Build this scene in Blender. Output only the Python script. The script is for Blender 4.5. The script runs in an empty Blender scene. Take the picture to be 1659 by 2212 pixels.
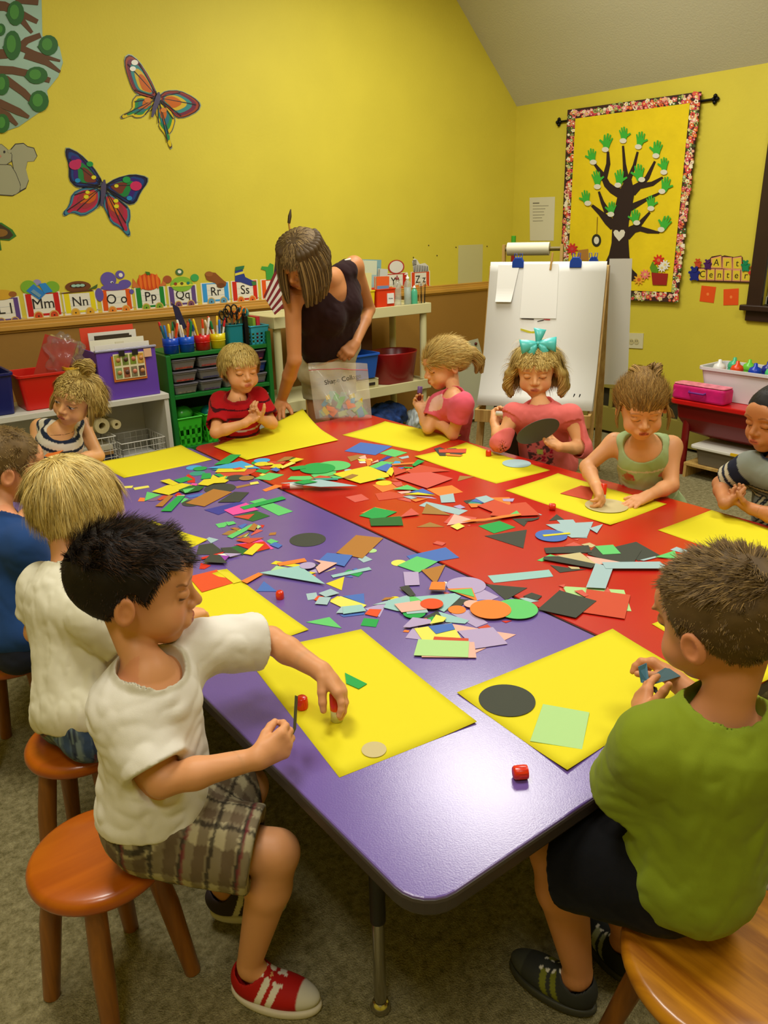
import bpy, bmesh, math, random
import numpy as np
from mathutils import Vector, Matrix
random.seed(7); RNG = np.random.default_rng(7)
SC = bpy.context.scene
COL = SC.collection

# ------------------------------------------------------------------ camera
FPX, CX, CY, EYE = 1688.0, 829.5, 1106.0, np.array([0.0, 0.0, 1.5])
RW = np.array([[0.79125896, -0.22587254, 0.56823485], [-0.61110693, -0.25959309, 0.74776985],
               [-0.02139084, -0.93893185, -0.34343763]])
cam_data = bpy.data.cameras.new('camera'); cam = bpy.data.objects.new('camera', cam_data); COL.objects.link(cam)
cam_data.sensor_fit = 'VERTICAL'; cam_data.sensor_height = 36.0; cam_data.lens = 36.0 * FPX / 2212.0
cam_data.clip_start = 0.02
M = Matrix.Identity(4)
for i in range(3):
    M[i][0] = RW[i][0]; M[i][1] = -RW[i][1]; M[i][2] = -RW[i][2]; M[i][3] = EYE[i]
cam.matrix_world = M
SC.camera = cam
SC.view_settings.view_transform = 'Standard'; SC.view_settings.look = 'None'
SC.view_settings.gamma = 1.0; SC.view_settings.use_curve_mapping = False
SC.view_settings.exposure = -0.30

# ------------------------------------------------------------------ world and lights
world = bpy.data.worlds.new('world'); SC.world = world; world.use_nodes = True
world.node_tree.nodes['Background'].inputs[0].default_value = (0.75, 0.85, 1.0, 1)
world.node_tree.nodes['Background'].inputs[1].default_value = 0.5
LIGHTS = [  # x, y, z, size x, size y, power, colour
    (3.12, 3.08, 3.16, 0.90, 1.20, 78, (1.0, 0.97, 0.90)),
    (0.40, 1.80, 3.80, 0.60, 1.20, 80, (1.0, 0.95, 0.85)),
    (2.70, 0.30, 3.30, 0.60, 1.20, 52, (1.0, 0.95, 0.85)),
    (-0.60, -0.30, 3.60, 0.60, 1.20, 66, (1.0, 0.95, 0.85)),
]

# ------------------------------------------------------------------ helpers
def lin(c):
    out = []
    for v in c[:3]:
        v = v / 255.0
        out.append(v / 12.92 if v <= 0.04045 else ((v + 0.055) / 1.055) ** 2.4)
    return tuple(out)
def onz(px, py, z):
    r = RW @ np.array([px - CX, py - CY, FPX]); return EYE + r * ((z - EYE[2]) / r[2])
def ony(px, py, y):
    r = RW @ np.array([px - CX, py - CY, FPX]); return EYE + r * (y / r[1])
def onx(px, py, x):
    r = RW @ np.array([px - CX, py - CY, FPX]); return EYE + r * (x / r[0])

MATS = {}
def mat(key, rgb=(200, 200, 200), rough=0.6, spec=0.4, var=0.0, vscale=8.0, bump=0.0, bscale=60.0, metal=0.0, alpha=1.0,
        trans=0.0, sss=0.0, coat=0.0, sheen=0.0):
    if key in MATS: return MATS[key]
    m = bpy.data.materials.new(key); m.use_nodes = True; nt = m.node_tree; b = nt.nodes['Principled BSDF']
    c = lin(rgb) + (1,)
    b.inputs['Base Color'].default_value = c; b.inputs['Roughness'].default_value = rough
    b.inputs['Specular IOR Level'].default_value = spec; b.inputs['Metallic'].default_value = metal
    b.inputs['Alpha'].default_value = alpha; b.inputs['Transmission Weight'].default_value = trans
    if sss: b.inputs['Subsurface Weight'].default_value = sss; b.inputs['Subsurface Radius'].default_value = (0.012, 0.005, 0.003); b.inputs['Subsurface Scale'].default_value = 1.0
    if coat: b.inputs['Coat Weight'].default_value = coat; b.inputs['Coat Roughness'].default_value = 0.15
    if sheen: b.inputs['Sheen Weight'].default_value = sheen
    tc = nt.nodes.new('ShaderNodeTexCoord')
    if var:
        n = nt.nodes.new('ShaderNodeTexNoise'); n.inputs['Scale'].default_value = vscale; n.inputs['Detail'].default_value = 5
        nt.links.new(tc.outputs['Object'], n.inputs['Vector'])
        r = nt.nodes.new('ShaderNodeValToRGB')
        r.color_ramp.elements[0].position = 0.3; r.color_ramp.elements[1].position = 0.7
        r.color_ramp.elements[0].color = tuple(x * (1 - var) for x in c[:3]) + (1,)
        r.color_ramp.elements[1].color = tuple(min(1, x * (1 + var)) for x in c[:3]) + (1,)
        nt.links.new(n.outputs['Fac'], r.inputs['Fac']); nt.links.new(r.outputs['Color'], b.inputs['Base Color'])
    if bump:
        n = nt.nodes.new('ShaderNodeTexNoise'); n.inputs['Scale'].default_value = bscale; n.inputs['Detail'].default_value = 4
        nt.links.new(tc.outputs['Object'], n.inputs['Vector'])
        bp = nt.nodes.new('ShaderNodeBump'); bp.inputs['Strength'].default_value = bump; bp.inputs['Distance'].default_value = 0.01
        nt.links.new(n.outputs['Fac'], bp.inputs['Height']); nt.links.new(bp.outputs['Normal'], b.inputs['Normal'])
    MATS[key] = m; return m
def vmat(key, rough=0.6, spec=0.3, sss=0.0, bump=0.0, bscale=200.0, sheen=0.0):
    """material coloured by the mesh's own pigment attribute 'Col'"""
    if key in MATS: return MATS[key]
    m = mat(key, (200, 200, 200), rough, spec, bump=bump, bscale=bscale, sss=sss, sheen=sheen); nt = m.node_tree
    a = nt.nodes.new('ShaderNodeAttribute'); a.attribute_name = 'Col'
    nt.links.new(a.outputs['Color'], nt.nodes['Principled BSDF'].inputs['Base Color']); return m

def tag(o, label=None, cat=None, group=None, kind=None):
    if label: o['label'] = label
    if cat: o['category'] = cat
    if group: o['group'] = group
    if kind: o['kind'] = kind
    return o
def empty(name, label, cat, loc=(0, 0, 0), group=None, rz=0.0):
    o = bpy.data.objects.new(name, None); COL.objects.link(o); o.location = Vector([float(v) for v in loc]); o.rotation_euler = (0, 0, rz)
    o.empty_display_size = 0.05
    return tag(o, label, cat, group)
def link_mesh(name, me, m=None, parent=None, world_space=True):
    o = bpy.data.objects.new(name, me); COL.objects.link(o)
    if m is not None: me.materials.append(m)
    if parent is not None:
        o.parent = parent
        if world_space: o.matrix_parent_inverse = wm(parent).inverted()
    return o
def wm(o):
    l = Matrix.LocRotScale(o.location, o.rotation_euler, o.scale)
    return l if o.parent is None else wm(o.parent) @ o.matrix_parent_inverse @ l
def copy_tree(o, parent=None):
    c = o.copy(); COL.objects.link(c)
    if parent is not None: c.parent = parent
    for ch in list(o.children): copy_tree(ch, c)
    return c

class MB:
    """collects shapes into ONE mesh"""
    def __init__(s): s.v = []; s.f = []; s.sm = []
    def add(s, vs, fs, smooth=False):
        n = len(s.v); s.v += [tuple(float(c) for c in v) for v in vs]; s.f += [tuple(n + i for i in f) for f in fs]; s.sm += [smooth] * len(fs); return s
    def box(s, x0, y0, z0, x1, y1, z1, rot=None, org=None):
        vs = [(x, y, z) for x in (x0, x1) for y in (y0, y1) for z in (z0, z1)]
        if rot is not None:
            vs = [tuple(Vector(org) + rot @ (Vector(v) - Vector(org))) for v in vs]
        return s.add(vs, [(0, 1, 3, 2), (4, 6, 7, 5), (0, 4, 5, 1), (2, 3, 7, 6), (0, 2, 6, 4), (1, 5, 7, 3)])
    def tube(s, pts, r, n=10, cap=True):
        pts = [np.array(p, float) for p in pts]; rs = r if hasattr(r, '__len__') else [r] * len(pts)
        vs = []; up = np.array([0, 0, 1.0]); last = None
        for i, p in enumerate(pts):
            d = (pts[min(i + 1, len(pts) - 1)] - pts[max(i - 1, 0)]); d = d / (np.linalg.norm(d) + 1e-12)
            if last is None:
                a = np.cross(d, up); 
                if np.linalg.norm(a) < 1e-3: a = np.cross(d, np.array([1.0, 0, 0]))
            else: a = last - d * (last @ d)
            a = a / np.linalg.norm(a); last = a; b = np.cross(d, a)
            for k in range(n):
                t = 2 * math.pi * k / n; vs.append(p + rs[i] * (a * math.cos(t) + b * math.sin(t)))
        fs = [(i * n + k, i * n + (k + 1) % n, (i + 1) * n + (k + 1) % n, (i + 1) * n + k) for i in range(len(pts) - 1) for k in range(n)]
        s.add(vs, fs, True)
        if cap: s.add(vs[:n], [tuple(range(n))[::-1]]); s.add(vs[-n:], [tuple(range(n))])
        return s
    def lathe(s, prof, c=(0, 0, 0), n=32, R=None, smooth=True):
        vs = []
        for (r, z) in prof:
            for k in range(n):
                t = 2 * math.pi * k / n; v = Vector((r * math.cos(t), r * math.sin(t), z))
                if R is not None: v = R @ v
                vs.append((v[0] + c[0], v[1] + c[1], v[2] + c[2]))
        fs = [(i * n + k, i * n + (k + 1) % n, (i + 1) * n + (k + 1) % n, (i + 1) * n + k) for i in range(len(prof) - 1) for k in range(n)]
        s.add(vs, fs, smooth)
        if prof[0][0] > 1e-5: s.add(vs[:n], [tuple(range(n))[::-1]])
        if prof[-1][0] > 1e-5: s.add(vs[-n:], [tuple(range(n))])
        return s
    def prism(s, pts, nrm, th):
        """polygon of 3-D points, thickened by th along nrm"""
        n = len(pts); nrm = np.array(nrm, float); A = [np.array(p, float) for p in pts]; B = [p + nrm * th for p in A]
        ar = sum(np.cross(A[i], A[(i + 1) % n]) for i in range(n))
        if ar @ nrm < 0: A = A[::-1]; B = B[::-1]
        fs = [tuple(range(n))[::-1], tuple(range(n, 2 * n))] + [(i, (i + 1) % n, n + (i + 1) % n, n + i) for i in range(n)]
        return s.add(A + B, fs)
    def build(s, name, m=None, parent=None, bevel=0.0, seg=2):
        me = bpy.data.meshes.new(name); me.from_pydata(s.v, [], s.f); me.polygons.foreach_set('use_smooth', s.sm); me.update()
        o = link_mesh(name, me, m, parent)
        if bevel:
            md = o.modifiers.new('bevel', 'BEVEL'); md.width = bevel; md.segments = seg; md.limit_method = 'ANGLE'; md.harden_normals = False
        return o
def struct(name, mb, m, bevel=0):
    return tag(mb.build(name, m, None, bevel), kind='structure')
def rrect(x0, y0, x1, y1, r, n=6):
    out = []
    for cx, cy, a in ((x1 - r, y1 - r, 0), (x0 + r, y1 - r, 90), (x0 + r, y0 + r, 180), (x1 - r, y0 + r, 270)):
        for k in range(n + 1):
            t = math.radians(a + 90 * k / n); out.append((cx + r * math.cos(t), cy + r * math.sin(t)))
    return out
def text_mesh(name, txt, size, m, parent, origin, ex, ey, depth=0.001, bold=0.0, font_w=None):
    """flat lettering whose baseline runs along ex with up = ey, standing on a surface"""
    cu = bpy.data.curves.new(name, 'FONT'); cu.body = txt; cu.size = size; cu.extrude = depth; cu.offset = bold; cu.resolution_u = 3
    cu.align_x = 'CENTER'; cu.align_y = 'CENTER'
    tmp = bpy.data.objects.new('t', cu); COL.objects.link(tmp)
    bpy.context.view_layer.update()
    me = bpy.data.meshes.new_from_object(tmp.evaluated_get(bpy.context.evaluated_depsgraph_get()))
    bpy.data.objects.remove(tmp); bpy.data.curves.remove(cu)
    ex = Vector([float(v) for v in ex]); ey = Vector([float(v) for v in ey]); ez = ex.cross(ey)
    T = Matrix(((ex[0], ey[0], ez[0], origin[0]), (ex[1], ey[1], ez[1], origin[1]), (ex[2], ey[2], ez[2], origin[2]), (0, 0, 0, 1)))
    me.transform(T); me.materials.clear()
    return link_mesh(name, me, m, parent)

# ------------------------------------------------------------------ lamps of the room (hung above the frame)
for i, (x, y, z, sx, sy, p, c) in enumerate(LIGHTS):
    t = empty('ceiling_light', ['white troffer lamp hung above the red table', 'white troffer lamp hung above the far end of the purple table',
              'white troffer lamp hung near the right wall window', 'white troffer lamp hung behind the photographer'][i], 'ceiling light', (x, y, z))
    MB().box(x - sx / 2 - .03, y - sy / 2 - .03, z + .01, x + sx / 2 + .03, y + sy / 2 + .03, z + .08).build('housing', mat('lamp_white', (235, 235, 230)), t, .005)
    MB().tube([(x, y, z + .08), (x, y, z + .35)], .01).build('rod', mat('lamp_white'), t)
    ld = bpy.data.lights.new('lamp', 'AREA'); ld.shape = 'RECTANGLE'; ld.size = sx; ld.size_y = sy; ld.energy = p; ld.color = c
    lo = bpy.data.objects.new('lamp', ld); COL.objects.link(lo); lo.location = (x, y, z)

# ------------------------------------------------------------------ the room
YW, XW, XL, YN = 4.70, 4.95, -2.0, -2.2
EAVE, SLOPE, XR = 2.346, 0.98, 1.5
ZR = EAVE + SLOPE * (XW - XR); ZL = ZR - SLOPE * (XR - XL)
wall_m = mat('wall_yellow', (204, 189, 58), .62, .35, var=.03, vscale=3, bump=.08, bscale=70)
carpet = mat('carpet', (112, 102, 68), .95, .1, bump=.9, bscale=260)
nt = carpet.node_tree; tc = [n for n in nt.nodes if n.type == 'TEX_COORD'][0]
n1 = nt.nodes.new('ShaderNodeTexNoise'); n1.inputs['Scale'].default_value = 45; n1.inputs['Detail'].default_value = 8; n1.inputs['Roughness'].default_value = .8
r1 = nt.nodes.new('ShaderNodeValToRGB'); e = r1.color_ramp.elements
e[0].position = .36; e[0].color = lin((112, 104, 66)) + (1,); e[1].position = .66; e[1].color = lin((182, 172, 130)) + (1,)
nt.links.new(tc.outputs['Object'], n1.inputs['Vector']); nt.links.new(n1.outputs['Fac'], r1.inputs['Fac']); nt.links.new(r1.outputs['Color'], nt.nodes['Principled BSDF'].inputs['Base Color'])
ceil_m = mat('ceiling_paint', (200, 197, 170), .85, .2, bump=.15, bscale=90)
struct('floor', MB().box(XL, YN, -.05, XW, YW, 0), carpet)
T = .12
prof = [(XL, 0), (XW, 0), (XW, EAVE), (XR, ZR), (XL, ZL)]
struct('wall_back', MB().prism([(x, YW, z) for x, z in prof], (0, 1, 0), T), wall_m)
struct('wall_near', MB().prism([(x, YN, z) for x, z in prof], (0, -1, 0), T), wall_m)
WY0, WY1, WZ0, WZ1 = 0.95, 2.555, 0.985, 2.05      # window opening in the right wall
mb = MB()
mb.box(XW, YN, 0, XW + T, YW, WZ0).box(XW, YN, WZ1, XW + T, YW, EAVE).box(XW, YN, WZ0, XW + T, WY0, WZ1).box(XW, WY1, WZ0, XW + T, YW, WZ1)
struct('wall_right', mb, wall_m)
struct('wall_left', MB().box(XL - T, YN, 0, XL, YW, ZL), wall_m)
nc = np.array([SLOPE, 0, 1]) / math.hypot(SLOPE, 1); nl = np.array([-SLOPE, 0, 1]) / math.hypot(SLOPE, 1)
struct('ceiling', MB().prism([(XW + T, YN, EAVE - SLOPE * T), (XW + T, YW, EAVE - SLOPE * T), (XR, YW, ZR), (XR, YN, ZR)], nc, .1)
       .prism([(XL, YN, ZL), (XL, YW, ZL), (XR, YW, ZR), (XR, YN, ZR)], nl, .1), ceil_m)
# wainscot and chair rail on the back wall
RZ = 1.030
struct('trim_wainscot', MB().box(XL, YW - .012, 0.10, XW, YW - .0005, RZ - .03), mat('wainscot_brown', (150, 110, 46), .6, .3, var=.05, vscale=2, bump=.05))
mb = MB(); z = RZ
for y0, z0, z1 in ((.020, z - .035, z + .022), (.032, z - .022, z + .004), (.014, z + .022, z + .034)):
    mb.box(XL, YW - y0, z0, XW, YW - .0005, z1)
struct('trim_chair_rail', mb, mat('rail_wood', (190, 142, 58), .45, .4, var=.06, vscale=4), .004)
struct('baseboard_back', MB().box(XL, YW - .018, 0, XW, YW - .0005, .10), mat('rail_wood'), .003)
struct('baseboard_right', MB().box(XW - .018, YN, 0, XW - .0005, YW - .02, .10), mat('rail_wood'), .003)
# window in the right wall: dark brown casing, frosted blind behind the glass
wf = tag(bpy.data.objects.new('window_1', None), kind='structure'); COL.objects.link(wf); wf.location = (XW, (WY0 + WY1) / 2, WZ0)
dark = mat('window_brown', (50, 32, 22), .35, .5, var=.1, vscale=10)
fr = MB(); cw = .085
fr.box(XW - .03, WY1 - .01, WZ0 - .01, XW - .0005, WY1 + cw, WZ1 + cw).box(XW - .03, WY0 - cw, WZ0 - .01, XW - .0005, WY0 + .01, WZ1 + cw)
fr.box(XW - .03, WY0 - .01, WZ1 - .01, XW - .0005, WY1 + .01, WZ1 + cw)
fr.build('window_casing', dark, wf, .006)
MB().box(XW - .055, WY0 - cw - .03, WZ0 - .035, XW + .05, WY1 + cw + .03, WZ0 + .0).build('window_sill', dark, wf, .006)
MB().box(XW - .022, WY0 - cw, WZ0 - .10, XW - .0005, WY1 + cw, WZ0 - .035).build('window_apron', dark, wf, .004)
mb = MB()
for a, b in ((WY1 - .05, WY1 - .008), (WY0 + .008, WY0 + .05), ((WY0 + WY1) / 2 - .02, (WY0 + WY1) / 2 + .02)): mb.box(XW + .04, a, WZ0, XW + .08, b, WZ1)
mb.box(XW + .04, WY0, WZ1 - .05, XW + .08, WY1, WZ1).box(XW + .04, WY0, WZ0, XW + .08, WY1, WZ0 + .05)
mb.build('window_sash', mat('sash_white', (190, 190, 175), .5), wf, .003)
MB().box(XW + .055, WY0 + .02, WZ0 + .02, XW + .060, WY1 - .02, WZ1 - .02).build('window_pane', mat('glass', (240, 250, 250), .02, .5, trans=1.0), wf)
mb = MB()
for k in range(34):
    zz = WZ0 + .03 + k * .03; mb.box(XW + .083, WY0 + .01, zz, XW + .108, WY1 - .01, zz + .0035)
MB().box(XW + .112, WY0 - .02, WZ0 - .02, XW + .118, WY1 + .02, WZ1 + .02).build('window_shade', mat('shade_grey', (170, 178, 165), .8), wf)

# ------------------------------------------------------------------ tables
TH = 0.56
def table_top_mat(key, rgb, hi):
    m = mat(key, rgb, .24, .95, var=.04, vscale=5, bump=.035, bscale=330); return m
def activity_table(x0, y0, x1, y1, m, label):
    t = empty('activity_table', label, 'table', ((x0 + x1) / 2, (y0 + y1) / 2, 0))
    pr = rrect(x0 + .003, y0 + .003, x1 - .003, y1 - .003, .065)
    MB().prism([(x, y, TH - .012) for x, y in pr], (0, 0, 1), .012).build('tabletop', m, t, .003)
    pe = rrect(x0, y0, x1, y1, .068)
    MB().prism([(x, y, TH - .034) for x, y in pe], (0, 0, 1), .0315).build('edge_band', mat('edge_dark', (58, 50, 48), .4, .5), t, .006)
    mb = MB(); a = .10
    mb.box(x0 + a, y0 + a, TH - .075, x1 - a, y0 + a + .02, TH - .0345).box(x0 + a, y1 - a - .02, TH - .075, x1 - a, y1 - a, TH - .0345)
    mb.box(x0 + a, y0 + a + .02, TH - .075, x0 + a + .02, y1 - a - .02, TH - .0345).box(x1 - a - .02, y0 + a + .02, TH - .075, x1 - a, y1 - a - .02, TH - .0345)
    mb.build('apron', mat('steel_black', (30, 28, 30), .4, .5), t)
    for lx, ly in ((x0 + .115, y0 + .27), (x1 - .13, y0 + .27), (x0 + .115, y1 - .27), (x1 - .13, y1 - .27)):
        leg = MB().tube([(lx, ly, .24), (lx, ly, TH - .0345)], .0155, 14).build('leg', mat('steel_black'), t)
        MB().tube([(lx, ly, .02), (lx, ly, .2405)], .0125, 14).build('leg_insert', mat('chrome', (190, 185, 170), .18, .6, metal=1), leg)
        MB().lathe([(.006, .03), (.016, .026), (.021, .012), (.019, .004), (.008, 0.0)], (lx, ly, 0), 16).build('foot_glide', mat('chrome'), leg)
    return t
PUR = (0.556, 0.662, 1.412, 3.355); RED = (1.416, 0.662, 2.425, 3.335)
activity_table(*PUR, table_top_mat('laminate_purple', (106, 84, 158), 0), 'purple topped activity table with a dark edge, nearest the photographer')
activity_table(*RED, table_top_mat('laminate_red', (192, 28, 12), 0), 'red topped activity table pushed against the purple table')

# ------------------------------------------------------------------ stools
def wood_mat(key, rgb, dark, sc=1.0, rough=.3, axis=0, strength=.5):
    if key in MATS: return MATS[key]
    m = mat(key, rgb, rough, .45, coat=.3); nt = m.node_tree; b = nt.nodes['Principled BSDF']
    tc = [n for n in nt.nodes if n.type == 'TEX_COORD'][0]
    mp = nt.nodes.new('ShaderNodeMapping'); mp.inputs['Scale'].default_value = (3 * sc, 30 * sc, 3 * sc) if axis == 0 else (30 * sc, 3 * sc, 3 * sc)
    if axis == 2: mp.inputs['Scale'].default_value = (30 * sc, 30 * sc, 2 * sc)
    n = nt.nodes.new('ShaderNodeTexNoise'); n.inputs['Scale'].default_value = 1.6; n.inputs['Detail'].default_value = 6; n.inputs['Distortion'].default_value = .6
    r = nt.nodes.new('ShaderNodeValToRGB'); r.color_ramp.elements[0].position = .5 - .3 * strength; r.color_ramp.elements[1].position = .5 + .3 * strength
    r.color_ramp.elements[0].color = lin(dark) + (1,); r.color_ramp.elements[1].color = lin(rgb) + (1,)
    nt.links.new(tc.outputs['Object'], mp.inputs['Vector']); nt.links.new(mp.outputs['Vector'], n.inputs['Vector'])
    nt.links.new(n.outputs['Fac'], r.inputs['Fac']); nt.links.new(r.outputs['Color'], b.inputs['Base Color']); return m
def stool(c, h, r, label, m, ml, rz=0.0, spread=1.06, group=None):
    t = empty('wooden_stool', label, 'stool', (c[0], c[1], 0), group)
    th = .036
    MB().lathe([(0.0001, h - th), (r - .012, h - th), (r - .003, h - th + .006), (r, h - th + .014), (r - .001, h - .012), (r - .006, h - .004), (r - .014, h), (r * .6, h - .0015), (0.0001, h - .003)], (c[0], c[1], 0), 48).build('seat', m, t)
    for k in range(4):
        a = rz + k * math.pi / 2; ca, sa = math.cos(a), math.sin(a)
        MB().tube([(c[0] + r * .66 * ca, c[1] + r * .66 * sa, h - th + .004), (c[0] + r * .85 * ca, c[1] + r * .85 * sa, h * .55), (c[0] + r * spread * ca, c[1] + r * spread * sa, 0.002)], [.0205, .0215, .017], 14).build('leg', ml, t)
    return t
W_OR = wood_mat('wood_orange', (190, 98, 14), (160, 74, 8), .6, .3, 0, .9)
W_LEG = wood_mat('wood_leg', (150, 92, 26), (120, 70, 18), 1, .4, 2)
W_YEL = wood_mat('wood_yellow', (206, 138, 24), (134, 74, 8), .8, .3, 1, .6)
SH = .36
st1 = onz(213, 1835, SH)
stool(st1, SH, .136, 'orange stained round stool under the dark haired boy in the white shirt', W_OR, W_LEG, math.radians(-27))
st2 = onz(170, 1590, SH); stool(st2, SH, .125, 'orange stained round stool under the blond boy in the white shirt', W_OR, W_LEG, math.radians(10))
st3 = onz(25, 1400, SH); stool(st3, SH, .130, 'orange stained round stool under the boy in blue at the left edge', W_OR, W_LEG, math.radians(20))
stR = onz(1592, 2064, .38); stool(stR, .38, .180, 'large honey coloured round stool under the boy in green', W_YEL, W_LEG, math.radians(12), 1.15)

# ------------------------------------------------------------------ white shelf unit, far left
WHT = mat('shelf_white', (205, 203, 188), .5, .4)
def board(mb, *a): return mb.box(*a)
wu = empty('white_shelf_unit', 'low white shelf unit with an open bay behind the striped dress girl', 'shelf', (.9, 4.2, 0))
wx0, wx1, wy0, wy1, wt = -.75, 1.605, 4.0, 4.34, .685
MB().box(wx0, wy0 - .006, wt - .028, wx1 + .003, wy1, wt).build('top_board', WHT, wu, .002)
for x in (wx0, -.05, .62, wx1 - .024): MB().box(x, wy0, 0, x + .024, wy1, wt - .0285).build('side_panel', WHT, wu, .001)
MB().box(wx0 + .0245, wy1 - .008, .06, wx1 - .0245, wy1 - .001, wt - .0285).build('back_panel', WHT, wu)
MB().box(wx0 + .0245, wy0 + .002, .30, wx1 - .0245, wy1 - .009, .318).build('shelf_board', WHT, wu)
MB().box(wx0 + .0245, wy0 + .002, .03, wx1 - .0245, wy1 - .009, .05).build('bottom_board', WHT, wu)

def bin_box(name, label, cat, x0, y0, z0, x1, y1, z1, m, taper=.9, rim=.012, group=None, wall=.004, rz=0.0, rr=.02, open_top=True, lip=True):
    """an open plastic tub: rounded, tapering to the bottom, with a rolled rim"""
    cx, cy = (x0 + x1) / 2, (y0 + y1) / 2; W, D = x1 - x0, y1 - y0
    t = empty(name, label, cat, (cx, cy, z0), group); R = Matrix.Rotation(rz, 3, 'Z')
    def ring(w, d, z, r):
        out = []
        for a, b in rrect(-w / 2, -d / 2, w / 2, d / 2, r, 4):
            v = R @ Vector((a, b, 0)); out.append((cx + v[0], cy + v[1], z))
        return out
    rings = [ring(W * taper - 2 * wall, D * taper - 2 * wall, z0 + wall, rr * .7), ring(W - 2 * wall, D - 2 * wall, z1 - .001, rr), ring(W, D, z1, rr),
             ring(W * taper, D * taper, z0 + .002, rr * .8), ring(W * taper - .01, D * taper - .01, z0, rr * .7)]
    n = len(rings[0]); mb = MB(); vs = sum(rings, []); fs = []
    for k in range(len(rings) - 1): fs += [(k * n + i, k * n + (i + 1) % n, (k + 1) * n + (i + 1) % n, (k + 1) * n + i) for i in range(n)]
    fs.append(tuple(range(n))); fs.append(tuple(range(4 * n, 5 * n))[::-1])
    mb.add(vs, fs, False); mb.build('body', m, t)
    if lip:
        o = ring(W + 2 * rim * .6, D + 2 * rim * .6, z1 + .001, rr + rim * .5); i_ = ring(W - .002, D - .002, z1 + .001, rr)
        o2 = [(a, b, z1 - rim) for a, b, _ in o]; i2 = [(a, b, z1 - rim) for a, b, _ in i_]
        vs = o + i_ + o2 + i2; fs = []
        for i in range(n):
            j = (i + 1) % n; fs += [(i, j, n + j, n + i), (2 * n + j, 2 * n + i, 3 * n + i, 3 * n + j), (j, i, 2 * n + i, 2 * n + j), (n + i, n + j, 3 * n + j, 3 * n + i)]
        MB().add(vs, fs).build('rim', m, t, .0015)
    return t
P_ = lambda k, c, r=.35: mat('plastic_' + k, c, r, .5)
bin_box('storage_tub', 'navy blue plastic tub at the left end of the white shelf', 'tub', .58, 4.03, wt + .001, .86, 4.28, wt + .2, P_('navy', (16, 26, 92)))
rt = bin_box('storage_tub', 'red plastic tub with a red book standing in it', 'tub', .885, 4.04, wt + .001, 1.135, 4.27, wt + .175, P_('red', (200, 26, 16)), .85)
def book(label, name, c, sx, sy, sz, R, cov, page, cat='book'):
    t = empty(name, label, cat, c)
    def bx(x0, y0, z0, x1, y1, z1): return MB().box(c[0] + x0, c[1] + y0, c[2] + z0, c[0] + x1, c[1] + y1, c[2] + z1, R, c)
    bx(-sx / 2, -sy / 2, 0, sx / 2, -sy / 2 + .003, sz).build('front_cover', cov, t); bx(-sx / 2, sy / 2 - .003, 0, sx / 2, sy / 2, sz).build('back_cover', cov, t)
    bx(-sx / 2 + .004, -sy / 2 + .0032, .003, sx / 2 - .003, sy / 2 - .0032, sz - .004).build('pages', page, t)
    return t
book('red book leaning in the red tub with yellow page edges', 'picture_book', (1.0, 4.12, wt + .02), .15, .028, .33, Matrix.Rotation(.42, 3, 'Y') @ Matrix.Rotation(-.5, 3, 'Z'), mat('cover_red', (170, 44, 22), .5), mat('page_yellow', (205, 195, 90), .8))
yb = bin_box('storage_bin', 'yellow plastic bin filled with bagged supplies', 'bin', 1.115, 4.03, wt + .001, 1.255, 4.2, wt + .19, P_('yellow', (214, 166, 14)), .88, .014)
# crumpled plastic bag in the yellow bin
def blob(name, c, r, m, parent=None, label=None, cat=None, amp=.25, seed=1, sc=(1, 1, 1), lv=3, facet=False):
    bm = bmesh.new(); bmesh.ops.create_icosphere(bm, subdivisions=lv, radius=1.0); rg = np.random.default_rng(seed)
    K = rg.normal(size=(6, 3)) * 2.6; ph = rg.uniform(0, 6.28, 6)
    for v in bm.verts:
        p = np.array(v.co); d = 1 + amp * sum(abs(math.sin(K[i] @ p + ph[i])) - .6 for i in range(6)) / 2.2
        v.co = Vector((c[0] + p[0] * d * r * sc[0], c[1] + p[1] * d * r * sc[1], c[2] + p[2] * d * r * sc[2]))
    me = bpy.data.meshes.new(name); bm.to_mesh(me); bm.free()
    me.polygons.foreach_set('use_smooth', [not facet] * len(me.polygons))
    o = link_mesh(name, me, m, parent); return tag(o, label, cat) if label else o
FILM = mat('clear_film', (235, 235, 235), .12, .6, trans=.85, alpha=.42)
blob('plastic_bag', (1.14, 4.10, wt + .235), .085, FILM, None, 'crumpled clear plastic bag sticking out of the yellow bin', 'bag', .5, 4, (1, .7, 1.25), 4)
blob('pinecone_bundle', (1.165, 4.13, wt + .19), .05, mat('brown_stuff', (110, 66, 40), .8, bump=.8, bscale=90), None, 'brown rust coloured bundle inside the clear bag', 'craft supply', .4, 9, (1, .8, 1.3))
# purple file crate with folders
pc = empty('file_crate', 'purple file crate with hanging folders and a photo sheet clipped to its front', 'crate', (1.41, 4.15, wt))
cx0, cx1, cy0, cy1, cz0, cz1 = 1.262, 1.572, 4.02, 4.30, wt + .001, wt + .247
pm = mat('plastic_purple', (98, 62, 168), .5, .4)
MB().box(cx0, cy0, cz0, cx1, cy0 + .006, cz1).build('front_panel', pm, pc, .002)
MB().box(cx0, cy1 - .006, cz0, cx1, cy1, cz1).build('back_panel', pm, pc, .002)
MB().box(cx0, cy0 + .0062, cz0, cx0 + .006, cy1 - .0062, cz1).build('side_panel', pm, pc); MB().box(cx1 - .006, cy0 + .0062, cz0, cx1, cy1 - .0062, cz1).build('side_panel', pm, pc)
MB().box(cx0 + .0062, cy0 + .0062, cz0, cx1 - .0062, cy1 - .0062, cz0 + .006).build('bottom_panel', pm, pc)
for y_ in (cy0 - .006, cy1 - .012): MB().box(cx0 - .006, y_, cz1 + .0002, cx1 + .006, y_ + .018, cz1 + .012).build('rim', mat('clear_grey', (150, 150, 175), .15, .6), pc, .003)
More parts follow.
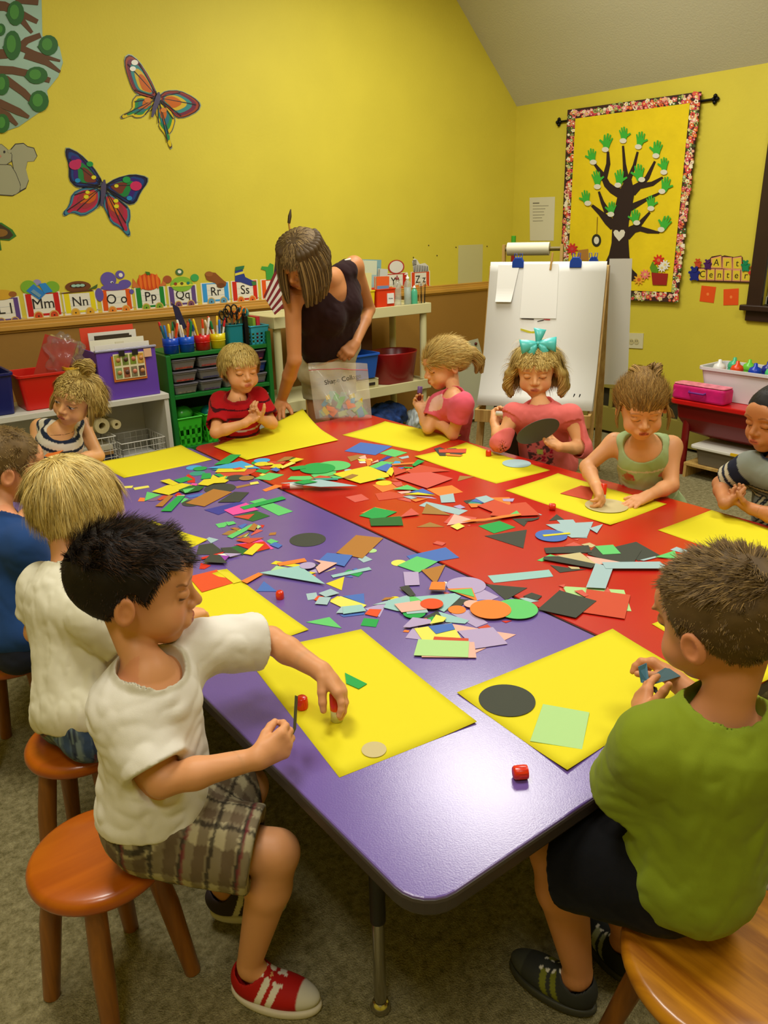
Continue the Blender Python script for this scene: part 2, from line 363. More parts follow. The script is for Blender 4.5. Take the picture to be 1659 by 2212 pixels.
for k, (c, h, s) in enumerate((((214, 70, 40), .10, 0), ((225, 222, 210), .075, .03), ((60, 50, 34), .062, .05), ((60, 50, 34), .055, .05), ((228, 225, 205), .048, 0), ((210, 205, 180), .036, .12), ((228, 225, 215), .030, 0))):
    y = cy1 - .03 - k * .034
    MB().box(cx0 + .012 + s, y, cz0 + .03, cx1 - .012 - (s if k != 1 else 0), y + .004, cz1 + h).build('hanging_folder', mat('folder%d' % k, c, .6), pc)
ph = empty('photo_sheet', 'laminated sheet of small photos clipped to the purple crate', 'picture', (1.41, cy0, cz0 + .14))
a, b = ony(243, 766, cy0 - .008), ony(316, 812, cy0 - .008)
px0, px1, pz1, pz0 = a[0], b[0], a[2], b[2]
MB().box(px0, cy0 - .010, pz0, px1, cy0 - .0075, pz1).build('backing', mat('card_cream', (222, 216, 176), .4), ph)
for i in range(4):
    for j in range(2):
        w = (px1 - px0) / 4; hgt = (pz1 - pz0) / 2
        c = ((150, 160, 70), (112, 130, 60), (120, 142, 50), (200, 150, 60), (128, 150, 96), (150, 90, 60), (128, 120, 90), (90, 70, 60))[i + 4 * j]
        z0_ = pz0 + (1 - j) * hgt + .006; x0_ = px0 + i * w + .005
        f = MB().box(x0_, cy0 - .0115, z0_, x0_ + w - .009, cy0 - .0101, z0_ + hgt - .012).build('photo', mat('photo%d' % (i + 4 * j), c, .3, var=.3, vscale=60), ph)
        MB().lathe([(.0001, -.0004), (.012, 0), (.012, .0006), (.0001, .0008)], (x0_ + w * .45, cy0 - .0117, z0_ + hgt * .42), 12, Matrix.Rotation(math.pi / 2, 3, 'X')).build('face', mat('photo_face%d' % (i % 3), ((190, 130, 80), (90, 60, 50), (200, 120, 90))[i % 3], .4), f)
MB().box(px0 - .008, cy0 - .0072, pz0 - .012, px1 + .006, cy0 - .0005, pz1 - .01).build('orange_card', mat('card_orange', (200, 110, 36), .5), ph)
for x in (px0 + .03, px0 + .10):
    MB().box(x, cy0 - .016, pz1 - .012, x + .03, cy0 - .011, pz1 + .014).build('binder_clip', mat('steel_black'), ph)
tag(MB().box(1.505, cy0 - .012, pz1 - .03, 1.545, cy0 - .0095, pz1 + .012).build('photo_card', mat('card_peach', (222, 178, 140), .5)), 'small peach photo card clipped to the right of the photo sheet', 'card')
# paper rolls and wire basket inside the white unit
def roll(name, label, p0, p1, r, rin, m, cat='paper roll', parent=None):
    d = Vector(p1) - Vector(p0); R = d.to_track_quat('Z', 'Y').to_matrix(); L = d.length
    prof = [(rin, 0), (r, 0), (r, L), (rin, L), (rin, 0)]
    mb = MB(); n = 28; vs = []
    for (q, z) in prof[:-1]:
        for k in range(n):
            t = 2 * math.pi * k / n; v = R @ Vector((q * math.cos(t), q * math.sin(t), z)) + Vector(p0); vs.append(tuple(v))
    fs = [(i * n + k, i * n + (k + 1) % n, ((i + 1) % 4) * n + (k + 1) % n, ((i + 1) % 4) * n + k) for i in range(4) for k in range(n)]
    mb.add(vs, fs, True); o = mb.build(name, m, parent); md = o.modifiers.new('e', 'EDGE_SPLIT'); return tag(o, label, cat) if label else o
KRAFT = mat('paper_cream', (196, 182, 130), .7); 
zb = .0505
roll('paper_roll', 'large cream paper roll end on, in the open bay of the white shelf', (1.245, 4.03, .56), (1.205, 4.3, .56), .040, .018, KRAFT)
roll('paper_roll', 'small cream paper roll beside the large one in the white shelf', (1.32, 4.03, .555), (1.30, 4.3, .555), .024, .009, KRAFT)
roll('paper_roll', 'cream paper roll lying left of the large one in the white shelf', (1.150, 4.05, .555), (1.13, 4.3, .555), .034, .014, KRAFT)
def wire_basket(label, x0, y0, z0, x1, y1, z1, step=.035):
    t = empty('wire_basket', label, 'basket', ((x0 + x1) / 2, (y0 + y1) / 2, z0)); m = mat('wire_white', (215, 213, 200), .35)
    r = .0016; mb = MB()
    def L(a, b): mb.tube([a, b], r, 5, False)
    nx = round((x1 - x0) / step); nz = max(2, round((z1 - z0) / step)); ny = round((y1 - y0) / step)
    for yy in (y0, y1):
        for i in range(nx + 1): L((x0 + (x1 - x0) * i / nx, yy, z0), (x0 + (x1 - x0) * i / nx, yy, z1))
        for i in range(nz + 1): L((x0, yy, z0 + (z1 - z0) * i / nz), (x1, yy, z0 + (z1 - z0) * i / nz))
    for xx in (x0, x1):
        for i in range(ny + 1): L((xx, y0 + (y1 - y0) * i / ny, z0), (xx, y0 + (y1 - y0) * i / ny, z1))
        for i in range(nz + 1): L((xx, y0, z0 + (z1 - z0) * i / nz), (xx, y1, z0 + (z1 - z0) * i / nz))
    for i in range(nx + 1): L((x0 + (x1 - x0) * i / nx, y0, z0), (x0 + (x1 - x0) * i / nx, y1, z0))
    tag(mb.build('wire_mesh', m, t), kind='stuff')
    mb2 = MB(); [mb2.tube([a, b], .003, 6) for a, b in (((x0, y0, z1), (x1, y0, z1)), ((x1, y0, z1), (x1, y1, z1)), ((x1, y1, z1), (x0, y1, z1)), ((x0, y1, z1), (x0, y0, z1)))]
    mb2.build('rim_wire', m, t); return t
wire_basket('white wire basket holding white paper in the white shelf', 1.325, 4.015, .3195, 1.565, 4.26, .45)
for k in range(1): tag(MB().box(1.345, 4.04, .3225, 1.55, 4.25, .349).build('paper_stack', mat('paper_white', (225, 225, 218), .7)), 'stack of white paper inside the white wire basket', 'paper')
wire_basket('white wire basket of craft tubes left in the white shelf', 1.08, 4.015, .3195, 1.30, 4.26, .50)
for k in range(5):
    z = .335 + .026 * k; tag(MB().box(1.10, 4.035, z - .01, 1.285, 4.24, z + .012).build('paper_pack', mat('pack%d' % (k % 3), ((170, 130, 70), (205, 198, 170), (40, 46, 66))[k % 3], .7)),
        ('brown paper pack lowest in the left wire basket', 'cream paper pack second from the bottom of the left wire basket', 'dark blue paper pack in the middle of the left wire basket', 'brown paper pack second from the top of the left wire basket', 'cream paper pack topmost in the left wire basket')[k], 'paper')

# ------------------------------------------------------------------ green shelf unit
GRN = mat('shelf_green', (20, 112, 40), .4, .5)
gx0, gx1, gy0, gy1 = 1.685, 2.350, 4.17, 4.50
gu = empty('green_shelf_unit', 'green shelf unit holding clear drawers, marker cups and baskets', 'shelf', ((gx0 + gx1) / 2, 4.33, 0))
for x in (gx0, gx1 - .028): MB().box(x, gy0, 0, x + .028, gy1, .93 if x > 2 else .852).build('side_panel', GRN, gu, .003)
for z in (.835, .605, .30, .06): MB().box(gx0 + .0285, gy0 + .002, z, gx1 - .0285, gy1 - .01, z + .022).build('shelf_board', GRN, gu, .002)
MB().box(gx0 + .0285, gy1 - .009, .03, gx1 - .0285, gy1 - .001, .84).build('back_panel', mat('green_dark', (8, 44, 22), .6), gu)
gt = .8575
# marker cups with markers
cups = [(1.745, (16, 70, 190), 'blue', 'first cup from the left'), (1.838, (20, 84, 200), 'blue', 'second cup from the left'), (1.935, (206, 22, 22), 'red', 'third cup from the left'), (2.032, (222, 204, 20), 'yellow', 'fourth cup from the left')]
mk_cols = [((235, 225, 190), 'cream'), ((240, 200, 30), 'yellow'), ((20, 120, 60), 'green'), ((220, 70, 20), 'orange'), ((40, 110, 190), 'blue'), ((235, 232, 220), 'white'), ((200, 30, 30), 'red'), ((60, 40, 30), 'brown'), ((30, 100, 110), 'teal')]
wfirst = ('first', 'second', 'third', 'fourth', 'fifth', 'sixth', 'seventh', 'eighth', 'ninth')
rr_ = random.Random(3)
for ci, (x, c, cn, w) in enumerate(cups):
    y = gy0 + .055
    t = empty('marker_cup', '%s plastic marker cup, %s on the green shelf' % (cn, w), 'cup', (x, y, gt))
    MB().lathe([(.034, 0), (.041, .002), (.0425, .045), (.044, .047), (.0445, .085), (.0415, .085), (.0395, .006), (.0001, .006)], (x, y, gt), 28).build('body', P_('cup%d' % ci, c, .3), t)
    MB().lathe([(.0446, .0), (.0454, .001), (.0454, .003), (.0446, .004)], (x, y, gt + .044), 28).build('ring', P_('cup%d' % ci, c), t)
    n = (7, 6, 7, 7)[ci]
    for k in range(n):
        a = 2 * math.pi * k / n + ci; ro = .024; tilt = .030 + rr_.random() * .014; hh = .15 + rr_.random() * .03
        col, cname = mk_cols[(k * 2 + ci * 3) % 9]
        p0 = np.array([x + ro * .8 * math.cos(a), y + ro * .8 * math.sin(a), gt + .0075 + .008]); p1 = np.array([x + (ro + tilt) * math.cos(a), y + (ro + tilt * .4) * math.sin(a) * .8, gt + hh])
        pm_ = p0 + (p1 - p0) * .68
        mt = empty('marker', '%s marker standing in the %s, %s of its ring' % (cname, w.replace(' from the left', ''), wfirst[k]), 'marker', p0)
        MB().tube([p0, pm_], .0062, 8).build('barrel', mat('mk_white' if k % 2 else 'mk_%s' % cname, (228, 225, 214) if k % 2 else col, .4), mt)
        MB().tube([pm_, p1 - (p1 - p0) * .03, p1], [.0072, .0066, .004], 8).build('cap', mat('mk_' + cname, col, .4), mt)
# scissor caddy with scissors
tq = mat('plastic_teal', (20, 120, 128), .4)
def cup2(name, label, cat, x0, y0, z0, x1, y1, z1, m): return bin_box(name, label, cat, x0, y0, z0, x1, y1, z1, m, .92, .006, rr=.015)
cup2('scissor_caddy', 'teal caddy full of scissors beside the yellow cup', 'caddy', 2.085, gy0 + .02, gt, 2.185, gy0 + .12, gt + .125, tq)
def scissors(c, col, label, lean, rot, s=1.0):
    t = empty('scissors', label, 'scissors', c)
    R = Matrix.Rotation(lean, 3, 'Y') @ Matrix.Rotation(rot, 3, 'Z')
    T_ = lambda p: tuple(R @ Vector(p) + Vector(c))
    MB().prism([T_((-.004, 0, -.11 * s)), T_((.004, 0, -.11 * s)), T_((.009, 0, 0)), T_((-.009, 0, 0))], R @ Vector((0, 1, 0)), .003).build('blades', mat('steel', (170, 170, 172), .25, metal=1), t)
    m = mat('sc_' + '%d_%d_%d' % col, col, .35)
    for sgn in (-1, 1):
        pts = [T_((sgn * (.018 + .017 * math.cos(q)), 0, .045 + .026 * math.sin(q))) for q in np.linspace(0, 2 * math.pi, 17)]
        MB().tube([T_((0, 0, -.004)), T_((sgn * .008, 0, .022))], .0045, 8).build('shank', m, t); MB().tube(pts, .0042, 8, False).build('handle', m, t)
for k, (dx, dz, col, l, lean, rot) in enumerate(((-.045, .165, (20, 18, 16), 'black handled scissors leftmost in the teal caddy', -.3, .3), (-.005, .185, (22, 20, 20), 'black handled scissors sticking highest from the teal caddy', .0, -.2), (.03, .165, (30, 22, 16), 'black handled scissors rightmost in the teal caddy', .25, .9),
        (.012, .150, (220, 110, 20), 'orange handled scissors in the middle of the teal caddy', .15, .1), (.058, .172, (226, 124, 24), 'orange handled scissors at the right of the teal caddy', .42, .3))):
    scissors((2.135 + dx, gy0 + .06 + .011 * (k - 2), gt + dz - .02), col, l, lean, rot)
st = empty('stapler', 'black stapler standing upright beside the turquoise basket', 'stapler', (2.2, gy0 + .03, gt))
MB().box(2.190, gy0 + .012, gt, 2.214, gy0 + .04, gt + .17).build('base', mat('black_gloss', (14, 14, 16), .25), st, .004)
MB().box(2.195, gy0 + .0405, gt + .004, 2.218, gy0 + .056, gt + .185).build('arm', mat('black_gloss'), st, .005)
def basket_holes(name, label, x0, y0, z0, x1, y1, z1, m, rows=3, cols=4, taper=.88, cat='basket', rr=.012):
    """square-holed plastic basket: posts and bands, real openings"""
    t = empty(name, label, cat, ((x0 + x1) / 2, (y0 + y1) / 2, z0)); cx, cy = (x0 + x1) / 2, (y0 + y1) / 2
    def pt(x, y, z):
        s = taper + (1 - taper) * (z - z0) / (z1 - z0); return (cx + (x - cx) * s, cy + (y - cy) * s, z)
    mb = MB(); th = .003
    def face(A, B, nrm):
        A = np.array(A); B = np.array(B)
        zs = [z0, z0 + .012]; H = z1 - z0; zr = z0 + H * .72
        for r in range(rows):
            zs += [z0 + .012 + (zr - z0 - .012) * (r + .62) / rows, z0 + .012 + (zr - z0 - .012) * (r + 1) / rows]
        bands = [(zs[2 * i], zs[2 * i + 1]) for i in range(rows)] + [(zs[2 * rows], z1)]
        def q(u0, u1, a, b):
            P = [A + (B - A) * u0, A + (B - A) * u1]; c = [pt(P[0][0], P[0][1], a), pt(P[1][0], P[1][1], a), pt(P[1][0], P[1][1], b), pt(P[0][0], P[0][1], b)]; mb.prism(c, nrm, th)
        for a, b in bands: q(0, 1, a, b)
        for i in range(cols + 1):
            u0 = max(0, (i - .22) / cols); u1 = min(1, (i + .22) / cols); q(u0, u1, z0, zr)
    face((x0, y0), (x1, y0), (0, 1, 0)); face((x0, y1), (x1, y1), (0, -1, 0)); face((x0, y0), (x0, y1), (1, 0, 0)); face((x1, y0), (x1, y1), (-1, 0, 0))
    mb.build('body', m, t); MB().prism([pt(x0, y0, z0), pt(x1, y0, z0), pt(x1, y1, z0), pt(x0, y1, z0)], (0, 0, 1), .003).build('bottom', m, t)
    mb = MB()
    for a, b in (((x0, y0), (x1, y0)), ((x1, y0), (x1, y1)), ((x1, y1), (x0, y1)), ((x0, y1), (x0, y0))): mb.tube([(a[0], a[1], z1), (b[0], b[1], z1)], .005, 8)
    mb.build('rim', m, t); return t
TQ = mat('plastic_turquoise', (58, 176, 200), .4)
basket_holes('supply_basket', 'turquoise square holed basket at the right end of the green shelf top', 2.225, gy0 + .01, gt, 2.345, gy0 + .2, gt + .105, TQ, 3, 4)
tag(MB().box(2.265, gy0 + .05, gt + .006, 2.283, gy0 + .15, gt + .15).build('supply_box', mat('lime', (150, 190, 60), .5)), 'lime green box standing in the turquoise basket', 'box')
tag(MB().box(2.290, gy0 + .05, gt + .006, 2.312, gy0 + .15, gt + .155).build('supply_box', mat('coral_box', (226, 60, 70), .5)), 'coral red box standing in the turquoise basket', 'box')
roll('tape_dispenser', 'teal tape roll standing behind the stapler', (2.235, gy0 + .12, gt + .175), (2.255, gy0 + .14, gt + .175), .035, .014, mat('plastic_teal2', (30, 140, 150), .3), 'tape')
tag(MB().box(2.232, gy0 + .1, gt + .004, 2.256, gy0 + .15, gt + .15).build('tape_box', mat('plastic_teal2')), 'teal box under the tape roll in the turquoise basket', 'box')
# little folded flag in the cups
lf = empty('small_flag', 'small folded dark flag sticking out of the marker cups', 'flag', (1.90, gy0 + .09, gt + .01))
MB().tube([(1.905, gy0 + .095, gt + .008), (1.80, gy0 + .115, gt + .27)], .003, 6).build('stick', mat('stick_tan', (170, 130, 70), .5), lf)
mb = MB(); mb.add([(1.80, gy0 + .108, gt + .265), (1.835, gy0 + .10, gt + .24), (1.865, gy0 + .09, gt + .13), (1.845, gy0 + .085, gt + .12), (1.815, gy0 + .1, gt + .15)], [(0, 1, 2, 3, 4)]); 
o = mb.build('cloth', mat('flag_navy', (34, 30, 60), .8), lf); o.modifiers.new('s', 'SOLIDIFY').thickness = .004
for k in range(3): MB().box(1.868 + .009 * k, gy0 + .083, gt + .115 + .012 * (2 - k), 1.873 + .009 * k, gy0 + .088, gt + .165 - .008 * k).build('stripe', mat('flag_red', (170, 36, 40), .8), lf)
# clear drawers
CLR = mat('clear_plastic', (160, 158, 150), .18, .6, alpha=.55); LID = mat('clear_lid', (120, 118, 124), .12, .8, alpha=.8)
k = 0
names3 = ('topmost', 'middle', 'bottom')
for ci, (x0, x1) in enumerate(((1.722, 1.865), (1.882, 2.020), (2.035, 2.170), (2.185, 2.315))):
    for r in range(3):
        z0 = .628 + .0685 * (2 - r)
        col = ('first', 'second', 'third', 'last')[ci]
        fill = [((150, 60, 34), 'red brown'), ((168, 60, 40), 'red'), ((120, 110, 90), 'grey'), ((150, 60, 50), 'rust'), ((60, 60, 90), 'blue'), ((80, 60, 90), 'purple')][(ci * 3 + r) % 6]
        if ci == 3: body = (mat('box_plum', (70, 30, 70), .3), mat('box_blue', (30, 60, 140), .3), CLR)[r]
        else: body = CLR
        t = bin_box('lidded_box', '%s clear lidded box in the %s column of the green shelf' % (names3[r], col), 'box', x0, gy0 + .01, z0, x1, gy0 + .2, z0 + .05, body, .86, .004, rr=.016)
        MB().prism([(a, b, z0 + .0525) for a, b in rrect(x0 - .004, gy0 + .004, x1 + .004, gy0 + .206, .018, 4)], (0, 0, 1), .008).build('lid', LID, t, .003)
        MB().box(x0 + .02, gy0 + .02, z0 + .006, x1 - .02, gy0 + .18, z0 + .022).build('contents', mat('fill_%s' % fill[1], fill[0], .8, var=.5, vscale=80), t)
GB = mat('plastic_green', (60, 190, 40), .35)
basket_holes('green_basket', 'bright green basket at the left of the lower green shelf', 1.715, gy0 + .01, .323, 1.865, gy0 + .24, .49, GB, 2, 4)
basket_holes('green_basket', 'bright green basket just right of the leftmost green one', 1.885, gy0 + .01, .323, 2.035, gy0 + .24, .49, GB, 2, 4)
blob('green_ball', (1.79, gy0 + .11, .50), .06, mat('green_toy', (60, 170, 50), .25), None, 'green toy heaped in the left green basket', 'toy', .12, 3, (1, 1, .7))
blob('teal_ball', (1.955, gy0 + .10, .487), .05, mat('teal_toy', (20, 130, 120), .35), None, 'teal ball in the second green basket', 'ball', .03, 5, (1, 1, .8))
bin_box('white_bin', 'small white bin at the right end of the lower green shelf', 'bin', 2.21, gy0 + .01, .323, 2.318, gy0 + .2, .56, mat('bin_white', (200, 200, 190), .4), .86, .006)

# ------------------------------------------------------------------ cream utility shelf behind the woman
CRM = mat('plastic_cream', (206, 200, 150), .45, .4)
ux0, ux1, uy0, uy1 = 2.36, 3.59, 4.14, 4.56
us = empty('utility_shelf', 'cream plastic utility shelf standing behind the woman', 'shelf', ((ux0 + ux1) / 2, 4.35, 0))
for z in (.94, .425, .06): 
    mb = MB(); mb.box(ux0, uy0, z, ux1, uy0 + .016, z + .066).box(ux0, uy1 - .016, z, ux1, uy1, z + .066).box(ux0, uy0 + .016, z, ux0 + .016, uy1 - .016, z + .066).box(ux1 - .016, uy0 + .016, z, ux1, uy1 - .016, z + .066)
    mb.box(ux0 + .016, uy0 + .016, z + .035, ux1 - .016, uy1 - .016, z + .052); mb.build('shelf_tray', CRM, us, .003)
for x in (ux0 + .04, ux1 - .04):
    for y in (uy0 + .04, uy1 - .04):
        for a, b in ((.0, .0595), (.1265, .4245), (.4915, .9395)): MB().tube([(x, y, a), (x, y, b)], .024, 14).build('post', CRM, us)
u1 = .9925
b_ = bin_box('desk_bin', 'orange red bin with a white label on the cream shelf', 'bin', 3.155, uy0 + .03, u1, 3.315, uy0 + .17, u1 + .125, P_('orange_red', (222, 58, 20)), .9, .006)
MB().box(3.235, uy0 + .0275, u1 + .03, 3.29, uy0 + .0325, u1 + .095).build('label', mat('paper_white'), b_)
text_mesh('lettering', 'Notes', .014, mat('ink', (40, 40, 50), .6), b_, (3.2625, uy0 + .0272, u1 + .062), (1, 0, 0), (0, 0, 1), .0004)
bin_box('desk_bin', 'yellow bin squeezed between the woman and the orange red bin', 'bin', 2.99, uy0 + .03, u1, 3.145, uy0 + .17, u1 + .12, P_('yellow2', (224, 200, 20)), .92, .006)
bin_box('desk_bin', 'red bin on the cream shelf showing beside the elbow of the woman', 'bin', 2.80, uy0 + .03, u1, 2.97, uy0 + .17, u1 + .17, P_('red', (200, 26, 16)), .92, .006)
def plain_book(name, label, x0, y0, z0, x1, y1, z1, rgb, ry=0.0, cat='book', side=None, band=None):
    c = ((x0 + x1) / 2, (y0 + y1) / 2, z0); R = Matrix.Rotation(ry, 3, 'Y'); t = empty(name, label, cat, c)
    MB().box(x0, y0, z0, x1, y0 + .003, z1, R, c).build('front_cover', mat('bk_%d_%d_%d' % rgb, rgb, .5), t); 
    MB().box(x0 + .002, y0 + .0032, z0 + .002, x1 - .002, y1 - .0032, z1 - .003, R, c).build('pages', mat('pages_pale', (214, 208, 190), .8), t)
    MB().box(x0, y1 - .003, z0, x1, y1, z1, R, c).build('back_cover', mat('bk_%d_%d_%d' % (side or rgb), side or rgb, .5), t)
    if band: MB().box(x0 + .004, y0 - .0008, z0 + (z1 - z0) * .35, x1 - .004, y0 - .0001, z0 + (z1 - z0) * .7, R, c).build('cover_band', mat('bk_%d_%d_%d' % band, band, .5), t)
    return t
plain_book('activity_book', 'pale green and blue activity book standing tall behind the orange red bin', 3.075, uy0 + .2, u1, 3.27, uy0 + .235, u1 + .30, (196, 206, 178), .06, band=(150, 184, 180))
plain_book('activity_book', 'grey blue book standing behind the pale green book', 3.20, uy0 + .245, u1, 3.34, uy0 + .275, u1 + .30, (120, 160, 164), .06)
plain_book('activity_book', 'pale grey book leaning at the right of the bins', 3.285, uy0 + .195, u1, 3.35, uy0 + .225, u1 + .24, (190, 196, 186), .10)
plain_book('activity_book', 'book with an orange top and pink and blue cover in the orange red bin', 3.17, uy0 + .06, u1 + .01, 3.275, uy0 + .085, u1 + .20, (224, 96, 40), .02, band=(110, 140, 176))
plain_book('activity_book', 'cream sheet of card standing in the yellow bin', 3.02, uy0 + .06, u1 + .01, 3.125, uy0 + .075, u1 + .23, (214, 206, 140), .05)
def bottle(label, c, r, h, m, liq, cap, name='pump_bottle', cat='bottle', frac=.6, pump=True):
    t = empty(name, label, cat, c)
    MB().lathe([(.0001, 0), (r, .001), (r * 1.02, h * .1), (r * 1.02, h * .68), (r * .75, h * .78), (r * .42, h * .83), (r * .42, h * .87)], c, 20).build('body', m, t)
    if liq: MB().lathe([(.0001, .003), (r * .93, .004), (r * .94, h * frac), (.0001, h * frac)], c, 16).build('liquid', liq, t)
    MB().lathe([(r * .5, h * .87), (r * .5, h * .93), (r * .2, h * .94), (r * .16, h)], c, 12).build('cap', cap, t)
    if pump: MB().tube([(c[0], c[1], c[2] + h), (c[0], c[1], c[2] + h + .008), (c[0] - .03, c[1] - .01, c[2] + h + .004)], .004, 8).build('nozzle', cap, t)
    return t
CLB = mat('bottle_clear', (225, 235, 230), .1, .6, trans=.6, alpha=.5); CAPW = mat('cap_white', (225, 225, 220), .4)
bottle('clear hand sanitizer pump bottle on the right end of the cream shelf', (3.44, uy0 + .07, u1), .024, .20, CLB, mat('gel_grey', (190, 205, 190), .3, alpha=.7), CAPW)
bottle('small bottle of green gel beside the pump bottle', (3.49, uy0 + .06, u1), .022, .13, mat('gel_teal', (80, 180, 140), .25, alpha=.85), None, CAPW, 'gel_bottle', pump=False)
bottle('tall clear glass with a dark red top between the orange bin and the pump bottle', (3.352, uy0 + .07, u1), .026, .20, CLB, None, mat('cap_maroon', (120, 34, 30), .5), 'glass_bottle', pump=False)
for i in range(4):
    x = 3.53 + .014 * i; tag(MB().tube([(x, uy0 + .05, u1 + .001), (x + .004 * (i - 1.5), uy0 + .05, u1 + .15 - .01 * (i % 2))], [.004, .0025], 8).build('paint_brush', mat('brush_%d' % (i % 2), ((176, 134, 74), (30, 26, 22))[i % 2], .5)),
        '%s thin %s brush from the left, standing at the right end of the cream shelf' % (wfirst[i], ('tan', 'black')[i % 2]), 'brush')
u2 = .4775
bin_box('storage_tub', 'medium blue tub on the middle tier of the cream shelf', 'tub', 2.96, uy0 + .03, u2 + .07, 3.165, uy0 + .3, u2 + .235, P_('blue', (34, 92, 190)), .82, .012)
cd = bin_box('cream_caddy', 'cream tray with a dark hand slot under the blue tub', 'tray', 2.95, uy0 + .02, u2, 3.15, uy0 + .32, u2 + .068, CRM, .98, .003)
MB().box(3.06, uy0 + .0165, u2 + .03, 3.11, uy0 + .0215, u2 + .048).build('hand_slot', mat('slot_dark', (40, 30, 20), .8), cd)
# oval red tub
t = empty('oval_tub', 'large dark red oval tub on the middle tier of the cream shelf', 'tub', (3.37, uy0 + .17, u2))
n = 40; mb = MB(); prof_ = [(.0001, .004), (.78, .004), (.80, .02), (.965, .205), (1.0, .212), (1.0, .205), (.985, .195), (.83, .004), (.80, 0), (.0001, 0)]
vs = [(3.372 + .185 * r * math.cos(2 * math.pi * k / n), uy0 + .16 + .15 * r * math.sin(2 * math.pi * k / n), u2 + z) for r, z in prof_ for k in range(n)]
mb.add(vs, [(i * n + k, i * n + (k + 1) % n, (i + 1) * n + (k + 1) % n, (i + 1) * n + k) for i in range(len(prof_) - 1) for k in range(n)], True).build('body', P_('dark_red', (136, 8, 14), .3), t)
tag(MB().box(2.98, uy0 + .335, u2, 3.33, uy0 + .37, u2 + .40).build('cardboard_panel', mat('cardboard', (104, 66, 34), .8)), 'dark brown cardboard panel standing at the back of the cream shelf', 'cardboard')
blob('fabric_bag', (3.28, uy0 + .14, .235), .13, mat('blue_cloth', (30, 60, 120), .7, var=.8, vscale=22), None, 'blue and purple patterned cloth bag on the lowest tier of the cream shelf', 'bag', .35, 12, (1.2, .8, .75), 4)
blob('paper_wad', (3.515, uy0 + .09, .19), .075, mat('crumple_white', (205, 215, 215), .5), None, 'crumpled white plastic bag on the lowest tier of the cream shelf', 'bag', .45, 14, (.8, .8, 1.0), 4)
# flag on a pole behind the woman
fl = empty('classroom_flag', 'red and white striped flag on a pole behind the woman', 'flag', (2.52, 4.08, 1.0))
p0 = ony(648, 640, 4.09); p1 = ony(624, 482, 4.09)
MB().tube([(p0[0] + .01, 4.09, .007), p0, p1], .006, 8).build('pole', mat('rail_wood'), fl)
pt_ = ony(628, 452, 4.09); MB().tube([p1, (p1 + pt_) / 2, pt_], [.009, .011, .003], 8).build('finial', mat('brass_dark', (60, 44, 20), .4), fl)
A = [ony(x, y, 4.085) for x, y in ((612, 545), (570, 640), (594, 680), (640, 640))]
A = [np.array(a) for a in A]
mbw, mbr = MB(), MB()
for k in range(9):
    u0, u1_ = k / 9, (k + 1) / 9
    q = [A[0] + (A[3] - A[0]) * u0, A[1] + (A[2] - A[1]) * u0, A[1] + (A[2] - A[1]) * u1_, A[0] + (A[3] - A[0]) * u1_]
    MB().prism(q, (0, 1, 0), .003).build('stripe', mat('flag_white', (214, 206, 190), .8) if k % 2 else mat('flag_maroon', (120, 30, 32), .8), fl)
a0 = ony(596, 556, 4.083); a1 = ony(612, 545, 4.083); a2 = ony(592, 590, 4.083)
MB().prism([a0, a1, (a1 + a2) / 2 + np.array([.02, 0, .0]), a2], (0, 1, 0), .003).build('canton', mat('flag_navy'), fl)

# ------------------------------------------------------------------ leaning board, convector, easel, bench
lb = [ony(*p, 4.50) for p in ((1002, 748), (1044, 733))]; 
tag(MB().prism([(lb[0][0] - .12, 4.46, .03), (lb[1][0] + .12, 4.42, .03), lb[1] + np.array([.0, .06, .0]), lb[0] + np.array([-.12, .08, .0])], (0, 1, 0), .006).build('foam_board', mat('board_grey', (168, 168, 140), .6)), 'pale grey board leaning on the brown wainscot beside the cream shelf', 'board')
pin = lb[1] + np.array([-.035, .052, -.035]); tag(MB().lathe([(.0001, .0), (.012, .002), (.010, .012), (.0001, .014)], pin, 14, Matrix.Rotation(math.pi / 2, 3, 'X')).build('push_pin', mat('pin_maroon', (90, 24, 20), .4)), 'dark red push pin in the corner of the leaning board', 'pin')
OLV = mat('olive_paint', (150, 138, 60), .5, .4)
hv = empty('convector_heater', 'olive painted convector heater with slotted vents along the right wall', 'heater', (4.86, 3.3, 0))
hx = 4.80
MB().box(hx, 2.35, .02, XW - .0185, 4.62, .20).build('lower_panel', OLV, hv, .004); MB().box(hx, 2.35, .34, XW - .0185, 4.62, .375).build('top_cover', OLV, hv, .004)
MB().box(hx + .03, 2.36, .2005, XW - .019, 4.61, .3395).build('grille_back', mat('vent_dark', (52, 46, 26), .7), hv)
y = 2.35
while y < 4.6: MB().box(hx, y, .2005, hx + .012, y + .03, .3395).build('mullion', OLV, hv); y += .115
tag(MB().box(2.9, 4.40, 0, 2.91, 4.41, .01).build('floor_chip', OLV), kind='structure') if False else None

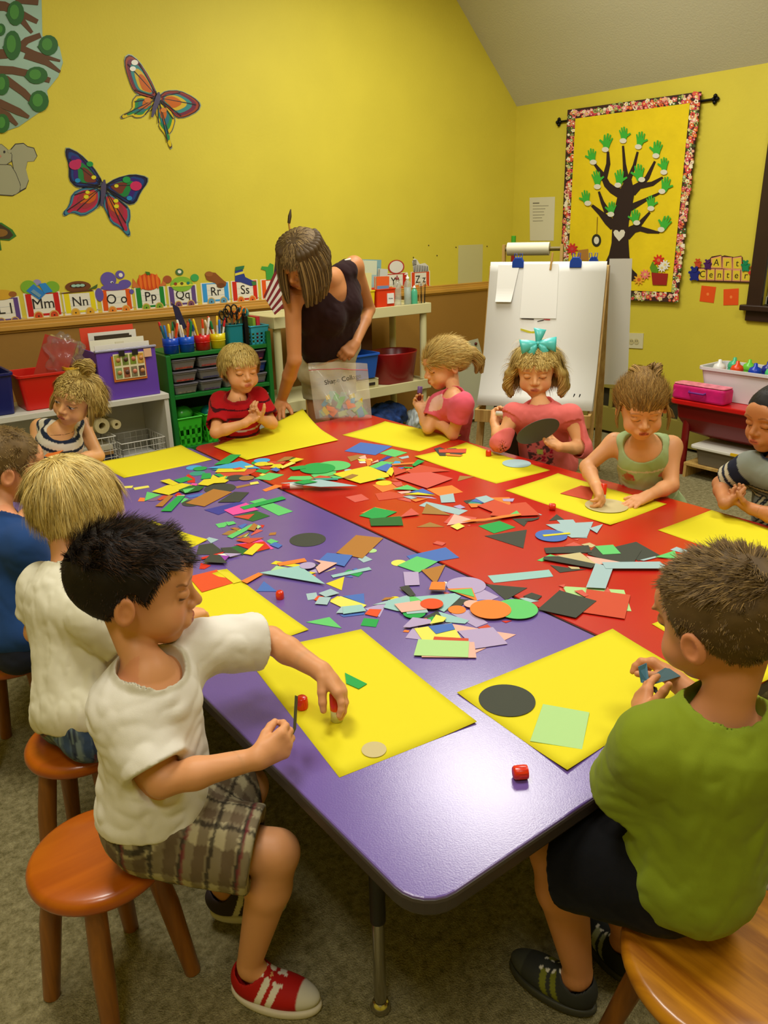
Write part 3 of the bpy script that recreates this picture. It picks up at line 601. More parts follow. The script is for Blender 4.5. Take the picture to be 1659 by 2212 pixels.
PD = lambda px, py, d: EYE + d / FPX * (RW @ np.array([px - CX, py - CY, FPX]))
ez = empty('art_easel', 'wooden two sided easel with white paper clipped to it', 'easel', (3.6, 3.1, 0))
EW = wood_mat('wood_pale', (196, 162, 92), (170, 130, 66), 1, .5, 2)
er = np.array([.53, -.848, 0]); ef = np.array([-.848, -.53, 0])
tl, tr = PD(1068, 572, 4.35), PD(1302, 577, 4.35); tc_ = (tl + tr) / 2; tc_[2] = 1.285; half = .318
def E3(u, v, z): return tuple(tc_ * np.array([1, 1, 0]) + er * u + ef * v + np.array([0, 0, z]))
zt = tc_[2]
def ebar(name, a, b, w=.02, d=.012, m=EW):
    a, b = np.array(a), np.array(b); s = er * w; q = [a - s, a + s, b + s, b - s]; return MB().prism(q, ef, d * 2).build(name, m, ez, .002)
for sgn in (-1, 1):
    ebar('front_leg', E3(sgn * half * .97, .33, 0), E3(sgn * half * .97, .0, zt - .01)); ebar('rear_leg', E3(sgn * half * .97, -.40, 0), E3(sgn * half * .97, -.04, zt - .01))
def slope(z): return .33 * (1 - z / zt)
for nm, z0, z1, off in (('front_board', .52, zt - .02, .026),):
    MB().prism([E3(-half, slope(z0) + off, z0), E3(half, slope(z0) + off, z0), E3(half, slope(z1) + off, z1), E3(-half, slope(z1) + off, z1)], ef, .008).build(nm, mat('board_white', (200, 200, 190), .3), ez)
MB().prism([E3(-half, -slope(.5) * 1.2 - .06, .5), E3(half, -slope(.5) * 1.2 - .06, .5), E3(half, -.07, zt - .02), E3(-half, -.07, zt - .02)], -ef, .008).build('rear_board', mat('board_green', (60, 50, 30), .6), ez)
for z in (.30, .98): 
    ebar('crossbar', E3(0, slope(z) * .5 - .2, z), E3(0, slope(z) * .5 - .2, z + .03), half * .95)
trz = .50
mb = MB(); 
def ebox(u0, v0, z0, u1, v1, z1):
    c = [E3(u, v, z) for u in (u0, u1) for v in (v0, v1) for z in (z0, z1)]; return MB().add(c, [(0, 1, 3, 2), (4, 6, 7, 5), (0, 4, 5, 1), (2, 3, 7, 6), (0, 2, 6, 4), (1, 5, 7, 3)])
s0 = slope(trz) + .04
ebox(-half, s0 + .10, trz - .05, half, s0 + .115, trz + .02).build('tray_front', EW, ez, .002)
ebox(-half, s0, trz - .05, half, s0 + .0995, trz - .04).build('tray_bottom', EW, ez)
for u in (-half, half - .015): ebox(u, s0, trz - .0395, u + .015, s0 + .0995, trz + .02).build('tray_end', EW, ez)
# big sheet on the easel, curling away at the bottom
def easel_sheet(name, label, u0, u1, z0, z1, off, m, curl=0, lean=0.0, wid=.0, nseg=14):
    vs, fs = [], []
    for i in range(nseg + 1):
        t = i / nseg; z = z1 + (z0 - z1) * t; v = slope(max(z, .0)) + off + curl * max(0, (t - .62) / .38) ** 2
        for s in (0, 1): vs.append(E3((u0 - wid * t) if s == 0 else (u1 - lean * t), v, z))
    for i in range(nseg): fs.append((2 * i, 2 * i + 1, 2 * i + 3, 2 * i + 2))
    o = MB().add(vs, fs, curl > .05).build(name, m); o.modifiers.new('s', 'SOLIDIFY').thickness = .0012
    return tag(o, label, 'paper')
PW = mat('paper_bright', (226, 226, 220), .6)
easel_sheet('easel_paper', 'large white sheet curling at the bottom on the front of the easel', -half - .002, half + .0, .535, zt + .012, .038, PW, .075, -.0, .0)
easel_sheet('easel_paper', 'small white sheet curling off the upper left of the easel paper', -half + .045, -half + .165, zt - .20, zt - .005, .043, PW, .012, .03, .0)
easel_sheet('easel_paper', 'thin white sheet in the middle of the easel paper with marks along its lower edge', -half + .19, -half + .38, zt - .285, zt - .0, .0425, PW, .0, -.012, -.0)
u_, zz = -half + .20, zt - .288
for (a, b, c, col) in ((.0, .07, .003, (70, 60, 60)), (.09, .125, -.012, (60, 50, 50)), (.125, .16, .0, (190, 30, 50))):
    q = [E3(u_ + a, slope(zz) + .0465, zz + c), E3(u_ + b, slope(zz) + .0465, zz + c * .2), E3(u_ + b, slope(zz) + .0465, zz + c * .2 - .006), E3(u_ + a, slope(zz) + .0465, zz + c - .004)]
    tag(MB().prism(q, ef, .001).build('pencil_mark', mat('mark_%d' % col[0], col, .7)), {.0: 'grey pencil line at the lower left edge of the middle easel sheet', .09: 'short grey tick under the middle easel sheet', .125: 'small red mark under the middle easel sheet'}[a], 'drawing')
q = [E3(-half + .20 + a, slope(.93) + .041, .925 + b) for a, b in ((0, .02), (.06, .005), (.12, .012), (.12, .0), (.06, -.008), (.0, .01))]
tag(MB().prism(q, ef, .001).build('paint_stroke', mat('stroke_yellow', (226, 222, 60), .7)), 'yellow paint stroke on the easel paper above the turquoise bow', 'drawing')
# sheet on the back face seen past the right edge
a_ = [E3(half + .0, -.085, zt + .02), E3(half + .12, -.085, zt + .02), E3(half + .145, -.22, .585), E3(half + .0, -.22, .585)]
tag(MB().prism(a_, -ef, .0012).build('easel_paper', PW), 'white sheet hanging on the rear side of the easel, past its right post', 'paper')
BC = mat('clip_blue', (10, 62, 160), .35, .5)
for k, u in enumerate((-half + .155, half - .165, half - .075)):
    t = empty('binder_clip', ('blue clip at the left top of the easel paper', 'blue clip at the right top of the easel paper', 'blue clip rightmost on the easel behind the others')[k], 'clip', E3(u, .04, zt))
    sc_ = 1.0 if k < 2 else .8
    c = [E3(u + a * sc_, .05 - .03 * (k == 2), zt + b) for a, b in ((-.032, -.02), (.032, -.02), (.032, .012), (.018, .035), (-.018, .035), (-.032, .012))]
    MB().prism(c, -ef, .03).build('jaw', BC, t, .003)
    for s in (-1, 1): MB().tube([E3(u + s * .006, .035, zt + .03), E3(u + s * .010, .035, zt + .055), E3(u + s * .022, .035, zt + .055), E3(u + s * .02, .035, zt + .03)], .0022, 6).build('loop', BC, t)
t = empty('clothespin', 'wooden clothespin at the middle top of the easel', 'clothespin', E3(.02, .05, zt))
MB().prism([E3(.014, .055, zt - .03), E3(.024, .055, zt - .03), E3(.032, .055, zt + .06), E3(.022, .055, zt + .06)], -ef, .006).build('front_leg', mat('pin_wood', (200, 160, 90), .6), t)
MB().prism([E3(.014, .032, zt - .03), E3(.024, .032, zt - .03), E3(.030, .042, zt + .06), E3(.022, .042, zt + .06)], -ef, .006).build('rear_leg', mat('pin_wood'), t)
# roll of paper on a dowel behind the easel top, with a two-coloured pole
a, b = np.array(E3(-half + .06, -.12, zt + .075)), np.array(E3(-half + .30, -.12, zt + .075))
roll('paper_roll', 'white paper roll lying across the top of the easel', tuple(a), tuple(b), .036, .014, mat('roll_white', (212, 208, 180), .7))
ebar2 = MB().tube([a - er * .03, b + er * .08], .012, 12); tag(ebar2.build('roll_dowel', mat('dowel_olive', (110, 96, 40), .5)), 'wooden dowel through the white paper roll', 'dowel')
for u in (-half + .04, -half + .37):
    ez_p = MB().prism([E3(u - .008, -.10, zt - .05), E3(u + .008, -.10, zt - .05), E3(u + .008, -.10, zt + .10), E3(u - .008, -.10, zt + .10)], -ef, .04).build('roll_bracket', EW, ez)
gp = empty('colour_pole', 'upright pole with a green tip over red behind the easel', 'pole', E3(-half + .05, -.25, 0))
c = np.array(E3(-half + .06, -.28, 0)); 
MB().tube([c + np.array([0, 0, .01]), c + np.array([0, 0, zt + .09])], .012, 10).build('shaft', mat('pole_maroon', (140, 30, 20), .5), gp)
MB().tube([c + np.array([0, 0, zt + .0905]), c + np.array([0, 0, zt + .145])], .014, 10).build('tip', mat('pole_green', (60, 150, 30), .5), gp)
# brushes standing in the easel tray
for k, (u, col) in enumerate(((half - .13, (30, 60, 90)), (half - .10, (220, 160, 30)))):
    t = empty('paint_brush', ('dark blue brush standing in the easel tray', 'yellow handled brush standing in the easel tray')[k], 'brush', E3(u, s0 + .05, trz - .04))
    MB().tube([E3(u, s0 + .06, trz - .035), E3(u + .02, s0 + .02, trz + .08)], .006, 8).build('handle', mat('br%d' % k, col, .5), t)
    MB().tube([E3(u + .02, s0 + .02, trz + .0805), E3(u + .028, s0 + .01, trz + .115)], [.008, .003], 8).build('bristles', mat('bristle_black', (26, 26, 24), .8), t)
tag(ebox(-half + .15, s0 + .01, trz - .039, -half + .28, s0 + .08, trz + .035).build('paint_tray', mat('tray_white', (200, 196, 170), .5), None, .004), 'white box standing in the easel tray', 'box')
# books behind the easel foot
for k, c in enumerate(((30, 34, 30), (60, 40, 30), (24, 50, 70), (90, 30, 40), (40, 44, 40))):
    q = [E3(-half + .02 + .085 * k, -.05, .03), E3(-half + .09 + .085 * k, -.05, .03), E3(-half + .09 + .085 * k, -.05, .47 - .02 * (k % 2)), E3(-half + .02 + .085 * k, -.05, .47 - .02 * (k % 2))]
    tag(MB().prism(q, -ef, .16).build('picture_book', mat('dbk%d' % k, c, .5)), ('black', 'brown', 'dark blue', 'dark red', 'charcoal')[k] + ' tall book standing under the easel', 'book')
tag(ebox(-half + .01, -.22, 0.0, half - .06, -.04, .0295).build('book_plinth', mat('wood_pale')), 'low wooden base carrying the books under the easel', 'base')

# red bench with bins, right edge
bx = 4.26
rb = empty('red_bench', 'red plastic water table along the right wall carrying the white bin', 'bench', (4.5, 2.1, 0))
MB().prism([(a, b, .445) for a, b in rrect(bx, 1.15, 4.74, 2.70, .05)], (0, 0, 1), .030).build('bench_top', P_('bench_red', (196, 18, 18), .3), rb, .006)
mb = MB(); zs = [(.445, 0), (.36, .01), (.27, .06), (.235, .14)]; vs = []
n = 4
for z, i_ in zs: vs += [(bx + .03 + i_, 1.2 + i_, z), (4.70 - i_, 1.2 + i_, z), (4.70 - i_, 2.66 - i_, z), (bx + .03 + i_, 2.66 - i_, z)]
fs = [(k * 4 + i, k * 4 + (i + 1) % 4, (k + 1) * 4 + (i + 1) % 4, (k + 1) * 4 + i) for k in range(3) for i in range(4)] + [(12, 13, 14, 15)]
mb.add(vs, fs).build('basin', P_('bench_dark', (120, 8, 12), .35), rb, .01)
for x, y in ((bx + .07, 1.3), (4.66, 1.3), (bx + .07, 2.60), (4.66, 2.60)): MB().tube([(x, y, 0), (x, y, .4445)], .022, 12).build('leg', P_('bench_dark', (120, 8, 12)), rb)
rk = empty('wooden_rack', 'low pale wood rack under the red bench', 'rack', (4.4, 2.0, 0))
MB().box(bx + .02, 1.5, .075, 4.60, 2.56, .093).build('rack_board', EW, rk, .002)
for y in (1.5, 2.54): MB().box(bx + .02, y, 0, 4.60, y + .018, .0745).build('rack_side', EW, rk)
sb = bin_box('storage_box', 'clear storage box with a white lid on the rack under the red bench', 'box', bx + .03, 1.75, .094, 4.58, 2.50, .19, mat('clear_box', (120, 110, 90), .2, .5, alpha=.75), .95, .004)
MB().prism([(a, b, .1925) for a, b in rrect(bx + .01, 1.72, 4.60, 2.53, .03)], (0, 0, 1), .018).build('lid', mat('lid_white', (214, 212, 200), .4), sb, .004)
MB().box(bx + .06, 1.8, .10, 4.55, 2.45, .15).build('contents', mat('box_fill', (90, 50, 36), .8, var=.8, vscale=14), sb)
MB().box(bx + .0, 2.2, .2, bx + .009, 2.26, .215).build('latch', P_('latch_y', (220, 180, 20)), sb)
bin_box('grey_crate', 'grey storage crate beside the rack at the floor under the red bench', 'crate', bx + .0, 1.0, .001, 4.55, 1.45, .17, mat('crate_grey', (120, 116, 96), .5), .95, .006)
wb = bin_box('dish_bin', 'white plastic dish bin full of cups and bottles on the red bench', 'bin', bx + .135, 1.72, .4755, 4.68, 2.60, .665, mat('bin_bright', (214, 212, 216), .35), .9, .018, rr=.04)
lbx = empty('lunch_box', 'pink soft lunch box beside the white bin on the red bench', 'lunch box', (4.33, 2.60, .476))
def bx_pts(px, py, z): return onz(px, py, z)
MB().prism([(a, b, .4765) for a, b in rrect(bx + .004, 2.345, bx + .115, 2.685, .02)], (0, 0, 1), .09).build('body', mat('pink_fabric', (206, 20, 110), .55, var=.15, vscale=20), lbx, .015, 3)
MB().prism([(a, b, .5668) for a, b in rrect(bx + .007, 2.348, bx + .112, 2.682, .02)], (0, 0, 1), .006).build('lid', mat('pink_lid', (232, 130, 150), .5, var=.3, vscale=30), lbx, .003)
MB().tube([(bx + .001, 2.46, .535), (bx - .012, 2.465, .53), (bx - .012, 2.56, .53), (bx + .001, 2.565, .535)], .006, 8).build('handle', mat('handle_purple', (110, 30, 130), .5), lbx)
cups_ = [((4.45, 2.50), (228, 228, 224), 'white egg shaped cup'), ((4.47, 2.40), (226, 70, 20), 'orange lidded cup'), ((4.57, 2.38), (110, 200, 60), 'lime green lidded cup'), ((4.47, 2.29), (20, 60, 180), 'blue lidded cup'), ((4.58, 2.27), (30, 40, 140), 'navy lidded cup'), ((4.49, 2.20), (90, 200, 120), 'mint lidded cup'), ((4.58, 2.48), (70, 180, 130), 'teal lidded cup')]
for k, ((x, y), c, l) in enumerate(cups_):
    t = empty('sippy_cup', l + ' in the white dish bin', 'cup', (x, y, .485)); m = mat('sip%d' % k, c, .3)
    MB().lathe([(.0001, 0), (.026, .002), (.034, .10), (.036, .15), (.034, .165)], (x, y, .486), 20).build('body', m, t)
    MB().lathe([(.037, .165), (.037, .178), (.030, .195), (.012, .204), (.010, .222), (.0001, .225)], (x, y, .486), 20).build('lid', m, t)
for k, (x, y) in enumerate(((4.50, 2.10), (4.59, 2.04), (4.48, 1.98))):
    bottle(('clear water bottle with a blue cap in the white dish bin', 'clear bottle behind the blue capped one in the white dish bin', 'clear bottle nearest the room in the white dish bin')[k], (x, y, .4805), .033, .25 - .03 * k, CLB, mat('water', (190, 200, 205), .2, alpha=.5), mat('cap_blue', (40, 120, 190), .4), 'water_bottle', frac=.4, pump=False)

# ------------------------------------------------------------------ things on the back wall
def flat(name, pts, y, m, parent, th=.0012):
    """2-D outline in photo pixels -> thin shape on the back wall at distance y (drawn clockwise or not)"""
    return MB().prism([ony(px, py, y) for px, py in pts], (0, -1, 0), th).build(name, m, parent)
def seg2(x, y, r0, r1=None, n=20, a0=0, a1=360):
    r1 = r1 or r0; return [(x + r0 * math.cos(math.radians(a0 + (a1 - a0) * k / n)), y + r1 * math.sin(math.radians(a0 + (a1 - a0) * k / n))) for k in range(n)]
def strip2(pts):
    """polyline with widths [(x,y,w)...] -> outline"""
    L, Rr = [], []
    for i, (x, y, w) in enumerate(pts):
        a = pts[max(i - 1, 0)]; b = pts[min(i + 1, len(pts) - 1)]; dx, dy = b[0] - a[0], b[1] - a[1]; l = math.hypot(dx, dy) or 1
        L.append((x - dy / l * w / 2, y + dx / l * w / 2)); Rr.append((x + dy / l * w / 2, y - dx / l * w / 2))
    return L + Rr[::-1]
def quads2(pts):
    o = strip2(pts); n = len(pts); return [(o[i], o[i + 1], o[2 * n - 2 - i], o[2 * n - 1 - i]) for i in range(n - 1)]
def C_(k, rgb, r=.5): return mat('print_' + k, rgb, r, .4)
S1 = .33755
def c1(pts): return [(x * S1, y * S1) for x, y in pts]
def about(pts, c, s): return [(c[0] + (x - c[0]) * s, c[1] + (y - c[1]) * s) for x, y in pts]
FOIL = mat('foil_edge', (150, 170, 160), .22, .8, metal=.5)
def lerp2(a, b, t): return (a[0] + (b[0] - a[0]) * t, a[1] + (b[1] - a[1]) * t)
def butterfly(label, wings, body, cols, spots):
    xs = [p[0] for w in wings for p in w]; ys = [p[1] for w in wings for p in w]
    t = empty('butterfly_cutout', label, 'wall decoration', ony(sum(xs) / len(xs) * S1, sum(ys) / len(ys) * S1, YW))
    for wi, w in enumerate(wings):
        w = [lerp2(w[i], w[(i + 1) % len(w)], t) for i in range(len(w)) for t in (.22, .78)]
        cen = (sum(p[0] for p in w) / len(w), sum(p[1] for p in w) / len(w))
        root = body[wi // 2 * 1] if False else body[1]
        o = flat('wing', c1(about(w, cen, 1.03)), YW - .001, FOIL, t, .003)
        for k, (s, c) in enumerate(cols[0 if wi < 2 else 1]):
            ce = (cen[0] + (root[0] - cen[0]) * (1 - s) * .9, cen[1] + (root[1] - cen[1]) * (1 - s) * .9)
            flat('wing_band', c1(about(w, ce, s)), YW - .0042 - .0008 * k, C_('bf%d_%d_%d' % c, c, .3), o, .0006)
        for q in range(0, len(w), 4):
            a = about([w[q]], root, .9)[0]; b = about([w[q]], root, .12)[0]
            flat('vein', c1(strip2([(a[0], a[1], 7), (b[0], b[1], 4)])), YW - .0085, C_('vein', (24, 18, 24)), o, .0004)
    for si, (x, y, r, c) in enumerate(spots): flat('spot', c1(seg2(x, y, r, r * .8, 12)), YW - .0092 - .00015 * si, C_('bf%d_%d_%d' % c, c, .3), t, .0004)
    flat('body', c1(strip2([(x, y, w) for (x, y), w in zip(body, (10, 34, 30, 12))])), YW - .0122, C_('bf_body', (70, 62, 90), .4), t, .003)
butterfly('yellow, teal and orange foil butterfly, the higher of the two on the wall',
    [[(1005, 600), (960, 500), (890, 390), (830, 345), (795, 370), (800, 440), (840, 560), (870, 600), (990, 640)],
     [(1020, 610), (1060, 580), (1150, 578), (1240, 622), (1285, 665), (1270, 710), (1190, 752), (1130, 757), (1090, 705), (1018, 645)],
     [(1000, 630), (880, 600), (845, 640), (845, 700), (770, 740), (778, 765), (840, 738), (865, 757), (915, 752), (945, 715), (980, 700)],
     [(1010, 645), (1090, 695), (1125, 760), (1105, 835), (1080, 865), (1105, 940), (1085, 957), (1058, 870), (1012, 812), (1020, 780), (990, 720)]],
    [(1015, 590), (1012, 625), (990, 690), (972, 750)],
    [[(.99, (60, 28, 20)), (.93, (150, 60, 30)), (.84, (110, 36, 60)), (.70, (50, 130, 130)), (.55, (200, 170, 40)), (.42, (190, 96, 20))],
     [(.98, (90, 60, 20)), (.92, (205, 180, 20)), (.72, (40, 130, 70)), (.55, (40, 110, 120)), (.38, (190, 96, 20))]],
    [(945, 640, 22, (200, 120, 50)), (1048, 705, 20, (200, 120, 50)), (862, 400, 22, (225, 225, 215)), (850, 440, 20, (225, 225, 215)), (1015, 630, 16, (210, 190, 40))])
butterfly('purple, red and blue foil butterfly, the lower of the two on the wall',
    [[(650, 1150), (600, 1070), (510, 980), (425, 940), (415, 980), (440, 1060), (440, 1150), (480, 1195), (520, 1202), (640, 1195)],
     [(670, 1185), (740, 1140), (850, 1112), (945, 1132), (945, 1170), (900, 1230), (870, 1300), (820, 1312), (760, 1270), (685, 1215)],
     [(645, 1200), (540, 1195), (460, 1235), (440, 1320), (400, 1360), (412, 1387), (460, 1358), (530, 1387), (615, 1340), (650, 1290)],
     [(668, 1215), (760, 1270), (830, 1330), (835, 1400), (818, 1440), (837, 1500), (818, 1515), (770, 1460), (712, 1430), (680, 1360), (655, 1310)]],
    [(668, 1150), (662, 1190), (660, 1240), (648, 1320)],
    [[(.99, (20, 14, 34)), (.93, (28, 30, 70)), (.84, (24, 60, 120)), (.72, (54, 28, 110)), (.55, (30, 120, 60)), (.38, (110, 50, 40))],
     [(.98, (20, 60, 100)), (.92, (60, 120, 140)), (.80, (170, 40, 70)), (.60, (150, 50, 60)), (.42, (190, 90, 30))]],
    [(480, 1055, 40, (180, 40, 90)), (500, 1035, 22, (180, 40, 90)), (870, 1190, 38, (190, 40, 90)), (497, 1155, 18, (30, 130, 180)), (828, 1268, 18, (30, 130, 180)), (600, 1135, 16, (210, 200, 40)),
     (560, 1230, 14, (205, 200, 40)), (552, 1260, 16, (205, 200, 40)), (745, 1190, 14, (205, 200, 40)), (742, 1285, 16, (205, 200, 40)), (745, 1320, 16, (205, 200, 40)), (575, 1050, 22, (30, 140, 70)), (810, 1150, 26, (30, 140, 70))])
# tree cut-out in the upper left corner
tc1 = empty('tree_cutout', 'silver green tree picture with brown branches and leaves in the top left corner', 'wall decoration', ony(0, 120, YW))
flat('backing', c1([(-900, -500), (265, -500), (265, 0), (270, 230), (380, 300), (402, 400), (372, 490), (300, 580), (312, 650), (250, 720), (120, 810), (0, 852), (-300, 900), (-900, 800)]), YW - .001, mat('tree_silver', (128, 158, 138), .3, .6, metal=.25), tc1, .003)
for bi, b in enumerate(([(-300, 20, 90), (30, 40, 60), (140, 90, 45), (240, 140, 30)], [(60, 30, 50), (140, 130, 40), (205, 210, 20)], [(-200, 350, 80), (40, 345, 60), (130, 300, 50), (170, 260, 44), (260, 225, 34)], [(120, 300, 40), (220, 345, 38), (385, 390, 14)],
          [(160, 350, 50), (300, 400, 40), (385, 460, 16)], [(-200, 440, 60), (80, 450, 50), (200, 475, 44), (320, 515, 34)], [(-100, 480, 50), (40, 510, 52), (150, 590, 46), (210, 650, 36)], [(-200, 600, 60), (0, 660, 50), (120, 715, 46), (185, 750, 20)], [(-100, 660, 50), (50, 740, 44), (110, 800, 20)], [(100, 0, 40), (245, 15, 36)])):
    mb = MB(); [mb.prism([ony(px * S1, py * S1, YW - .0043 - .00025 * bi) for px, py in q], (0, -1, 0), .002) for q in quads2(b)]; mb.build('branch', C_('bark', (92, 58, 22)), tc1)
for (x, y, a, b) in ((100, 85, 55, 80), (80, 290, 55, 95), (310, 290, 62, 66), (235, 482, 70, 56), (250, 648, 62, 70), (15, 790, 46, 62), (15, 540, 45, 70), (5, 190, 30, 40), (-60, 60, 60, 50)):
    lf_ = flat('leaf', c1(seg2(x, y, a, b, 14)[:7] + [(x - a * 1.15, y + b * .1)] + seg2(x, y, a, b, 14)[7:]), YW - .0075, C_('leaf', (28, 92, 26), .4), tc1, .002)
    flat('leaf_highlight', c1(seg2(x - a * .15, y - b * .1, a * .55, b * .6, 12)), YW - .0098, C_('leaf2', (62, 130, 40), .4), lf_, .0006)
sq = empty('squirrel_cutout', 'grey squirrel picture under the tree picture', 'wall decoration', ony(20, 370, YW))
GS = C_('squirrel', (150, 150, 118), .5); INK = C_('ink', (36, 32, 30))
for nm, pts in (('tail', [(70, 960), (100, 925), (150, 920), (175, 940), (215, 950), (235, 1000), (215, 1032), (175, 1035), (165, 1080), (183, 1150), (165, 1200), (120, 1225), (95, 1120), (75, 1010)]),
                ('body', [(-60, 1060), (20, 1050), (70, 1060), (100, 1110), (128, 1180), (125, 1225), (80, 1250), (0, 1245), (-60, 1240)]), ('head', [(-50, 930), (10, 925), (40, 950), (75, 990), (72, 1030), (40, 1052), (-20, 1050), (-60, 1010)])):
    cen = (sum(p[0] for p in pts) / len(pts), sum(p[1] for p in pts) / len(pts)); d = {'tail': 0, 'body': .002, 'head': .004}[nm]
    o = flat(nm, c1(about(pts, cen, 1.05)), YW - .001 - d, INK, sq, .001); flat(nm + '_fill', c1(pts), YW - .0022 - d, GS, o, .0006)
flat('eye', c1(seg2(28, 972, 7, 9, 10)), YW - .0072, INK, sq, .0006); flat('ear', c1(seg2(62, 968, 14, 12, 10)), YW - .0072, GS, sq, .0006)
flat('haunch', c1(seg2(85, 1195, 45, 52, 16)), YW - .0036, C_('squirrel2', (142, 140, 112)), sq, .0006); flat('nose', c1(seg2(-2, 1000, 12, 9, 10)), YW - .0072, C_('nose_pink', (170, 120, 96)), sq, .0006)
bg = empty('bug_cutout', 'brown and green rounded picture cut by the left edge of the photo', 'wall decoration', ony(10, 500, YW))
flat('green_base', c1([(-200, 1400), (10, 1425), (80, 1470), (105, 1510), (60, 1540), (0, 1535), (10, 1600), (-200, 1620)]), YW - .001, C_('bug_green', (50, 110, 30)), bg, .002)
flat('brown_back', c1([(-200, 1430), (0, 1432), (60, 1470), (85, 1505), (60, 1528), (-200, 1530)]), YW - .0035, C_('bug_brown', (60, 44, 18)), bg, .001)
flat('tan_spot', c1(seg2(0, 1490, 50, 26, 16)), YW - .005, C_('bug_tan', (130, 90, 24)), bg, .0006)

# alphabet train
S2 = 560 / 1659
CARD = C_('card_white', (226, 222, 204), .4)
train = [
 ('Ll', [(-22, 646), (40, 642), (44, 691), (-18, 697)], (92, 66, 130), (110, 80, 110), 'purple', 'white L l train card with a yellow lion, cut by the left edge'),
 ('Mm', [(54, 636), (126, 631), (132, 679), (62, 684.5)], (196, 30, 26), (200, 70, 26), 'red', 'red M m train card topped by blue and green mittens'),
 ('Nn', [(137, 634), (203, 628.5), (209, 671), (144, 678)], (226, 208, 30), (214, 160, 40), 'yellow', 'yellow N n train card topped by a brown nest'),
 ('Oo', [(220, 627), (281, 623.5), (285, 667), (223, 672)], (218, 84, 22), (222, 130, 40), 'orange', 'orange O o train card topped by a purple octopus'),
 ('Pp', [(293, 622.5), (353, 619), (357, 661), (298, 666)], (34, 130, 50), (124, 160, 40), 'green', 'green P p train card topped by an orange pumpkin'),
 ('Qq', [(365, 618.5), (422, 617), (424, 656), (368, 660)], (96, 70, 128), (120, 70, 96), 'purple', 'purple Q q train card topped by a green crest with a question mark'),
 ('Rr', [(437, 614), (492, 608.5), (495, 648), (439, 654)], (54, 150, 214), (90, 150, 180), 'blue', 'blue R r train card topped by a brown raccoon'),
 ('Ss', [(502, 608), (554, 606), (556.5, 646), (504, 650)], (200, 40, 26), (214, 96, 30), 'red', 'red S s train card topped by striped blue socks'),
 ('Tt', [(565, 605.5), (615, 602), (618, 641), (568, 645)], (222, 84, 26), (222, 130, 40), 'orange', 'orange T t train card with a green cactus half behind the woman'),
 ('Yy', [(828, 592), (877, 590.5), (879, 626), (830, 628)], (190, 34, 26), (200, 80, 30), 'red', 'red Y y train card behind the books on the cream shelf'),
 ('Zz', [(889, 588), (927, 587), (927, 621), (890, 622)], (214, 70, 30), (222, 120, 40), 'orange', 'orange Z z train card topped by a zebra')]
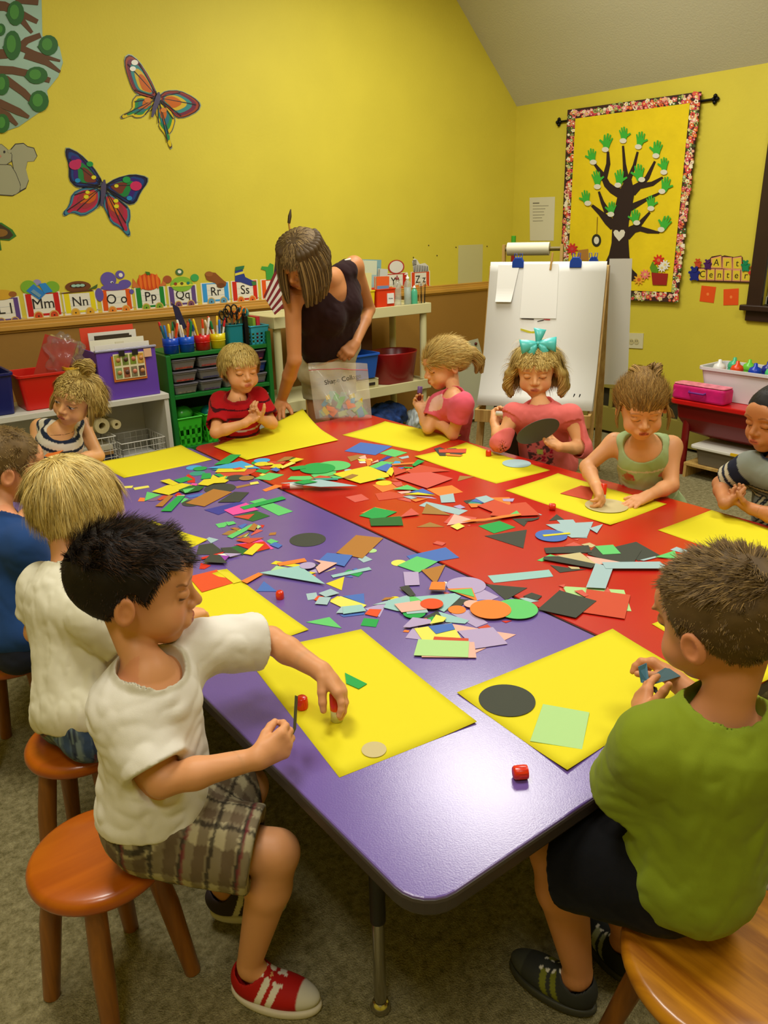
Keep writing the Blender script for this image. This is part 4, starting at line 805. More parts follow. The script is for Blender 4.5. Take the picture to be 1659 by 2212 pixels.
for name, q, rgb, wrgb, cn, label in train:
    P3 = [ony(x, y, YW - .002) for x, y in q]; P3 = [Vector(p) for p in P3]
    cen = sum(P3, Vector()) / 4; x0 = (P3[0][0] + P3[3][0]) / 2; x1 = (P3[1][0] + P3[2][0]) / 2; z1 = (P3[0][2] + P3[1][2]) / 2; z0 = (P3[2][2] + P3[3][2]) / 2
    W, H = x1 - x0, z1 - z0; t = empty('alphabet_card', label, 'wall card', (cen[0], YW, z0), 'alphabet train cards along the back wall'); m = C_('train_%d_%d_%d' % rgb, rgb, .4)
    yb_ = YW - .0005
    def bx2(nm, a, b, c, d, y, mm, pr=t): return MB().box(x0 + a * W, y - .0008, z0 + b * H, x0 + c * W, y, z0 + d * H).build(nm, mm, pr)
    bx2('card_base', -.05, -.26, 1.05, 1.04, yb_, CARD)
    bx2('side_bar', 0, 0, .17, 1.0, yb_ - .001, m); bx2('side_bar', .84, 0, 1.0, 1.0, yb_ - .001, m); bx2('top_bar', .1705, .955, .8395, 1.0, yb_ - .001, m); bx2('bottom_bar', .1705, 0, .8395, .10, yb_ - .001, m)
    for zf in (.34, .62): bx2('guide_line', .18, zf, .83, zf + .006, yb_ - .0009, C_('guide', (150, 170, 190)))
    bx2('coupler', 1.0005, .04, 1.14, .10, yb_ - .0009, C_('coupler', (190, 180, 120)))
    for u in (.3, .78):
        c = (x0 + u * W, yb_ - .002, z0 + .0 * H); Rm = Matrix.Rotation(math.pi / 2, 3, 'X')
        wh = MB().lathe([(.0001, 0), (.15 * W, 0), (.15 * W, .001), (.0001, .001)], c, 22, Rm, False).build('wheel', C_('wheel_rim', (206, 170, 90)), t)
        MB().lathe([(.0001, 0), (.115 * W, 0), (.115 * W, .001), (.0001, .001)], (c[0], c[1] - .0011, c[2]), 22, Rm, False).build('wheel_disc', C_('wheel_%d_%d_%d' % wrgb, wrgb), wh)
        MB().lathe([(.0001, 0), (.025 * W, 0), (.025 * W, .001), (.0001, .001)], (c[0], c[1] - .0022, c[2]), 10, Rm, False).build('hub', INK, wh)
    text_mesh('letters', {'Ll': 'L l', 'Zz': 'Z z', 'Oo': 'O o'}.get(name, name), H * .66, INK, t, (x0 + .5 * W, yb_ - .0022, z0 + .53 * H), (1, 0, 0), (0, 0, 1), .0004)
    # picture on top of each card
    cnt = [0]
    def el(u, v, a, b, rgb_, k=0, y=.0025, nm='picture', n=22): 
        cnt[0] += 1; y += .00009 * cnt[0]
        pts = [(x0 + (u + a * math.cos(2 * math.pi * i / n)) * W, yb_ - y - .001 * k, z0 + (v + b * math.sin(2 * math.pi * i / n)) * H) for i in range(n)]
        return MB().prism(pts, (0, -1, 0), .0006).build(nm, C_('t%d_%d_%d' % rgb_, rgb_), t)
    def pg(pts, rgb_, k=0, y=.0025, nm='picture'):
        cnt[0] += 1; y += .00009 * cnt[0]
        return MB().prism([(x0 + u * W, yb_ - y - .001 * k, z0 + v * H) for u, v in pts], (0, -1, 0), .0006).build(nm, C_('t%d_%d_%d' % rgb_, rgb_), t)
    if name == 'Ll': el(.45, 1.15, .45, .22, (206, 160, 40)); el(.85, 1.15, .14, .12, (150, 90, 30), 1); el(.2, 1.2, .12, .08, (230, 200, 90), 1)
    if name == 'Mm':
        el(.15, 1.3, .24, .3, (120, 170, 40)); el(.85, 1.25, .22, .26, (120, 170, 40)); pg([(.05, 1.15), (.30, 1.42), (.62, .98), (.40, .72)], (40, 120, 190), 1); pg([(.45, 1.42), (.66, 1.45), (.84, 1.05), (.58, .98)], (40, 130, 200), 2)
        pg([(.18, 1.1), (.27, 1.2), (.48, .92), (.40, .82)], (110, 150, 170), 3); el(.42, 1.48, .12, .14, (150, 140, 180), -1)
    if name == 'Nn':
        el(.5, 1.28, .42, .27, (110, 62, 26)); el(.5, 1.32, .27, .11, (60, 34, 16), 1); [el(.36 + .14 * i, 1.33, .08, .07, (150, 190, 170), 2) for i in range(3)]; pg([(-.15, 1.02), (.9, 1.1), (1.0, 1.02), (.0, .98)], (90, 54, 24), 1); pg([(.8, 1.1), (1.15, 1.35), (1.1, 1.15)], (70, 100, 40), 1)
    if name == 'Oo':
        el(.3, 1.5, .27, .36, (96, 80, 158)); el(.85, 1.25, .22, .2, (96, 80, 158)); el(.5, 1.12, .5, .16, (96, 80, 158)); el(-.08, .8, .14, .32, (96, 80, 158)); el(.72, 1.7, .16, .2, (96, 80, 158)); el(.74, 1.68, .07, .10, (226, 222, 204), 1); el(.4, 1.36, .05, .05, (230, 230, 230), 1); el(.41, 1.35, .025, .03, (20, 20, 20), 2); el(1.05, .85, .08, .12, (96, 80, 158))
    if name == 'Pp':
        el(.5, 1.28, .42, .42, (206, 72, 16)); [el(.5 + .15 * i, 1.28, .05, .38, (226, 110, 30), 1) for i in (-2, -1, 0, 1, 2)]; pg([(.45, 1.62), (.40, 1.8), (.56, 1.76), (.58, 1.62)], (60, 110, 30), 2); pg([(-.12, 1.05), (-.05, 1.5), (.1, 1.15), (.95, 1.15), (1.08, 1.5), (1.12, 1.05), (.5, .96)], (200, 110, 50), -1)
    if name == 'Qq':
        el(.5, 1.1, .42, .4, (130, 180, 50)); pg([(.0, 1.0), (.5, 1.25), (1, 1.0), (.5, .98)], (214, 208, 60), 1); el(-.02, 1.4, .16, .2, (160, 80, 40)); el(1.02, 1.4, .16, .2, (60, 160, 80)); el(.46, 1.75, .15, .18, (70, 110, 60)); el(.46, 1.76, .07, .09, (226, 222, 204), 1); [el(.26 + .24 * i, 1.14, .06, .08, ((150, 60, 30), (90, 80, 30), (30, 120, 110))[i], 2) for i in range(3)]
    if name == 'Rr':
        pg([(.15, 1.45), (.25, 1.62), (.55, 1.55), (.85, 1.1), (.95, 1.0), (.9, .8), (.7, .7), (.5, 1.0), (.2, 1.2)], (134, 76, 30)); el(.3, 1.5, .15, .14, (150, 90, 40), 1); el(.72, .85, .16, .13, (110, 60, 26), 1)
    if name == 'Ss':
        pg([(.12, 1.0), (.15, 1.55), (.45, 1.65), (.55, 1.2), (.9, .95), (.95, .75), (.75, .72), (.35, .95)], (40, 56, 130)); pg([(.13, 1.3), (.14, 1.42), (.50, 1.52), (.52, 1.4)], (214, 200, 80), 1); pg([(.15, 1.55), (.18, 1.75), (.55, 1.8), (.50, 1.62)], (40, 110, 70), 1); pg([(.78, .95), (.98, .95), (.98, .76), (.82, .74)], (60, 120, 60), 1)
    if name == 'Tt': pg([(.2, 1.0), (.2, 1.5), (.0, 1.6), (.05, 1.75), (.3, 1.7), (.4, 1.9), (.55, 1.8), (.5, 1.0)], (60, 150, 60))
    if name == 'Yy': el(.55, 1.4, .36, .42, (180, 50, 50)); el(.55, 1.4, .30, .36, (220, 216, 206), 1)
    if name == 'Zz':
        pg([(.1, 1.1), (.05, 1.5), (.02, 1.7), (.15, 1.88), (.30, 1.78), (.45, 1.5), (.75, 1.55), (.95, 1.35), (.97, 1.0), (.15, 1.0)], (214, 212, 200))
        for k in range(9): u = .12 + .095 * k; pg([(u, 1.02), (u + .045, 1.02), (u + .02, 1.50 - .02 * k), (u - .01, 1.50 - .02 * k)], (24, 22, 24), 1)
        for k in range(4): pg([(.05, 1.45 + .09 * k), (.26, 1.50 + .08 * k), (.26, 1.53 + .08 * k), (.05, 1.49 + .09 * k)], (24, 22, 24), 1)
# track drawn under the train
tk = empty('track_border', 'yellow card track strip under the alphabet train', 'wall border', (1.8, YW, RZ + .04))
MB().box(XL, YW - .0006, RZ + .034, 2.45, YW - .0001, RZ + .050).build('track_base', C_('track', (214, 190, 60)), tk)
for (px, py) in ((893, 556), (944, 552), (926, 530), (985, 534), (1052, 532)):
    p = ony(px, py, YW - .001); tag(MB().lathe([(.0001, 0), (.005, 0), (.004, .003), (.0001, .004)], p, 8, Matrix.Rotation(math.pi / 2, 3, 'X')).build('push_pin', C_('pin_dark', (60, 50, 20))), 'small dark pin in the yellow back wall, number of its row', 'pin')
pins = [o for o in bpy.data.objects if o.name.startswith('push_pin') and o.get('label', '').startswith('small dark')]
for o, w in zip(pins, ('lowest left', 'middle', 'highest', 'over the left edge of the grey sheet', 'beside the corner of the room')): o['label'] = 'small dark pin in the yellow back wall, %s' % w
a, b = ony(990, 530, YW), ony(1041, 623, YW)
tag(MB().box(a[0], YW - .0012, b[2], b[0], YW - .0002, a[2]).build('wall_sheet', mat('sheet_grey', (190, 184, 128), .7)), 'blank pale sheet pinned low on the back wall above the brown wainscot', 'paper')

# ------------------------------------------------------------------ things on the right wall
def flx(name, pts, off, m, parent, th=.001):
    return MB().prism([onx(px, py, XW - off) for px, py in pts], (-1, 0, 0), th).build(name, m, parent)
S4 = 619 / 1659
def c4(pts): return [(1040 + p[0] * S4, 160 + p[1] * S4) + tuple(p[2:]) for p in pts]
nt_ = empty('wall_notice', 'white typed notice taped to the right wall beside the quilt', 'paper', onx(1170, 475, XW))
flx('sheet', [(1144, 427), (1199, 425), (1196, 520), (1145, 520)], .0006, mat('notice_white', (208, 204, 176), .6), nt_)
for k in range(7):
    y = 438 + 6.5 * k; flx('text_line', [(1151, y), (1151 + (14, 34, 27, 24, 25, 20, 22)[k], y - .6), (1151 + (14, 34, 27, 24, 25, 20, 22)[k], y + (2.4 if k == 0 else 1) - .6), (1151, y + (2.4 if k == 0 else 1))], .0018, mat('text_grey', (110, 104, 90), .7), nt_, .0003)
qt = empty('quilt', 'yellow wall quilt with a brown tree of green hand prints and a floral border', 'quilt', onx(1350, 430, XW))
QO = c4([(505, 208), (1275, 102), (1135, 1320), (455, 1290)]); QI = c4([(545, 258), (1208, 168), (1100, 1262), (497, 1240)])
flx('border', QO, .022, mat('quilt_dark', (60, 34, 26), .85), qt, .012)
flx('field', QI, .0345, mat('quilt_yellow', (222, 196, 14), .85, var=.06, vscale=6, bump=.2, bscale=30), qt, .003)
# floral print along the border
FV, FF, FC = [], [], []
pal = [(206, 110, 90), (214, 96, 50), (226, 160, 150), (220, 200, 150), (150, 170, 100), (214, 80, 70), (232, 220, 190), (200, 70, 90), (60, 90, 40)]
def lerp(a, b, t): return (a[0] + (b[0] - a[0]) * t, a[1] + (b[1] - a[1]) * t)
rf = random.Random(5)
for e in range(4):
    L = math.dist(QO[e], QO[(e + 1) % 4]); n = int(L / 1.9)
    for k in range(n):
        t = (k + rf.random()) / n; w = rf.random(); p = lerp(lerp(QO[e], QO[(e + 1) % 4], t), lerp(QI[e], QI[(e + 1) % 4], t), .12 + .76 * w)
        r = rf.uniform(3.2, 6.4); c = rf.choice(pal); off = .0345 + .0002 * rf.random() * 10
        for rad, col, o_ in ((r, c, 0), (r * .35, rf.choice(((230, 200, 90), (120, 40, 30), (240, 230, 210))), .0006)):
            i0 = len(FV); m_ = 10
            for q in range(m_):
                a = 2 * math.pi * q / m_; rr2 = rad * (1 if q % 2 else .72); FV.append(tuple(onx(p[0] + rr2 * math.cos(a), p[1] + rr2 * math.sin(a), XW - off - o_)))
            FF.append(tuple(range(i0, i0 + m_))); FC += [lin(col)] * m_
me = bpy.data.meshes.new('floral_print'); me.from_pydata(FV, [], FF); ca = me.color_attributes.new('Col', 'FLOAT_COLOR', 'POINT')
ca.data.foreach_set('color', np.concatenate([np.array(FC), np.ones((len(FC), 1))], 1).astype('f').ravel())
tag(link_mesh('floral_print', me, vmat('floral', .85), qt), kind='stuff')
BR = mat('felt_brown', (44, 28, 20), .9)
FC_ = [0]
def fstrip(name, pts, off, m): 
    FC_[0] += 1; off += .00015 * FC_[0]
    mb = MB(); [mb.prism([onx(px, py, XW - off) for px, py in q], (-1, 0, 0), .002) for q in quads2([(x, y, w * S4) for x, y, w in c4(pts)])]; return mb.build(name, m, qt)
fstrip('trunk', [(790, 1200, 230), (788, 1150, 185), (792, 1100, 150), (798, 1050, 118), (803, 980, 98), (803, 900, 92), (806, 850, 96), (825, 760, 95), (840, 690, 90), (848, 640, 56), (850, 590, 30)], .0398, BR)
fstrip('root', [(820, 1080, 60), (850, 1140, 46), (905, 1168, 10)], .0378, BR)
for b in ([(770, 880, 60), (735, 850, 52), (690, 805, 30), (640, 760, 16)], [(800, 690, 56), (760, 670, 46), (728, 640, 38), (700, 580, 28), (655, 520, 14)], [(712, 610, 30), (735, 520, 24), (733, 450, 14)],
          [(842, 640, 40), (828, 520, 18), (820, 415, 12)], [(850, 620, 30), (885, 530, 18), (905, 450, 12)], [(870, 680, 60), (920, 640, 36), (960, 600, 26), (1005, 505, 12)], [(920, 648, 34), (990, 635, 26), (1050, 598, 12)],
          [(860, 775, 40), (950, 728, 20), (1030, 690, 12)], [(730, 800, 36), (700, 740, 20), (680, 680, 12)], [(835, 930, 70), (910, 875, 30), (975, 800, 12)], [(870, 905, 36), (920, 895, 30), (965, 908, 28), (1030, 918, 10)]):
    fstrip('branch', b, .0375, BR)
FC_[0] = 0
HAND = [(-.16, .5), (-.28, .15), (-.62, -.12), (-.55, -.24), (-.28, -.10), (-.30, -.62), (-.20, -.66), (-.13, -.22), (-.06, -.78), (.05, -.78), (.05, -.24), (.16, -.72), (.26, -.68), (.19, -.18), (.36, -.50), (.44, -.44), (.30, .0), (.24, .3), (.14, .5)]
for k, (x, y, lx, ly, rot, fl_, sz) in enumerate(((640, 480, 647, 510, -8, 1, 62), (725, 400, 717, 437, 8, 1, 70), (825, 355, 820, 386, 0, -1, 62), (920, 385, 908, 421, 10, -1, 66), (1015, 440, 1010, 473, 6, 1, 70), (1057, 530, 1056, 568, 0, 1, 60), (1065, 648, 1045, 679, 14, -1, 68),
        (670, 610, 671, 652, -6, -1, 66), (800, 608, 790, 643, 4, -1, 70), (912, 580, 928, 611, -4, 1, 74), (982, 752, 981, 778, 2, -1, 62), (1060, 872, 1040, 900, 24, 1, 70), (605, 722, 616, 748, -10, 1, 62), (752, 785, 749, 812, 6, 1, 60), (890, 835, 899, 861, -2, 1, 66))):
    a = math.radians(rot); pts = [((x + sz * 1.05 * (fl_ * u * math.cos(a) - v * math.sin(a))), (y + sz * 1.05 * (fl_ * u * math.sin(a) + v * math.cos(a)))) for u, v in HAND]
    h = flx('hand_cutout', c4(pts), .0425 + .0002 * k, mat('felt_green', (60, 170, 50), .9), qt, .0016)
    flx('name_oval', c4(seg2(lx, ly, 20, 15, 16)), .0445 + .0002 * k, mat('felt_white', (214, 210, 190), .9), h, .0006)
flx('heart', c4([(797, 968), (770, 935), (764, 915), (774, 902), (788, 904), (797, 916), (808, 902), (824, 902), (832, 916), (826, 938)]), .0425, mat('felt_white'), qt)
mb = MB(); 
for q in quads2([(x, y, 3 * S4) for x, y, _ in c4([(672, 828, 1), (668, 930, 1)])]): mb.prism([onx(px, py, XW - .039) for px, py in q], (-1, 0, 0), .002)
mb.build('swing_rope', mat('rope', (120, 80, 20), .8), qt)
flx('swing_tire', c4(seg2(666, 963, 27, 37, 20)), .0392, mat('tire', (40, 40, 24), .7), qt); flx('tire_hole', c4(seg2(666, 963, 15, 22, 16)), .0405, mat('felt_white'), qt)
def flower(x, y, r, petal, mid, n=9, off=.043):
    pts = [];
    for q in range(n * 4): a = 2 * math.pi * q / (n * 4); rr = r * (1 if q % 4 in (1, 2) else .62); pts.append((x + rr * math.cos(a), y + rr * math.sin(a)))
    f = flx('flower', c4(pts), off, mat('petal_%d_%d_%d' % petal, petal, .8), qt); flx('flower_centre', c4(seg2(x, y, r * .3, r * .3, 12)), off + .0014, mat('petal_%d_%d_%d' % mid, mid, .8), f)
flx('pot', c4([(985, 1150), (1080, 1155), (1072, 1222), (992, 1220)]), .041, mat('felt_red', (150, 30, 20), .9), qt, .003)
flx('leaves', c4([(975, 1120), (990, 1085), (1010, 1110), (1030, 1130), (1020, 1152), (985, 1148)]), .0405, mat('felt_leaf', (90, 140, 20), .9), qt)
flower(1026, 1078, 34, (206, 40, 20), (200, 120, 60)); flower(1062, 1105, 30, (225, 222, 210), (220, 200, 120), off=.0445); flower(1045, 1122, 26, (225, 222, 210), (220, 200, 120), off=.046)
flower(912, 1190, 32, (226, 160, 40), (200, 90, 40)); flower(948, 1160, 30, (230, 120, 110), (220, 180, 90), off=.0445); flower(832, 1130, 28, (225, 222, 210), (220, 200, 120))
flower(525, 1012, 34, (200, 40, 40), (190, 70, 60)); flx('basket', c4([(560, 1020), (618, 1012), (620, 1080), (556, 1075)]), .0405, mat('felt_tan', (170, 120, 50), .9), qt)
RB = mat('iron_black', (18, 16, 18), .4, .5, metal=.6)
r0, r1 = onx(1212, 263, XW - .0125), onx(1538, 215, XW - .0125)
rd = empty('curtain_rod', 'black iron rod with leaf shaped finials carrying the quilt', 'rod', r0)
MB().tube([r0, r1], .008, 10).build('rod', RB, rd)
for p, s in ((r0, 1), (r1, -1)):
    p = np.array(p); mb = MB()
    for dy, dz in ((0, .0), (.012, .018), (.012, -.018), (.028, 0.0)): mb.lathe([(.0001, -.014), (.010, -.008), (.013, 0), (.010, .008), (.0001, .014)], p + np.array([0, s * (dy + .008), dz]), 10)
    mb.build('finial', RB, rd)
for (px, py) in ((1236, 258), (1512, 219)):
    p = onx(px, py, XW - .0125); MB().tube([p, (XW - .0005, p[1], p[2])], .005, 8).build('wall_bracket', RB, rd)
# sign
sg = empty('art_center_sign', 'yellow letter block sign with coloured teddy bears beside the window', 'sign', onx(1565, 590, XW))
S5 = 259 / 1659
def c5(pts): return [(1400 + x * S5, 500 + y * S5) for x, y in pts]
flx('dark_backing', c5([(690, 500), (860, 500), (865, 370), (890, 345), (1010, 325), (1030, 345), (1060, 330), (1170, 350), (1190, 355), (1290, 335), (1310, 360), (1315, 530), (1435, 540), (1420, 712), (690, 688)]), .001, C_('sign_dark', (70, 40, 26)), sg, .008)
PKs, YLs = C_('sign_pink', (220, 150, 110)), C_('sign_yellow', (214, 190, 50))
blocks = [('A', [(872, 370), (1015, 335), (1022, 512), (872, 508)]), ('r', [(1032, 355), (1160, 358), (1168, 530), (1028, 512)]), ('t', [(1172, 365), (1295, 345), (1300, 530), (1172, 528)])]
xs_ = [(700, 808), (820, 925), (935, 1042), (1052, 1160), (1170, 1280), (1290, 1420)]
blocks += [(ch, [(a, 512 + (a - 700) * .03), (b, 512 + (b - 700) * .03), (b - 4, 672 + (b - 700) * .03), (a - 4, 672 + (a - 700) * .03)]) for ch, (a, b) in zip('Center', xs_)]
for ch, q in blocks:
    f = flx('letter_block', c5(q), .0095, PKs, sg, .002); ce = (sum(p[0] for p in q) / 4, sum(p[1] for p in q) / 4); flx('block_face', c5(about(q, ce, .82)), .012, YLs, f, .0006)
    o = onx(*c5([ce])[0], XW - .0132); hgt = .050 if ch in 'ACt' else .050
    text_mesh('letter', ch, .058, C_('sign_ink', (50, 34, 10)), f, o, (0, -1, 0), (0, 0, 1), .0003)
for k, (x, y, r, c) in enumerate(((690, 435, 50, (190, 70, 30)), (825, 450, 55, (70, 20, 90)), (640, 575, 78, (20, 34, 120)), (1350, 470, 62, (10, 130, 80)), (1480, 580, 88, (200, 40, 40)))):
    m = C_('bear%d' % k, c); be = flx('bear', c5(seg2(x, y + r * .25, r * .75, r, 18)), .013 + .001 * k, m, sg, .003)
    flx('bear_head', c5(seg2(x, y - r * .55, r * .5, r * .45, 16)), .0165 + .001 * k, m, be, .002)
    for dx, dy in ((-.4, -.95), (.4, -.95), (-.8, -.1), (.8, -.1), (-.55, 1.1), (.55, 1.1)): flx('bear_limb', c5(seg2(x + dx * r, y + dy * r, r * .26, r * .26, 10)), .0145 + .001 * k, m, be, .003)
for q, l in (([(741, 748), (942, 768), (908, 990), (712, 965)], 'left of the two orange paper squares under the sign'), ([(1045, 800), (1255, 788), (1248, 1018), (1042, 1022)], 'right of the two orange paper squares under the sign')):
    t = empty('orange_square', l, 'paper', onx(*c5([q[0]])[0], XW)); flx('square', c5(q), .001, C_('orange_card', (222, 78, 12), .6), t)
    ce = (sum(p[0] for p in q) / 4, sum(p[1] for p in q) / 4); flx('centre_mark', c5(seg2(ce[0], ce[1], 18, 22, 10)), .0022, C_('orange_light', (236, 130, 60)), t, .0003)
ol = empty('wall_outlet', 'white double wall outlet beside the easel', 'outlet', onx(1371, 736, XW))
flx('cover_plate', [(1352, 719), (1391, 720), (1389, 753), (1353, 751)], .001, mat('outlet_white', (206, 200, 160), .4), ol, .006)
for px in (1364, 1375): 
    f = flx('socket', seg2(px, 738, 5.5, 6.5, 16), .0072, mat('outlet_socket', (190, 180, 130), .4), ol, .002)
    for d in (-1.8, 1.8): flx('slot', [(px + d - .5, 735), (px + d + .5, 735), (px + d + .5, 738.5), (px + d - .5, 738.5)], .0093, mat('slot_dark', (40, 30, 20)), f, .0003)

# ------------------------------------------------------------------ construction paper on the tables
PAPER = {'yellow': (220, 206, 44), 'sheet': (222, 210, 30), 'paleyellow': (226, 220, 96), 'cream': (214, 200, 160), 'orange': (240, 130, 54), 'redorange': (222, 84, 40), 'coral': (200, 80, 52), 'red': (206, 50, 26), 'rose': (206, 92, 78),
         'pink': (232, 176, 160), 'magenta': (236, 84, 160), 'purple': (150, 66, 170), 'lavender': (176, 160, 198), 'mauve': (126, 96, 132), 'indigo': (66, 66, 150), 'blue': (76, 112, 186), 'skyblue': (74, 164, 216),
         'silver': (160, 188, 192), 'aqua': (150, 194, 190), 'teal': (60, 150, 130), 'green': (44, 160, 76), 'mint': (100, 196, 110), 'palegreen': (172, 212, 140), 'darkgreen': (48, 104, 46), 'brown': (172, 118, 52),
         'tan': (160, 120, 60), 'charcoal': (66, 70, 60), 'white': (206, 206, 200)}
def pmat(c):
    return mat('paper_' + c, PAPER[c], .75, .25, bump=.04, bscale=500)
NAMES = {'sheet': 'yellow', 'paleyellow': 'pale yellow', 'redorange': 'red orange', 'silver': 'silvery blue', 'skyblue': 'sky blue', 'aqua': 'pale aqua', 'mint': 'mint green', 'palegreen': 'pale green', 'darkgreen': 'dark green'}
GR = {
 'A': (260, 970, .1326, 'the far left purple pile'), 'B': (440, 960, .1326, 'the far pile on the seam'), 'C': (600, 940, .1326, 'the pile over the glue stick'),
 'D': (740, 940, .16275, 'the pile near the far sheets'), 'E': (900, 1030, .1688, 'the middle red scatter'), 'K': (400, 900, .3617, 'the open red tabletop'), 'F': (410, 1110, .13864, 'the pile beside the dark hair'),
 'G': (560, 1140, .16878, 'the middle purple pile'), 'H': (640, 1260, .14467, 'the gap before the near yellow sheet'), 'I': (820, 1150, .15672, 'the middle of the seam'), 'L': (800, 1250, .13261, 'the near pile, left half'),
 'J': (960, 1240, .13261, 'the near pile, right half'), 'M': (1120, 1100, .22906, 'the pile by the boy in green'), 'N': (800, 900, .5178, 'the near seam'), 'Z': (0, 0, 1, 'a near yellow sheet'), 'Y': (740, 940, .16275, 'the sheet of the bow girl')}
